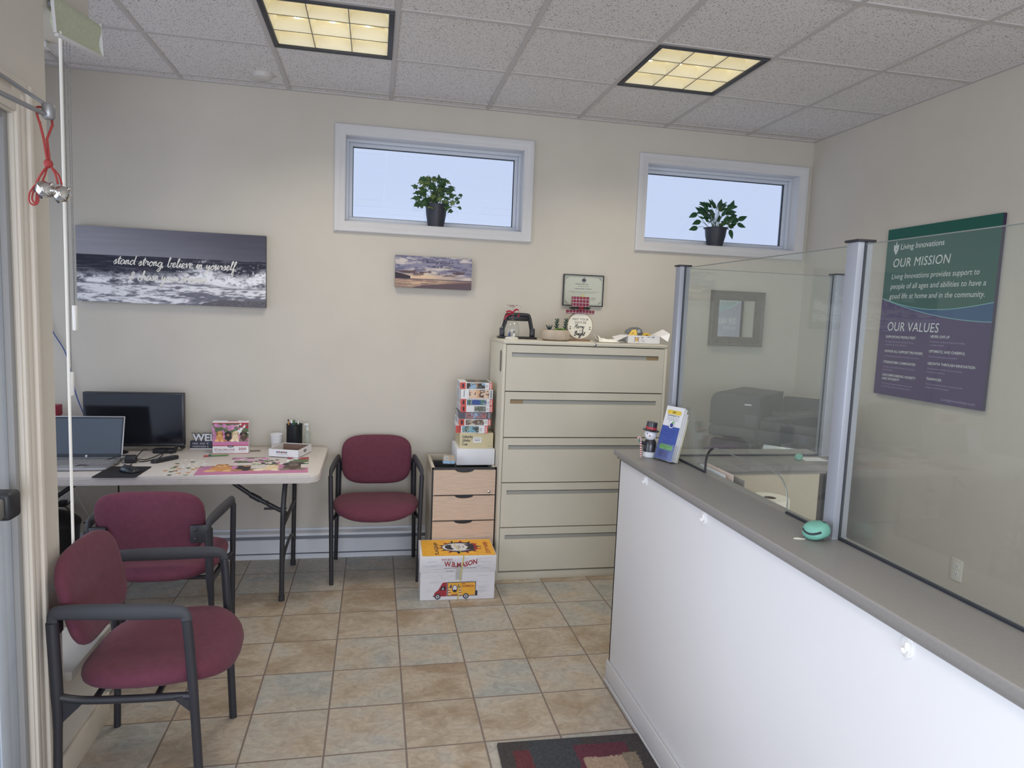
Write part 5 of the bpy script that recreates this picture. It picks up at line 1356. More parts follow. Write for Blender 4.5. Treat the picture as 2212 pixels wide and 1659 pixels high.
for k, (lab, h, kind, dx, pal, (a, b)) in enumerate(GAMES):
    t = thing('jigsaw_box', lab, 'jigsaw box', (.612 + dx, -.300, z), (-.06, .02, -.03, .01, 0, .015, -.01)[k], 'jigsaw boxes stacked on the drawer unit')
    w = .198; mb = MB(); base = {'r': 0, 'd': 1, 'w': 0}[kind]
    mb.box(-w / 2, w / 2, -.098, .098, 0, h - .0006, base, .0012, 1); F = frame((-w / 2, -.0982, 0), (1, 0, 0), (0, 0, 1))
    if kind == 'r':
        mb.rect(0, .032, .0005, h - .001, F, 2, .0004); mb.rect(w - .020, w, .0005, h - .001, F, 2, .0004)
        if k == 0: mb.disc(.018, h * .5, .008, h * .33, F, 4, .0007); mb.disc(.018, h * .5, .0055, h * .26, F, 2, .0009)
        else: mb.rect(.011, .022, h * .2, h * .8, F, 4, .0007)
    mb.picture(F @ Matrix.Translation((a * w, .004, 0)), (b - a) * w, h - .008, 60, 14, scene_strip(k * 5 + 2, pal), 3, .0005)
    Fv = frame((-w / 2 + w - .006, -.0982, h * .94), (0, 0, -1), (1, 0, 0)); 
    Fv = frame((w / 2 - .016, -.0982, h * .92), (0, 0, -1), (1, 0, 0))
    mb.text('300', .0145, Fv, 0, 0, {'r': 0, 'd': 5, 'w': 4}[kind], bold=.02, off=.0009, fit=h * .84)
    for q in range(3): mb.rect(b * w + .004, min(b * w + .018, w - .022), h * .3 + q * h * .16, h * .34 + q * h * .16, F, 4 if kind != 'd' else 5, .0006)
    if kind == 'w': Fw = frame((-w / 2 + .018, -.0982, h * .9), (0, 0, -1), (1, 0, 0)); mb.rect(0, h * .7, 0, .003, Fw, 4, .0006)
    # printed left end and lid top
    Fs = frame((-w / 2 - .0002, .098, 0), (0, -1, 0), (0, 0, 1)); mb.rect(.02, .12, .004, h - .004, Fs, 6, .0003); mb.rect(.16, .19, .004, h - .004, Fs, 2 if kind == 'r' else 6, .0003)
    if k == 6:
        Ft = frame((-w / 2, -.098, h - .0004), (1, 0, 0), (0, 1, 0)); mb.picture(Ft @ Matrix.Translation((.045, .01, 0)), .14, .17, 40, 40, scene_strip(77, [(120, 108, 100), (150, 130, 110), (90, 96, 90)]), 3, .0004)
    mb.build('carton', [M_wcard, M_dkc, M_coral, M_prn, M_ink, pm('silver_print', (180, 178, 188), .5), pm('grey_blue_print', (176, 180, 192), .5)], parent=t)
    z += h
t = thing('clear_package', 'small clear package with a blue band on the drawer unit beside the white box', 'package', (.450, -.475, .708), .12, rot=(-.45, 0, -.15))
mb = MB(); mb.box(-.038, .038, -.012, .012, .004, .060, 0, .004, 2); mb.build('clear_shell', M_clear, parent=t)
mb = MB(); mb.box(-.034, .034, -.009, -.005, .004, .056, 0); F = frame((-.034, -.0093, .004), (1, 0, 0), (0, 0, 1))
mb.rect(0, .068, 0, .018, F, 1, .0002); mb.rect(.008, .030, .024, .042, F, 2, .0003)
for q in range(7): mb.rect(.011 + q * .0025, .012 + q * .0025 + (q % 3) * .0004, .027, .039, F, 3, .0005)
mb.text('X', .012, F, .046, .004, 3, 'c', off=.0005, bold=.03)
mb.build('insert_card', [pm('tan_card', (176, 150, 132), .6), pm('sky_blue_print', (128, 164, 208), .5), M_wcard, M_ink], parent=t)

# ================================================================== FILING CABINET
M_cab = pm('putty_beige_enamel', (204, 199, 184), .5, spec=.35, var=.012, vs=4)
M_cab2 = pm('putty_slot', (150, 147, 136), .55); M_lblt = pm('tan_label_strip', (150, 128, 96), .6)
t = thing('filing_cabinet', 'tall putty beige lateral filing cabinet with five drawers', 'filing cabinet', (1.264, -.09, 0))
CW, CDp, CH = .519, .462, 1.473      # half width, depth, height
mb = MB()
mb.box(-CW, -CW + .018, -CDp, 0, 0, CH - .022, 0, .002); mb.box(CW - .018, CW, -CDp, 0, 0, CH - .022, 0, .002); mb.box(-CW, CW, -.01, 0, 0, CH - .022, 0)
mb.box(-CW, CW, -CDp - .002, 0, CH - .022, CH, 0, .004); mb.box(-CW + .018, CW - .018, -CDp + .004, -.01, 0, .048, 0, .002); mb.box(-CW + .018, CW - .018, -CDp + .03, -CDp + .04, .04, CH - .04, 1)
mb.build('body', [M_cab, pm('dark_gap', (44, 42, 38), .9)], parent=t)
zs = [.056, .333, .612, .890, 1.169, 1.4495]
for k in range(5):
    z0, z1 = zs[k] + .003, zs[k + 1] - .003; x0, x1 = -CW + .020, CW - .020; y0, y1 = -CDp - .001, -CDp + .022
    sx0, sx1, sz1 = x0 + .032, x1 - .037, z1 - .0445; sz0 = sz1 - .0265
    mb = MB()
    if k in (2, 3, 4): pass
    # front plate with a recessed slot pull
    mb.box(x0, x1, y0, y1, z0, sz0); mb.box(x0, x1, y0, y1, sz1, z1); mb.box(x0, sx0, y0, y1, sz0, sz1); mb.box(sx1, x1, y0, y1, sz0, sz1)
    mb.box(sx0, sx1, y1 - .004, y1, sz0, sz1, 1)
    d = mb.build('drawer', [M_cab, M_cab2], parent=t)
    mb = MB(); mb.box(sx0 + .001, sx1 - .001, y0 + .006, y0 + .008, sz0 + .001, sz0 + .021, 0)
    mb.build('label_strip', pm('grey_clear_strip', (164, 164, 158), .3), parent=d)
    if k in (3, 4):
        mb = MB(); a = (sx1 - .078, sx1 - .002) if k == 4 else (sx0 + .002, sx0 + .080)
        mb.box(a[0], a[1], y0 + .0045, y0 + .0058, sz0 + .001, sz0 + .022, 0); mb.build('tan_label', M_lblt, parent=d, label='tan label insert')
mb = MB(); mb.lathe([(0, 0), (.009, 0), (.009, .004), (.006, .006), (0, .006)], (0, 0, 0), 18, 0, Matrix.Translation((.045, -CDp - .002, CH - .011)) @ Matrix.Rotation(PI / 2, 4, 'X')); mb.build('lock', _M['chrome'], parent=t)
mb = MB(); Fs = frame((-CW - .0004, -CDp + .10, 1.28), (0, -1, 0), (0, 0, 1))
mb.poly([(.0, .015), (.012, 0), (.045, 0), (.055, .015), (.055, .115), (.045, .130), (.012, .130), (.0, .115)], Fs, 0, .0006)
for q in range(4): mb.rect(.022, .032, .022 + q * .024, .036 + q * .024, Fs, 1, .0009)
mb.build('side_sticker', [pm('grey_sticker', (104, 102, 100), .6), M_cab2], parent=t)

# ================================================================== ON THE CABINET
ZC = CH
t = thing('hole_punch', 'large black three-hole punch behind the upside-down wine glass', 'hole punch', (.886, -.25, ZC))
mb = MB(); mb.prism(rrect(.245, .105, .012, 4), 0, .014, 0, bev=.004); mb.build('base', M_black, parent=t)
mb = MB(); pts = catmull([(-.100, 0, .045), (-.085, .0, .085), (-.072, .0, .138), (-.055, .0, .150), (.055, .0, .150), (.074, .0, .138), (.088, .0, .085), (.096, .0, .045)], 6)
mb.tube(pts, .018, 10, ov=(.72, 1.15), up=(0, 1, 0)); mb.box(-.072, .074, -.013, .013, .112, .162, 0, .010); mb.build('handle', M_black, parent=t)
for s in (-1, 1):
    mb = MB(); mb.box(s * .098 - .014, s * .098 + .014, -.022, .020, .012, .068, 0, .005); mb.box(s * .098 - .012, s * .098 + .012, -.029, -.024, .02, .055, 0, .002); mb.build('punch_head', pm('dark_grey_metal', (60, 62, 68), .4, .4), parent=t)
    mb = MB(); mb.tube([(s * .098, -.012, .058), (s * .098, -.012, .072)], .004, 10); mb.build('punch_pin', M_steel, parent=t)
# upside-down wine glass with ribbon, small winter scene inside
t = thing('wine_glass', 'upside-down wine glass with a red ribbon bow on the filing cabinet', 'wine glass', (.822, -.40, ZC))
M_wg = glassy('wine_glass_crystal', (.95, .96, .96), 1.5, 0, .015)
mb = MB(); mb.lathe([(.036, .006), (.042, .03), (.0455, .055), (.043, .080), (.032, .102), (.016, .116), (.006, .126), (.0042, .140), (.0042, .185), (.007, .198), (.020, .206), (.032, .209)], n=36); mb.build('bowl_and_stem', M_wg, parent=t)
mb = MB()
for k in range(8):
    a = 2 * PI * k / 8; mb.tube(catmull([(.006 * math.cos(a), .006 * math.sin(a), .198), (.026 * math.cos(a), .026 * math.sin(a), .210), (.045 * math.cos(a + .1), .045 * math.sin(a + .1), .208), (.056 * math.cos(a + .2), .056 * math.sin(a + .2), .196 + .016 * (k % 2))], 4), [.004] * 4 + [.003] * 4 + [.001] * 5, 6, ov=(2.2, .6))
mb.build('star_foot', pm('frosted_glass_star', (206, 196, 188), .25, spec=.6), parent=t)
M_rib = pm('red_patterned_ribbon', (172, 36, 62), .6, var=.25, vs=120)
mb = MB()
def ribbon(pts, w):
    P = catmull(pts, 6); vs = []; fs = []
    for p in P: vs += [p + Vector((0, w / 2, 0)) + Vector((0, 0, w * .35)), p - Vector((0, w / 2, 0)) - Vector((0, 0, w * .35))]
    for i in range(len(P) - 1): fs.append((2 * i, 2 * i + 1, 2 * i + 3, 2 * i + 2))
    mb.add(vs, fs)
ribbon([(0, -.008, .165), (.018, -.010, .182), (.036, -.012, .178), (.040, -.012, .155), (.030, -.012, .140)], .015); ribbon([(0, -.008, .165), (-.020, -.010, .172), (-.042, -.012, .164), (-.030, -.012, .152), (-.006, -.010, .160)], .015)
ribbon([(0, -.009, .165), (-.02, -.012, .155), (-.040, -.012, .142), (-.052, -.012, .122)], .015); ribbon([(0, -.009, .165), (.004, -.012, .15), (.002, -.012, .128)], .012)
mb.tube([(0, 0, .158), (0, 0, .172)], .0075, 10); mb.build('ribbon_bow', M_rib, parent=t)
mb = MB(); mb.lathe([(0, 0), (.041, 0), (.041, .010), (.03, .015), (.012, .018), (0, .019)], n=28); mb.build('snow_base', pm('white_snow', (226, 224, 216), .8, bump=.4, bs=300), parent=t)
mb = MB(); mb.lathe([(.011, .016), (.006, .028), (.008, .028), (.004, .040), (.005, .040), (0, .052)], (-.014, 0, 0), 10); mb.build('tiny_tree', pm('tiny_blue_tree', (52, 74, 124), .6), parent=t)
mb = MB(); mb.lathe([(0, .016), (.007, .019), (.008, .025), (.005, .031), (.006, .035), (.004, .041), (0, .043)], (.012, -.008, 0), 12); mb.lathe([(.006, .042), (.0042, .043), (.0042, .050), (0, .050)], (.012, -.008, 0), 10, 1); mb.build('tiny_snowman', [M_white, M_black], parent=t)
# succulent planter
t = thing('planter', 'squat stone-coloured pot with small succulents on the filing cabinet', 'planter', (1.098, -.40, ZC))
mb = MB(); mb.lathe([(0, .0), (.070, 0), (.088, .012), (.0925, .030), (.089, .058), (.083, .068), (.079, .068), (.084, .05), (.082, .04), (0, .04)], n=36); mb.build('pot', pm('stone_pot', (178, 164, 148), .8, var=.05, vs=25, bump=.3, bs=300), parent=t)
def leaf(mb, base, d, L, w, th=.0025, mat=0, curl=0.0):
    d = Vector(d).normalized(); s_ = d.cross(Vector((0, 0, 1))); s_ = s_.normalized() if s_.length > 1e-3 else Vector((1, 0, 0)); u = s_.cross(d)
    prof = [(0, .25), (.25, .8), (.5, 1), (.75, .75), (1, .03)]; vs = []; fs = []
    b = Vector(base)
    for f_, w_ in prof:
        c_ = b + d * (L * f_) + u * (curl * f_ * f_ * L)
        for sx, sz in ((-1, 0), (0, -1), (1, 0), (0, 1)): vs.append(c_ + s_ * (sx * w * w_ / 2) + u * (sz * th * (.3 + w_)))
    for i in range(4):
        for k in range(4): fs.append((i * 4 + k, i * 4 + (k + 1) % 4, i * 4 + 4 + (k + 1) % 4, i * 4 + 4 + k))
    fs.append((3, 2, 1, 0)); fs.append((16, 17, 18, 19)); mb.add(vs, fs, mat)
RL = random.Random(4)
mb = MB()
for k in range(26):
    a = k * 2.4; e = .2 + .045 * k; leaf(mb, (.020, -.030, .062), (math.cos(a), math.sin(a), e * .8), .044 - .0009 * k, .013, .003)
mb.build('green_rosette', pm('bright_green_succulent', (112, 146, 70), .55, var=.1, vs=60), parent=t)
for cx, cy, hh, lean in ((.008, .012, .085, .1), (.060, .006, .088, .25)):
    mb = MB(); mb.tube([(cx, cy, .04), (cx + lean * .04, cy, .045 + hh)], .003, 7)
    for k in range(24):
        f_ = k / 24; a = k * 2.4; leaf(mb, (cx + lean * .04 * f_, cy, .05 + hh * f_), (math.cos(a), math.sin(a), .5), .018, .0085, .003)
    mb.build('jade_sprig', pm('dark_green_succulent', (52, 78, 66), .5, var=.1, vs=60), parent=t)
mb = MB()
for k in range(12):
    a = k * .55 + .2; leaf(mb, (-.040, .0, .058), (math.cos(a) * .6, math.sin(a) * .5, 1.0), .050 - .001 * k, .007, .002)
mb.build('striped_aloe', pm('striped_aloe_leaf', (44, 64, 62), .5, var=.55, vs=160), parent=t)
mb = MB(); mb.lathe([(0, .0405), (.081, .0405), (.081, .052), (0, .056)], n=24); mb.build('soil', pm('pebbly_soil', (96, 86, 76), .95, bump=.8, bs=120), parent=t)
# snowman board sign "may your days be merry & bright"
def plaid(name):
    m = bpy.data.materials.new(name); m.use_nodes = True; nt = m.node_tree; b = nt.nodes['Principled BSDF']; N = nt.nodes.new; L = nt.links.new
    tc = N('ShaderNodeTexCoord'); base = None; last = None
    mixin = None
    for ax, k_ in (('X', 0), ('Z', 2)):
        for sc_, wd, col in ((58, .28, (60, 40, 74)), (29, .07, (206, 196, 196))):
            w = N('ShaderNodeTexWave'); w.bands_direction = ax; w.inputs['Scale'].default_value = sc_ / 2.2; L(tc.outputs['Object'], w.inputs['Vector'])
            g = N('ShaderNodeMath'); g.operation = 'GREATER_THAN'; g.inputs[1].default_value = 1 - wd; L(w.outputs['Fac'], g.inputs[0])
            h_ = N('ShaderNodeMath'); h_.operation = 'MULTIPLY'; h_.inputs[1].default_value = .6; L(g.outputs[0], h_.inputs[0])
            x = N('ShaderNodeMix'); x.data_type = 'RGBA'; L(h_.outputs[0], x.inputs['Factor'])
            if last is None: x.inputs['A'].default_value = rgb((150, 38, 54))
            else: L(last.outputs['Result'], x.inputs['A'])
            x.inputs['B'].default_value = rgb(col); last = x
    L(last.outputs['Result'], b.inputs['Base Color']); b.inputs['Roughness'].default_value = .8
    return m
M_plaid = plaid('red_plaid')
t = thing('snowman_sign', 'round wooden snowman sign with a red plaid top hat reading Merry and Bright', 'sign', (1.270, -.33, ZC)); t.scale = (.88, .88, .88)
mb = MB(); mb.box(-.080, .080, -.025, .025, 0, .014, 0, .002); mb.build('base', pm('brown_wood', (140, 110, 88), .6, var=.08, vs=20), parent=t)
mb = MB(); RT = Matrix.Translation((.004, .014, .110)) @ Matrix.Rotation(PI / 2, 4, 'X')
mb.lathe([(0, .0), (.098, 0), (.098, .030), (.092, .030), (.092, .024), (0, .024)], (0, 0, 0), 48, 0, RT); mb.build('round_rim', pm('taupe_wood', (166, 150, 134), .6, var=.05), parent=t)
mb = MB(); F = frame((.004, -.0145, .110), (1, 0, 0), (0, 0, 1)); mb.disc(0, 0, .092, .094, F, 0, .0, 48)
mb.text('MAY YOUR', .0225, F, .0, .040, 1, 'c', off=.0008, space=1.08); mb.text('DAYS BE', .0225, F, .002, .017, 1, 'c', off=.0008)
cursive(mb, 'Merry', -.046, -.018, .0165, F, 1, .0038, .3, 1.0, 0, 3, .0009, .5); cursive(mb, '&', -.004, -.040, .009, F, 1, .0014, .1, 1, 0, 1, .0009)
cursive(mb, 'Bright', -.046, -.070, .0165, F, 1, .0055, .3, 1.0, 0, 3, .0009, .3)
for s in (-1, 1):
    for dy, r in ((.006, .5), (-.004, -.1), (.0, -.6)): mb.poly([(s * .066, -.018 + dy), (s * (.074), -.018 + dy + .008 * r + .004), (s * .082, -.018 + dy + .014 * r), (s * .073, -.018 + dy + .006 * r - .003)][::s], F, 1, .0008)
mb.build('printed_face', [pm('cream_sign_face', (228, 224, 210), .6), pm('charcoal_lettering', (52, 50, 58), .6)], parent=t)
mb = MB(); mb.box(-.098, .104, -.022, .016, .196, .222, 0, .001); mb.build('hat_brim', M_plaid, parent=t)
mb = MB(); mb.box(-.062, .064, -.020, .012, .222, .318, 0, .001); mb.build('hat_crown', M_plaid, parent=t)
mb = MB(); R3 = random.Random(8)
for k in range(240):
    x = R3.uniform(-.085, .068); d = Vector((R3.uniform(-1, 1), R3.uniform(-1.2, .0), R3.uniform(-.9, .9))).normalized(); b_ = Vector((x, -.022, .236 + R3.uniform(-.006, .006)))
    mb.tube([b_, b_ + d * R3.uniform(.008, .018)], [.0012, .0005], 4, caps=False)
mb.tube([(-.085, -.022, .236), (.068, -.022, .236)], .004, 6); mb.build('pine_garland', pm('dark_pine_green', (38, 58, 46), .8), parent=t)
mb = MB()
for s in (-1, 1): ribbon([(0, -.034, .236), (s * .016, -.036, .248), (s * .018, -.036, .228), (0, -.034, .234)], .008)
mb.build('red_bow', M_rib, parent=t)
# crumpled white bag, open white carton, tape dispenser
M_bag = pm('white_paper_bag', (236, 234, 226), .6, bump=.15, bs=30)
def crumple(name, lab, cat, loc, pts, seed, mat):
    pass
t = thing('white_carton', 'open white cardboard carton with printed side at the right end of the filing cabinet top', 'carton', (1.655, -.39, ZC))
mb = MB()
for a in ((-.105, .105, -.085, .085, 0, .002), (-.105, .105, -.085, -.083, 0, .052), (-.105, .105, .083, .085, 0, .052), (-.105, -.103, -.083, .083, 0, .052), (.103, .105, -.083, .083, 0, .052)): mb.box(*a)
F = frame((-.105, -.0853, 0), (1, 0, 0), (0, 0, 1))
mb.stroke([(.040, .012), (.045, .022), (.042, .036), (.050, .040), (.056, .020), (.062, .040), (.070, .036), (.066, .022), (.071, .012)], .003, F, 1); mb.disc(.0555, .026, .008, .012, F, 2, .0006)
mb.text('PC', .012, F, .085, .036, 1, bold=.02); mb.text('FREE', .010, F, .125, .040, 3); mb.text('SHIP', .010, F, .155, .040, 3, bold=.02); mb.text('packaging', .006, F, .083, .022, 3); mb.text('supplies', .006, F, .092, .013, 3)
mb.build('carton_wall', [M_wcard, pm('maroon_print', (128, 44, 70), .5), pm('yellow_print', (226, 190, 80), .5), pm('blue_print', (56, 82, 140), .5)], parent=t)
mb = MB()
mb.add([(.105, -.085, .050), (.105, .085, .050), (.165, .08, .075), (.150, -.02, .095), (.170, -.085, .070)], [(0, 4, 3, 1), (1, 3, 2)])
mb.add([(.105, -.085, .050), (.14, -.13, .02), (.165, -.10, .06), (.170, -.085, .070)], [(0, 1, 2, 3)]); mb.build('torn_flap', M_wcard, parent=t)
mb = MB(); mb.add([(-.105, -.085, .050), (-.105, .06, .050), (-.165, .05, .036), (-.175, -.07, .012)], [(0, 1, 2, 3)]); F = frame((-.172, -.075, .0125), (.07, -.0, .038), (.1, 1, 0)); mb.build('left_flap', M_wcard, parent=t)
t = thing('paper_bag', 'crumpled white bag lying on the filing cabinet left of the open carton', 'bag', (1.440, -.405, ZC)); t.scale = (.72, 1, .9)
mb = MB(); nx, ny = 26, 12; R4 = random.Random(2)
for side in (0, 1):
    vs = []; fs = []
    for j in range(ny + 1):
        for i in range(nx + 1):
            u = i / nx; v_ = j / ny; x = -.105 + .25 * u; y = -.06 + .11 * v_
            e = math.sin(PI * min(1, max(0, v_))) ** .6 * math.sin(PI * min(1, .06 + .94 * u)) ** .4
            h_ = .012 * (1 - u) + .006 + .018 * float(fbm(np.array([u * 5 + side * 9]), np.array([v_ * 4]), 5, 4)[0]) + (.055 * max(0, .15 - u) / .15) + .04 * max(0, u - .7)
            vs.append((x, y + .01 * math.sin(u * 9), (.002 if side else .004 + h_ * e)))
    for j in range(ny):
        for i in range(nx): fs.append((j * (nx + 1) + i, j * (nx + 1) + i + 1, (j + 1) * (nx + 1) + i + 1, (j + 1) * (nx + 1) + i))
    mb.add(vs, fs)
mb.build('bag_sheet', M_bag, parent=t, sharp=25)
mb = MB(); mb.add([(-.10, -.05, .012), (-.095, .04, .02), (-.125, .03, .068), (-.135, -.03, .060), (-.118, -.055, .025)], [(0, 1, 2, 3, 4)]); mb.build('twisted_end', M_bag, parent=t)
t = thing('tape_dispenser', 'grey and yellow tape gun lying in the open white carton', 'tape dispenser', (1.625, -.37, ZC + .0025), -.1)
mb = MB(); mb.T = Matrix.Rotation(.0, 4, 'Z'); pts = [(-.058, .062), (-.05, .080), (-.02, .098), (.02, .100), (.045, .088), (.056, .062), (.05, .038), (.02, .034), (-.03, .052)]
Fd = frame((0, .02, 0), (1, 0, 0), (0, 0, 1)); mb.prism(pts[::-1], 0, .045, 0, Fd, bev=.006); mb.lathe([(0, 0), (.012, 0), (.012, .003), (0, .003)], (0, 0, 0), 14, 1, Matrix.Translation((.025, -.026, .074)) @ Matrix.Rotation(PI / 2, 4, 'X'))
mb.box(.0, .04, -.02, .02, 0, .05, 0, .004); mb.build('gun_body', [pm('grey_tool_plastic', (104, 106, 108), .4), M_steel], parent=t)
mb = MB(); mb.lathe([(.018, -.02), (.030, -.02), (.030, .02), (.018, .02), (.018, -.02)], (0, 0, 0), 24, 0, Matrix.Translation((.075, -.02, .036)) @ Matrix.Rotation(PI / 2, 4, 'X')); mb.build('tape_roll', pm('yellow_tape', (222, 184, 60), .4), parent=t)
mb = MB(); mb.add([(-.05, -.045, .045), (.012, -.05, .050), (.006, -.030, .086), (-.020, -.028, .082)], [(0, 1, 2, 3)]); F = frame((-.04, -.046, .052), (.9, -.07, .08), (.2, .2, 1)); mb.text('20', .014, F, .012, .004, 1); mb.build('yellow_tag', [pm('mustard_card', (214, 178, 60), .5), M_ink], parent=t)

# ================================================================== POTTED PLANTS IN THE WINDOWS
M_pot = pm('dark_plastic_pot', (46, 48, 58), .5)
def lobed(mb, c, d, n_, S, mat, lobes=True):
    """leaf blade: centre c, pointing d, facing n_"""
    d = Vector(d).normalized(); n_ = Vector(n_); n_ = (n_ - d * n_.dot(d)).normalized(); s_ = d.cross(n_)
    if lobes: o = [(0, -.05), (.22, -.22), (.52, -.12), (.40, .16), (.66, .36), (.34, .46), (.20, .62), (0, 1.0)]
    else: o = [(0, -.1), (.26, -.02), (.42, .22), (.36, .52), (.18, .80), (0, 1.05)]
    R = o + [(-x, y) for x, y in reversed(o[1:-1])]
    vs = [Vector(c) + d * (S * .35)] + [Vector(c) + s_ * (S * .75 * x) + d * (S * y) - n_ * (S * .22 * abs(x) + S * .18 * y * y) for x, y in R]
    fs = [(0, 1 + i, 1 + (i + 1) % len(R)) for i in range(len(R))]
    mb.add(vs, fs, mat)
def pot(t, r0, r1, h, lip):
    mb = MB(); mb.lathe([(0, 0), (r0, 0), (r0 * 1.12, h * .2), (r0 + (r1 - r0) * .75, h * .55), (r1, h * .96), (r1 + lip, h * .96), (r1 + lip, h), (r1 - .006, h), (r1 - .008, h * .85), (0, h * .85)], n=32); mb.build('pot', M_pot, parent=t)
t = thing('potted_ivy', 'potted ivy in a dark pot on the sill of the left high window', 'plant', (.376, .045, 2.1725))
pot(t, .050, .070, .145, .0)
RP = random.Random(21); mb = MB(); st = MB()
for k in range(104):
    a = RP.uniform(0, 2 * PI); rr = RP.random() ** .5; h_ = RP.uniform(-.045, .15)
    w = .125 * math.sqrt(max(.05, 1 - ((h_ - .05) / .15) ** 2))
    p = Vector((math.cos(a) * rr * w - .01, math.sin(a) * min(rr * w, .062), .165 + h_)); d = Vector((math.cos(a) * .9 + RP.uniform(-.4, .4), math.sin(a) * .5 - .2, RP.uniform(-.6, .6)))
    lobed(mb, p, d, Vector((RP.uniform(-.5, .5), -1, RP.uniform(.1, .9))), RP.uniform(.032, .055), 0 if RP.random() < .72 else 1)
    if k % 2 == 0: st.tube([(RP.uniform(-.02, .02), 0, .125), (p.x * .5, p.y * .5, (p.z + .16) / 2), p], .0012, 5)
for px_, pz in ((-.052, .306), (-.015, .318), (.012, .315), (.125, .185), (.142, .160), (.150, .200), (.160, .135), (.10, .115), (-.09, .135), (.155, .222)):
    lobed(mb, (px_, -.01, pz), (RP.uniform(-.5, .5), -.2, RP.uniform(-.8, .4)), (0, -1, .3), RP.uniform(.03, .042), 0); st.tube([(px_ * .25, 0, .13), (px_ * .7, -.005, (.15 + pz) / 2), (px_, -.01, pz)], .0012, 5)
mb.build('foliage', [pm('ivy_green', (64, 96, 58), .5, var=.15, vs=40), pm('pale_ivy_green', (112, 134, 78), .5, var=.1, vs=40)], parent=t, sharp=60)
st.build('stems', pm('green_stem', (86, 104, 62), .6), parent=t)
t = thing('potted_pothos', 'potted broad-leaved plant in a dark pot on the sill of the right high window', 'plant', (2.362, .045, 2.1625))
pot(t, .052, .076, .130, .010)
mb = MB(); st = MB()
for k in range(52):
    a = RP.uniform(0, 2 * PI); h_ = RP.uniform(.01, .155); w = .125 * math.sqrt(max(.1, 1 - ((h_ - .03) / .16) ** 2)); rr = RP.random() ** .5
    p = Vector((math.cos(a) * rr * w, math.sin(a) * min(.06, rr * w), .14 + h_)); d = Vector((math.cos(a) * 1.0, math.sin(a) * .4 - .1, RP.uniform(-.35, .8)))
    lobed(mb, p, d, Vector((RP.uniform(-.4, .4), -1, RP.uniform(.2, 1))), RP.uniform(.045, .068), 0 if RP.random() < .8 else 1, False)
    if k % 2 == 0: st.tube([(RP.uniform(-.02, .02), 0, .11), (p.x * .4, p.y * .4, (p.z + .13) / 2), p], .0015, 5)
for px_, pz, dx, dz in ((-.16, .22, -1, -.5), (-.13, .17, -1, -.4), (-.15, .125, -1, -.3), (-.08, .25, -.5, 1), (.01, .27, .2, 1), (.10, .27, .3, 1), (.17, .20, .8, .4), (.165, .17, .9, -.3), (.11, .12, .3, -1), (.08, .24, .8, .2)):
    lobed(mb, (px_, -.01, pz), (dx, -.2, dz), (0, -1, .4), .062, 0, False); st.tube([(px_ * .2, 0, .11), (px_ * .7, -.005, (.14 + pz) / 2), (px_, -.01, pz)], .0015, 5)
mb.build('foliage', [pm('pothos_green', (40, 78, 48), .4, var=.18, vs=30), pm('mid_green_leaf', (74, 110, 62), .45, var=.1)], parent=t, sharp=60)
st.build('stems', _M['green_stem'], parent=t)

# ================================================================== RECEPTION COUNTER
ZT = 1.06
M_lam = pm('white_laminate', (222, 222, 224), .38, spec=.4, var=.006, vs=2)
M_ctop = pm('grey_countertop_laminate', (136, 133, 130), .38, spec=.45, var=.02, vs=160)
M_in = pm('beige_inner_panel', (196, 186, 166), .6, var=.01)
t = thing('reception_counter', 'L-shaped white reception counter below the grey worktop', 'counter', (1.056, -1.735, 0))
mb = MB(); mb.box(0, .012, -2.75, 0, 0, ZT - .04, 0, .001); mb.box(0, .764, -.012, 0, 0, ZT - .04, 0, .001); mb.build('front_panel', M_lam, parent=t)
mb = MB(); mb.box(.012, .192, -2.75, -.012, 0, ZT - .04, 0); mb.box(.192, .764, -.300, -.012, 0, ZT - .04, 0); mb.build('inner_wall', M_in, parent=t)
mb = MB(); mb.box(.764, .780, -.302, 0, 0, ZT - .04, 0); mb.build('end_panel', pm('dark_brown_edge', (66, 58, 56), .5), parent=t)
mb = MB(); mb.box(-.011, 0, -2.75, .003, 0, .100, 0, .003); mb.box(-.018, -.011, -2.75, .003, 0, .018, 0, .004); mb.build('toe_board', pm('grey_white_vinyl_base', (196, 195, 196), .5, var=.02, vs=3), parent=t)
mb = MB(); mb.box(.193, .74, -2.75, -.301, .705, .735, 0, .003); mb.box(.70, .72, -2.7, -2.68, 0, .705); mb.box(.70, .72, -.36, -.34, 0, .705); mb.build('desk_top', pm('beige_desk_laminate', (196, 186, 170), .5, var=.02), parent=t)
mb = MB()
mb.prism([(1.03, -4.485), (1.262, -4.485), (1.262, -2.052), (1.850, -2.052), (1.972, -1.875), (1.972, -1.722), (1.03, -1.722)], ZT - .026, ZT, 0, bev=.007, seg=3)
mb.prism([(1.043, -4.48), (1.254, -4.48), (1.254, -2.042), (1.845, -2.042), (1.960, -1.878), (1.960, -1.732), (1.043, -1.732)], ZT - .040, ZT - .024, 0, bev=.004)
tag(mb.build('countertop', M_ctop, sharp=50), 'grey laminate worktop running along the top of the white reception counter', 'countertop')
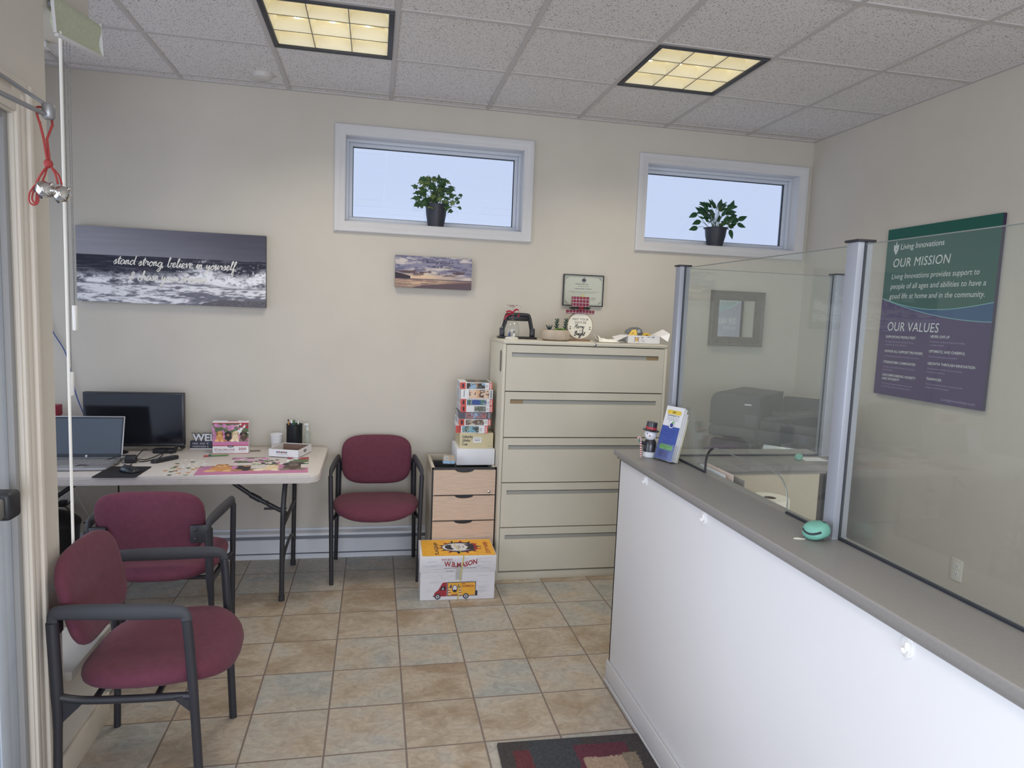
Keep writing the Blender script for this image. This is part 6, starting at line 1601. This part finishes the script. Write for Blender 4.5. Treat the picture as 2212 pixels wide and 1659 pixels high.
# small adhesive hooks under the worktop
for y, lab in ((-2.031, 'small white adhesive hook under the counter edge, furthest from the camera'), (-2.517, 'small white adhesive hook under the counter edge, middle of three'), (-3.376, 'small white adhesive hook under the counter edge nearest the camera')):
    t = thing('adhesive_hook', lab, 'hook', (1.056, y, .998), group='adhesive hooks on the counter front')
    F = frame((0, 0, 0), (0, -1, 0), (0, 0, 1))
    mb = MB(); mb.prism(rrect(.026, .046, .011, 5), 0, .004, 0, F, bev=.0015); mb.build('backplate', M_white, parent=t)
    mb = MB(); mb.tube(catmull([(-.004, 0, .010), (-.006, 0, -.004), (-.010, 0, -.010), (-.013, 0, -.006), (-.0135, 0, .0)], 5), .0038, 8); mb.build('hook_arm', M_white, parent=t)

# glass screens and their posts
M_glass = glassy('clear_screen', (.945, .965, .955), 1.52, 0, .028)
M_post = pm('silver_grey_post', (160, 163, 172), .42, .25, var=.01)
POSTS = [(1.232, -1.866, 'silver post at the far corner of the counter holding two glass screens', 0), (1.232, -2.905, 'tall silver post in the middle of the counter beside the painted stone', 1), (1.945, -1.872, 'silver post on the short return of the counter, seen through the glass', 2)]
for x, y, lab, q in POSTS:
    t = thing('screen_post', lab, 'post', (x, y, ZT), group='glass screen posts')
    mb = MB(); h = .788
    mb.box(-.022, .022, -.022, .022, 0, h, 0, .0025)
    mb.box(-.0235, .0235, -.0235, .0235, 0, .004, 0, .001)
    mb.build('post', M_post, parent=t)
    mb = MB()
    if q == 0: mb.box(-.004, .004, -.0232, -.0218, 0, h); mb.box(.0218, .0232, -.004, .004, 0, h)
    elif q == 1: mb.box(-.004, .004, -.0232, -.0218, 0, h); mb.box(-.004, .004, .0218, .0232, 0, h)
    else: mb.box(-.0232, -.0218, -.004, .004, 0, h)
    mb.build('channel', M_gasket, parent=t)
    mb = MB(); mb.box(-.027, .027, -.027, .027, h, h + .006, 0, .0015); mb.build('cap', M_black, parent=t)
def sheet(mb, poly, th, F):
    mb.prism(poly, -th / 2, th / 2, 0, F)
M_gedge = pm('grey_glass_edge', (128, 134, 130), .25, spec=.6)
# screen 1: between the two front posts, with the arched pass-through
t = thing('glass_screen', 'clear screen with an arched pass-through opening between the two posts on the counter', 'glass screen', (1.232, -1.888, ZT), group='clear screens on the counter')
F = frame((0, 0, 0), (0, -1, 0), (0, 0, 1)); Wg, Hg = .995, .782
a0, a1, ah, ar = .280, .800, .108, .075
mb = MB()
arch = [(a0, .0)] + [(a0 + ar - ar * math.cos(q), ah - ar + ar * math.sin(q)) for q in np.linspace(0, PI / 2, 9)] + [(a1 - ar + ar * math.sin(q), ah - ar + ar * math.cos(q)) for q in np.linspace(0, PI / 2, 9)] + [(a1, .0)]
pts = [(0.0, .004), (a0, .004)] + arch[1:-1] + [(a1, .004), (Wg, .004), (Wg, Hg), (0, Hg)]
sheet(mb, pts, .006, F); mb.build('pane', M_glass, parent=t, sharp=20)
mb = MB(); P = [F @ Vector((x, y, 0)) for x, y in arch]
mb.tube(P[:8], .0045, 8); mb.build('black_edge_trim', M_black, parent=t)
mb = MB(); mb.tube(P[8:], .0020, 6); mb.build('arch_edge', M_gedge, parent=t)
mb = MB(); mb.tube([F @ Vector((0, Hg, 0)), F @ Vector((Wg, Hg, 0))], .0016, 6); mb.build('polished_edge', M_gedge, parent=t)
mb = MB(); mb.box(-.005, .005, -a0, 0, 0, .006); mb.box(-.005, .005, -Wg, -a1, 0, .006); mb.build('bottom_seal', M_gasket, parent=t)
# screen 2: to the right of the middle post
t = thing('glass_screen', 'large clear screen to the right of the middle post, in front of the poster', 'glass screen', (1.232, -2.928, ZT), group='clear screens on the counter')
mb = MB(); sheet(mb, [(0, .004), (1.5, .004), (1.5, Hg), (0, Hg)], .006, F); mb.build('pane', M_glass, parent=t, sharp=20)
mb = MB(); mb.tube([F @ Vector((0, Hg, 0)), F @ Vector((1.5, Hg, 0))], .0016, 6); mb.build('polished_edge', M_gedge, parent=t)
mb = MB(); mb.box(-.005, .005, -1.5, 0, 0, .006); mb.build('bottom_seal', M_gasket, parent=t)
# screen 3: on the return
t = thing('glass_screen', 'clear screen on the short return of the counter in front of the mirror', 'glass screen', (1.255, -1.870, ZT), group='clear screens on the counter')
F3 = frame((0, 0, 0), (1, 0, 0), (0, 0, 1))
mb = MB(); sheet(mb, [(0, .004), (.668, .004), (.668, Hg), (0, Hg)], .006, F3); mb.build('pane', M_glass, parent=t, sharp=20)
mb = MB(); mb.tube([F3 @ Vector((0, Hg, 0)), F3 @ Vector((.668, Hg, 0))], .0015, 6); mb.build('polished_edge', M_gedge, parent=t)
mb = MB(); mb.box(0, .668, -.005, .005, 0, .006); mb.build('bottom_seal', M_gasket, parent=t)

# snowman figure with a candy cane
t = thing('snowman_figurine', 'white snowman figurine with black top hat and candy cane on the counter end', 'figurine', (1.126, -1.885, ZT), -.35)
M_snow = pm('glazed_white', (228, 230, 236), .3, coat=.4)
mb = MB(); mb.lathe([(0, 0), (.030, 0), (.034, .004), (.034, .028), (.035, .032), (.030, .05)], n=28); mb.build('body', M_snow, parent=t)
mb = MB(); mb.lathe([(.0352, .030), (.0345, .055), (.031, .078), (.024, .092), (.012, .097), (0, .098)], n=28); mb.build('black_coat', pm('glazed_black', (38, 38, 46), .3, coat=.4), parent=t)
mb = MB(); mb.lathe([(0, .088), (.018, .090), (.028, .102), (.0315, .116), (.030, .130), (.022, .142), (0, .146)], n=28)
mb.lathe([(.004, 0), (.0025, .012), (0, .022)], (0, 0, 0), 10, 1, Matrix.Translation((-.006, -.030, .116)) @ Matrix.Rotation(PI / 2, 4, 'X'))
for x in (-.018, .006): mb.lathe([(0, 0), (.0028, 0), (0, .003)], (0, 0, 0), 8, 2, Matrix.Translation((x, -.028, .126)) @ Matrix.Rotation(PI / 2, 4, 'X'))
mb.build('head', [M_snow, pm('orange_nose', (214, 120, 60), .5), M_black], parent=t)
mb = MB(); RB = Matrix.Translation((0, 0, .138)) @ Matrix.Rotation(.12, 4, 'Y'); mb.lathe([(0, 0), (.042, .0), (.044, .004), (.040, .007), (.028, .008), (.028, .012), (.0275, .044), (.025, .047), (0, .047)], (0, 0, 0), 28, 0, RB); mb.lathe([(.0285, .009), (.0288, .020), (.0285, .021)], (0, 0, 0), 28, 1, RB)
mb.build('top_hat', [_M['glazed_black'], M_rcard], parent=t)
mb = MB()
mb.tube(catmull([(-.020, -.012, .078), (-.038, -.022, .074), (-.048, -.026, .082)], 5), .009, 10); mb.build('arm', _M['glazed_black'], parent=t)
mb = MB(); mb.lathe([(0, -.009), (.008, -.004), (.009, .002), (.006, .008), (0, .010)], (-.052, -.028, .086), 12); mb.build('mitten', pm('green_mitten', (58, 120, 104), .5), parent=t)
P = catmull([(-.044, -.034, .0035), (-.046, -.034, .04), (-.049, -.034, .085), (-.049, -.034, .100), (-.058, -.034, .108), (-.066, -.034, .098)], 8)
for q, m_ in ((0, M_white), (1, M_rcard)):
    mb = MB()
    for i in range(len(P) - 1):
        if i % 2 == q: mb.tube([P[i], P[i + 1]], .0042, 8)
    mb.build('candy_cane' if q == 0 else 'candy_stripe', m_, parent=t)

t.scale = (.80, .80, .80)
# brochure holder with leaflets
t = thing('brochure_holder', 'leaning clear acrylic brochure stand beside the snowman on the counter', 'brochure holder', (1.146, -1.972, ZT), 0)
BR = Matrix.Rotation(math.radians(-70), 4, 'Z')     # faces the camera and the room
BT = BR @ Matrix.Rotation(math.radians(-15), 4, 'X')
mb = MB(); w = .104
mb.T = BT
mb.box(-w / 2, w / 2, .034, .0365, .004, .190); mb.box(-w / 2, -w / 2 + .0025, -.004, .034, .004, .075); mb.box(w / 2 - .0025, w / 2, -.004, .034, .004, .075); mb.box(-w / 2, w / 2, -.0065, -.004, .004, .075); mb.box(-w / 2, w / 2, -.004, .034, .004, .0065)
mb.T = BR; mb.box(-w / 2, w / 2, .0, .052, 0, .0025); mb.build('acrylic_stand', glassy('acrylic', (.95, .96, .97), 1.45, .0, .03), parent=t)
M_lblue = pm('leaflet_blue', (62, 84, 160), .4); M_ly = pm('leaflet_yellow', (226, 196, 72), .4); M_lg = pm('leaflet_green', (112, 184, 92), .4); M_dkb = pm('leaflet_dark_blue', (48, 62, 132), .45)
for q in range(4):
    t2 = thing('brochure', ('tall white and blue brochure at the front of the acrylic stand', 'folded white leaflet directly behind the front brochure', 'folded white leaflet, third in the acrylic stand', 'folded pale leaflet at the back of the acrylic stand')[q], 'brochure', (1.146, -1.972, ZT), group='brochures in the acrylic stand')
    mb = MB(); y0 = -.002 + q * .0088; hh = (.220, .216, .20, .182)[q]; x_off = (0, .002, .004, .003)[q]
    mb.T = BT
    mb.box(-.049 + x_off, .049 + x_off, y0, y0 + .0075, .0075, .0075 + hh, 0, .0008, 1)
    if q == 0:
        Fb = frame((-.049, y0 - .0004, .0075), (1, 0, 0), (0, 0, 1)); mb.T = BT
        mb.rect(.0005, .0975, .0005, .138, Fb, 1, .0001)
        mb.poly(rrect(.076, .017, .006, 4, .049, .196), Fb, 2, .0003); mb.text('GET', .010, Fb, .049, .1925, 5, 'c', off=.0006, bold=.03)
        mb.text('Something for You', .0085, Fb, .049, .180, 5, 'c', off=.0004, bold=.01)
        for k in range(4): mb.text('information about support and services', .0046, Fb, .049, .1735 - k * .0052, 6, 'c', off=.0004, fit=(.064, .058, .066, .038)[k])
        mb.disc(.049, .152 - .004, .0165, .0245 - .006, Fb, 6, .0003); mb.disc(.049, .148, .015, .017, Fb, 0, .0005); mb.disc(.051, .143, .009, .009, Fb, 4, .0007); mb.disc(.055, .154, .0055, .0055, Fb, 3, .0007)
        for k in range(5): mb.text('live, learn, work and belong', .0052, Fb, .049, .122 - k * .0085, 4, 'c', off=.0004, fit=(.066, .070, .062, .05, .03)[k])
        for k in range(2): mb.text('home and community', .0050, Fb, .049, .076 - k * .009, 4, 'c', off=.0004)
        mb.poly(rrect(.072, .020, .008, 4, .050, .052), Fb, 3, .0003); mb.text('Contact us today for', .0066, Fb, .050, .0535, 5, 'c', off=.0006); mb.text('help', .0066, Fb, .050, .0455, 5, 'c', off=.0006)
        mb.poly(rrect(.05, .026, .006, 4, .038, .024), Fb, 4, .0003)
    if q == 3:
        Fb = frame((.049 + .0036, 0, 0), (0, 1, 0), (0, 0, 1))
    mb.build('folded_sheet', [M_wcard if q != 3 else pm('cream_leaflet', (222, 216, 186), .5), M_lblue, M_ly, M_lg, M_dkb, M_ink, pm('leaflet_grey', (130, 140, 150), .5)], parent=t2)

# painted stone, smaller solid standing in for a reflection, scrap, note
def stone(loc, sc, rz, label, full):
    t = thing('painted_stone', label, 'stone', loc, rz)
    m = cushion(.115 * sc, .100 * sc, .090 * sc, .8, .85, 36, 18, fn=lambda p: Vector((p.x * (1 + .15 * p.y / .05), p.y, p.z * (1.0 if p.z > 0 else .7) * (1 - .12 * p.x / .06) + .0 + (.004 * math.sin(p.x * 60 + p.y * 40)))))
    zmin = min(v[2] for v in m.v); m.v = [(x, y, z - zmin) for x, y, z in m.v]
    top = max(v[2] for v in m.v)
    m.build('stone_body', pm('mint_paint', (112, 172, 154), .5, var=.06, vs=25, bump=.2, bs=60), t, sharp=180)
    if full:
        vv = np.array(m.v)
        def surf(x, y, up=True):
            d = (vv[:, 0] - x) ** 2 + (vv[:, 1] - y) ** 2
            k = np.argsort(d)[:40]; k = k[np.argmax(vv[k][:, 2])]; return float(vv[k][2])
        mb = MB()
        pts = []
        for a in np.linspace(3.55, 5.2, 16):
            r = .90; x = .0575 * sc * math.cos(a) * r * 1.0; y = .050 * sc * math.sin(a) * r; pts.append((x * 1.06, y * 1.12, .040 + .012 * math.cos((a - 4.3) * 2.0) * -1 + .006))
        mb.tube([Vector((p[0], p[1], p[2] * sc)) for p in pts], .0030, 8); mb.build('black_smile', M_ink, parent=t)
        mb = MB(); Ft = Matrix.Translation((0, 0, top + .0002)) @ Matrix.Rotation(-.12, 4, 'X')
        mb.disc(.030 * sc, .008 * sc, .012 * sc, .008 * sc, Ft, 0, .0006)
        for k, s_ in enumerate(('smile and', 'pass it on', 'be kind')): cursive(mb, s_.replace('k', 'h'), -.032 * sc, (.016 - k * .012) * sc, .0038 * sc, Ft, 0, .0009 * sc, .2, 1, .1, k, .0008)
        mb.build('black_lettering', M_ink, parent=t)
    return t
stone((1.164, -2.922, ZT), .60, -.75, 'mint green painted stone with a black smile beside the middle post', True)
stone((1.772, -1.955, ZT), .30, .2, 'small mint green shape standing in for a reflection on the counter return', False)  # solid added for a mint reflection in the glass, not a second stone
mb = MB(); mb.prism([(-.016, -.004), (-.004, -.007), (.012, -.004), (.018, .001), (.006, .003), (.0, .007), (-.010, .003)], 0, .0015)
tag(mb.build('paper_scrap', pm('ivory_scrap', (232, 230, 216), .7), loc=(1.122, -2.912, ZT), rot=(0, 0, -.3)), 'tiny torn scrap of white paper beside the large painted stone', 'paper scrap')
mb = MB(); mb.box(-.05, .05, -.035, .035, 0, .0012)
tag(mb.build('note_card', M_wcard, loc=(1.845, -1.945, ZT), rot=(0, 0, -.1)), 'white card lying on the counter return near the far post', 'card')

# papers, organiser and paper towel roll on the inner desk
t = thing('paper_towel_roll', 'white paper towel roll standing on the inner desk behind the pass-through', 'paper roll', (1.385, -2.362, .735))
ZR = .282
mb = MB(); mb.lathe([(.021, 0), (.066, 0), (.067, .004), (.067, ZR - .003), (.065, ZR), (.022, ZR - .001), (.021, ZR - .003), (.021, 0)], n=40); mb.build('paper', pm('embossed_white_paper', (232, 228, 216), .85, bump=.5, bs=140), parent=t)
mb = MB(); mb.lathe([(.0205, .001), (.0205, ZR - .002), (.019, ZR - .002), (.019, .001)], n=28); mb.build('core', pm('brown_card_core', (112, 92, 82), .8), parent=t)
t = thing('file_organizer', 'dark desk file sorter with upright papers behind the counter', 'file organizer', (1.306, -2.17, .735))
mb = MB(); mb.box(-.05, .05, -.11, .115, 0, .008, 0, .002)
for x in (-.046, -.002, .044): mb.box(x, x + .003, -.10, .11, .008, .17)
mb.build('sorter_frame', pm('dark_grey_sorter', (58, 60, 66), .5), parent=t)
for lab, x, z1, c, y0, y1, nm in (('white folder upright in the desk sorter nearest the counter', -.034, .326, (226, 228, 232), -.075, .118, 'file_folder'), ('pink folder upright in the desk sorter', -.016, .332, (226, 202, 192), -.100, .112, 'file_folder'), ('grey clear wallet in the desk sorter', .010, .320, (150, 146, 142), -.135, .02, 'file_folder')):
    t = thing(nm, lab, 'folder', (1.306 + x, -2.17, .743), group='folders in the desk sorter')
    mb = MB(); mb.box(-.002, .002, y0, y1, .0, z1, 0, .0008); mb.build('cover', pm('folder_%d' % c[0] + nm + str(c[1]), c, .5, var=.02), parent=t)
    mb = MB(); mb.box(.0024, .0046, y0 + .01, y1 - .01, .002, z1 - .008); mb.build('papers', M_wcard, parent=t)

# office chair behind the counter
t = thing('office_chair', 'dark plum office chair behind the counter, only its rounded back showing', 'chair', (1.711, -1.056, 0), .35)
M_plum = pm('dark_plum_upholstery', (56, 46, 68), .9, var=.05, vs=50)
m = cushion(.46, .46, .09, .5, .6); m.v = [(x, y, z + .47) for x, y, z in m.v]; m.build('seat', M_plum, t, sharp=180)
m = cushion(.42, .44, .07, .5, .72, fn=lambda p: Vector((p.x, -.22 - p.z + .05 * (p.x / .2) ** 2 - .12 * p.y, .775 + p.y))); m.build('backrest', M_plum, t, sharp=180)
mb = MB(); mb.tube([(0, 0, .43), (0, 0, .09)], .028, 14); mb.tube(catmull([(0, -.02, .42), (0, -.20, .43), (0, -.262, .50), (0, -.262, .70)], 5), .018, 8); mb.build('column', M_black, parent=t)
for k in range(5):
    a = 2 * PI * k / 5; mb = MB(); mb.tube([(0, 0, .10), (.16 * math.cos(a), .16 * math.sin(a), .085), (.29 * math.cos(a), .29 * math.sin(a), .065)], [.024, .02, .014], 8); mb.build('base_arm', M_black, parent=t)
    mb = MB(); mb.lathe([(0, -.02), (.028, -.02), (.030, -.014), (.030, .014), (.028, .02), (0, .02)], (0, 0, 0), 16, 0, Matrix.Translation((.285 * math.cos(a), .285 * math.sin(a), .030)) @ Matrix.Rotation(PI / 2, 4, 'Y')); mb.build('caster', M_black, parent=t)

# multifunction copier in the corner
ang = -math.atan2(.74, .67)
t = thing('copier', 'large dark grey copier set diagonally in the corner behind the glass', 'copier', (2.121, -.50, 0), ang)
M_cop = pm('charcoal_grey_plastic', (36, 38, 42), .5, spec=.35, var=.015); M_cop2 = pm('dark_copier_plastic', (24, 25, 28), .5); M_copl = pm('light_grey_bar', (206, 208, 210), .4)
# local: x along the front (left to right), y to the back
w, d = .66, .58
mb = MB(); mb.box(.045, w - .01, .02, d, .03, .80, 0, .008); mb.box(.06, w - .02, .03, d - .02, 0, .03, 1); mb.build('body', [M_cop, M_cop2], parent=t)
for k in range(3):
    mb = MB(); mb.box(.05, w - .015, .004, .022, .06 + k * .21, .255 + k * .21, 0, .005); mb.box(.2, .46, -.002, .006, .215 + k * .21, .24 + k * .21, 1, .003); mb.build('paper_drawer', [M_cop, M_cop2], parent=t)
mb = MB(); mb.box(-.005, .30, .0, d, .90, .975, 0, .022, 3); mb.box(.30, w, .015, d, .885, .975, 0, .01); mb.box(.12, w - .01, .1, d, .80, .90, 0, .006); mb.box(.06, .30, .12, .45, .80, .9, 1); mb.build('scanner_unit', [M_cop, M_cop2], parent=t)
mb = MB(); mb.prism([(0, .978), (.315, .978), (.315, 1.178), (.05, 1.186), (.018, 1.172), (.0, 1.135)][::1], 0, d - .06, 0, Matrix(((1, 0, 0, 0), (0, 0, 1, .005), (0, 1, 0, 0), (0, 0, 0, 1))), bev=.006)
mb.box(.225, .305, .0, .004, .985, 1.06, 1, .002); mb.box(.220, .262, .0005, .0045, 1.118, 1.126, 2, .001); mb.build('document_feeder', [M_cop, pm('grey_copier_panel', (50, 52, 56), .5), M_copl], parent=t)
mb = MB()
mb.box(.315, w + .02, .02, d - .06, .978, 1.030, 0, .006)
mb.prism([(.33, 1.045), (.62, 1.105), (.655, 1.150), (.665, 1.148), (.64, 1.090), (.34, 1.028)][::-1], 0, d - .12, 0, Matrix(((1, 0, 0, 0), (0, 0, 1, .04), (0, 1, 0, 0), (0, 0, 0, 1))))
mb.box(.320, w + .02, d - .085, d - .055, .978, 1.150, 0, .02); mb.box(.36, .52, .1, .13, 1.05, 1.085, 1, .004); mb.box(w - .02, w + .03, .1, d - .1, .978, 1.10, 0, .012); mb.build('feeder_tray', [M_cop2, M_cop], parent=t)
PT = Matrix.Translation((.330, -.02, .80)) @ Matrix.Rotation(math.radians(-38), 4, 'X')
mb = MB(); mb.box(0, .30, -.02, .02, -.03, .125, 0, .008, M=PT); mb.box(.02, .28, .0, .09, .80, .88, 1); mb.build('control_panel', [M_cop2, M_cop], parent=t)
mb = MB(); mb.box(.02, .205, -.0225, -.0195, .012, .115, 0, M=PT); FQ = PT @ frame((.02, -.0226, .012), (1, 0, 0), (0, 0, 1))
mb.rect(.05, .14, .02, .06, FQ, 1, .0003); mb.build('touch_screen', [pm('blue_grey_screen', (92, 118, 140), .2, spec=.6, var=.1, vs=20), pm('dark_screen_icon', (44, 66, 88), .3)], parent=t)
mb = MB(); mb.box(.22, .29, -.0222, -.0200, .02, .11, 0, M=PT); mb.box(.0, .30, -.024, -.020, -.028, -.022, 1, M=PT); mb.build('keypad', [pm('grey_keypad', (112, 110, 110), .5, var=.15, vs=90), M_copl], parent=t)

# ================================================================== RUG
def rugfn(U, V):
    c = np.tile(np.array([[70, 66, 66]], float) / 255, (len(U), 1))
    def R(x0, x1, y0, y1, col):
        e = .006 * (fbm(U * 80, V * 80, 3, 2) - .5); m = (U > x0 + e) & (U < x1 + e) & (V > y0 + e) & (V < y1 + e); c[m] = np.array(col) / 255
    R(.09, .28, 0, .94, (94, 56, 60)); R(.20, .55, .80, 1.0, (66, 68, 72)); R(.50, .86, .80, .95, (92, 56, 66)); R(.22, .56, .0, .80, (126, 92, 76)); R(.50, .56, 0, .80, (104, 54, 58))
    R(.53, .82, .35, .865, (154, 134, 116)); R(.80, .90, .0, .88, (126, 114, 98)); R(.15, .22, .30, .6, (150, 128, 104)); R(.3, .7, .1, .34, (110, 62, 58)); R(.09, .9, .0, .06, (70, 66, 66))
    n = .82 + .36 * fbm(U * 160, V * 220, 9, 3); return c * n[:, None]
mb = MB()
poly = rrect(.572, .90, .012, 4)
mb.prism(poly, 0, .009, 0, bev=.003); Fz = frame((-.286, -.45, .009), (1, 0, 0), (0, 1, 0)); mb.picture(Fz @ Matrix.Translation((.002, .002, 0)), .568, .896, 110, 170, rugfn, 1, .0006)
o = mb.build('rug', [pm('dark_rug_edge', (66, 62, 62), .95, bump=.6, bs=400), printed('woven_rug_pile', .95, .05)], loc=(.752, -2.575, 0), rot=(0, 0, -.03))
tag(o, 'small rug with brown, red and beige blocks on the tiles by the counter', 'rug')
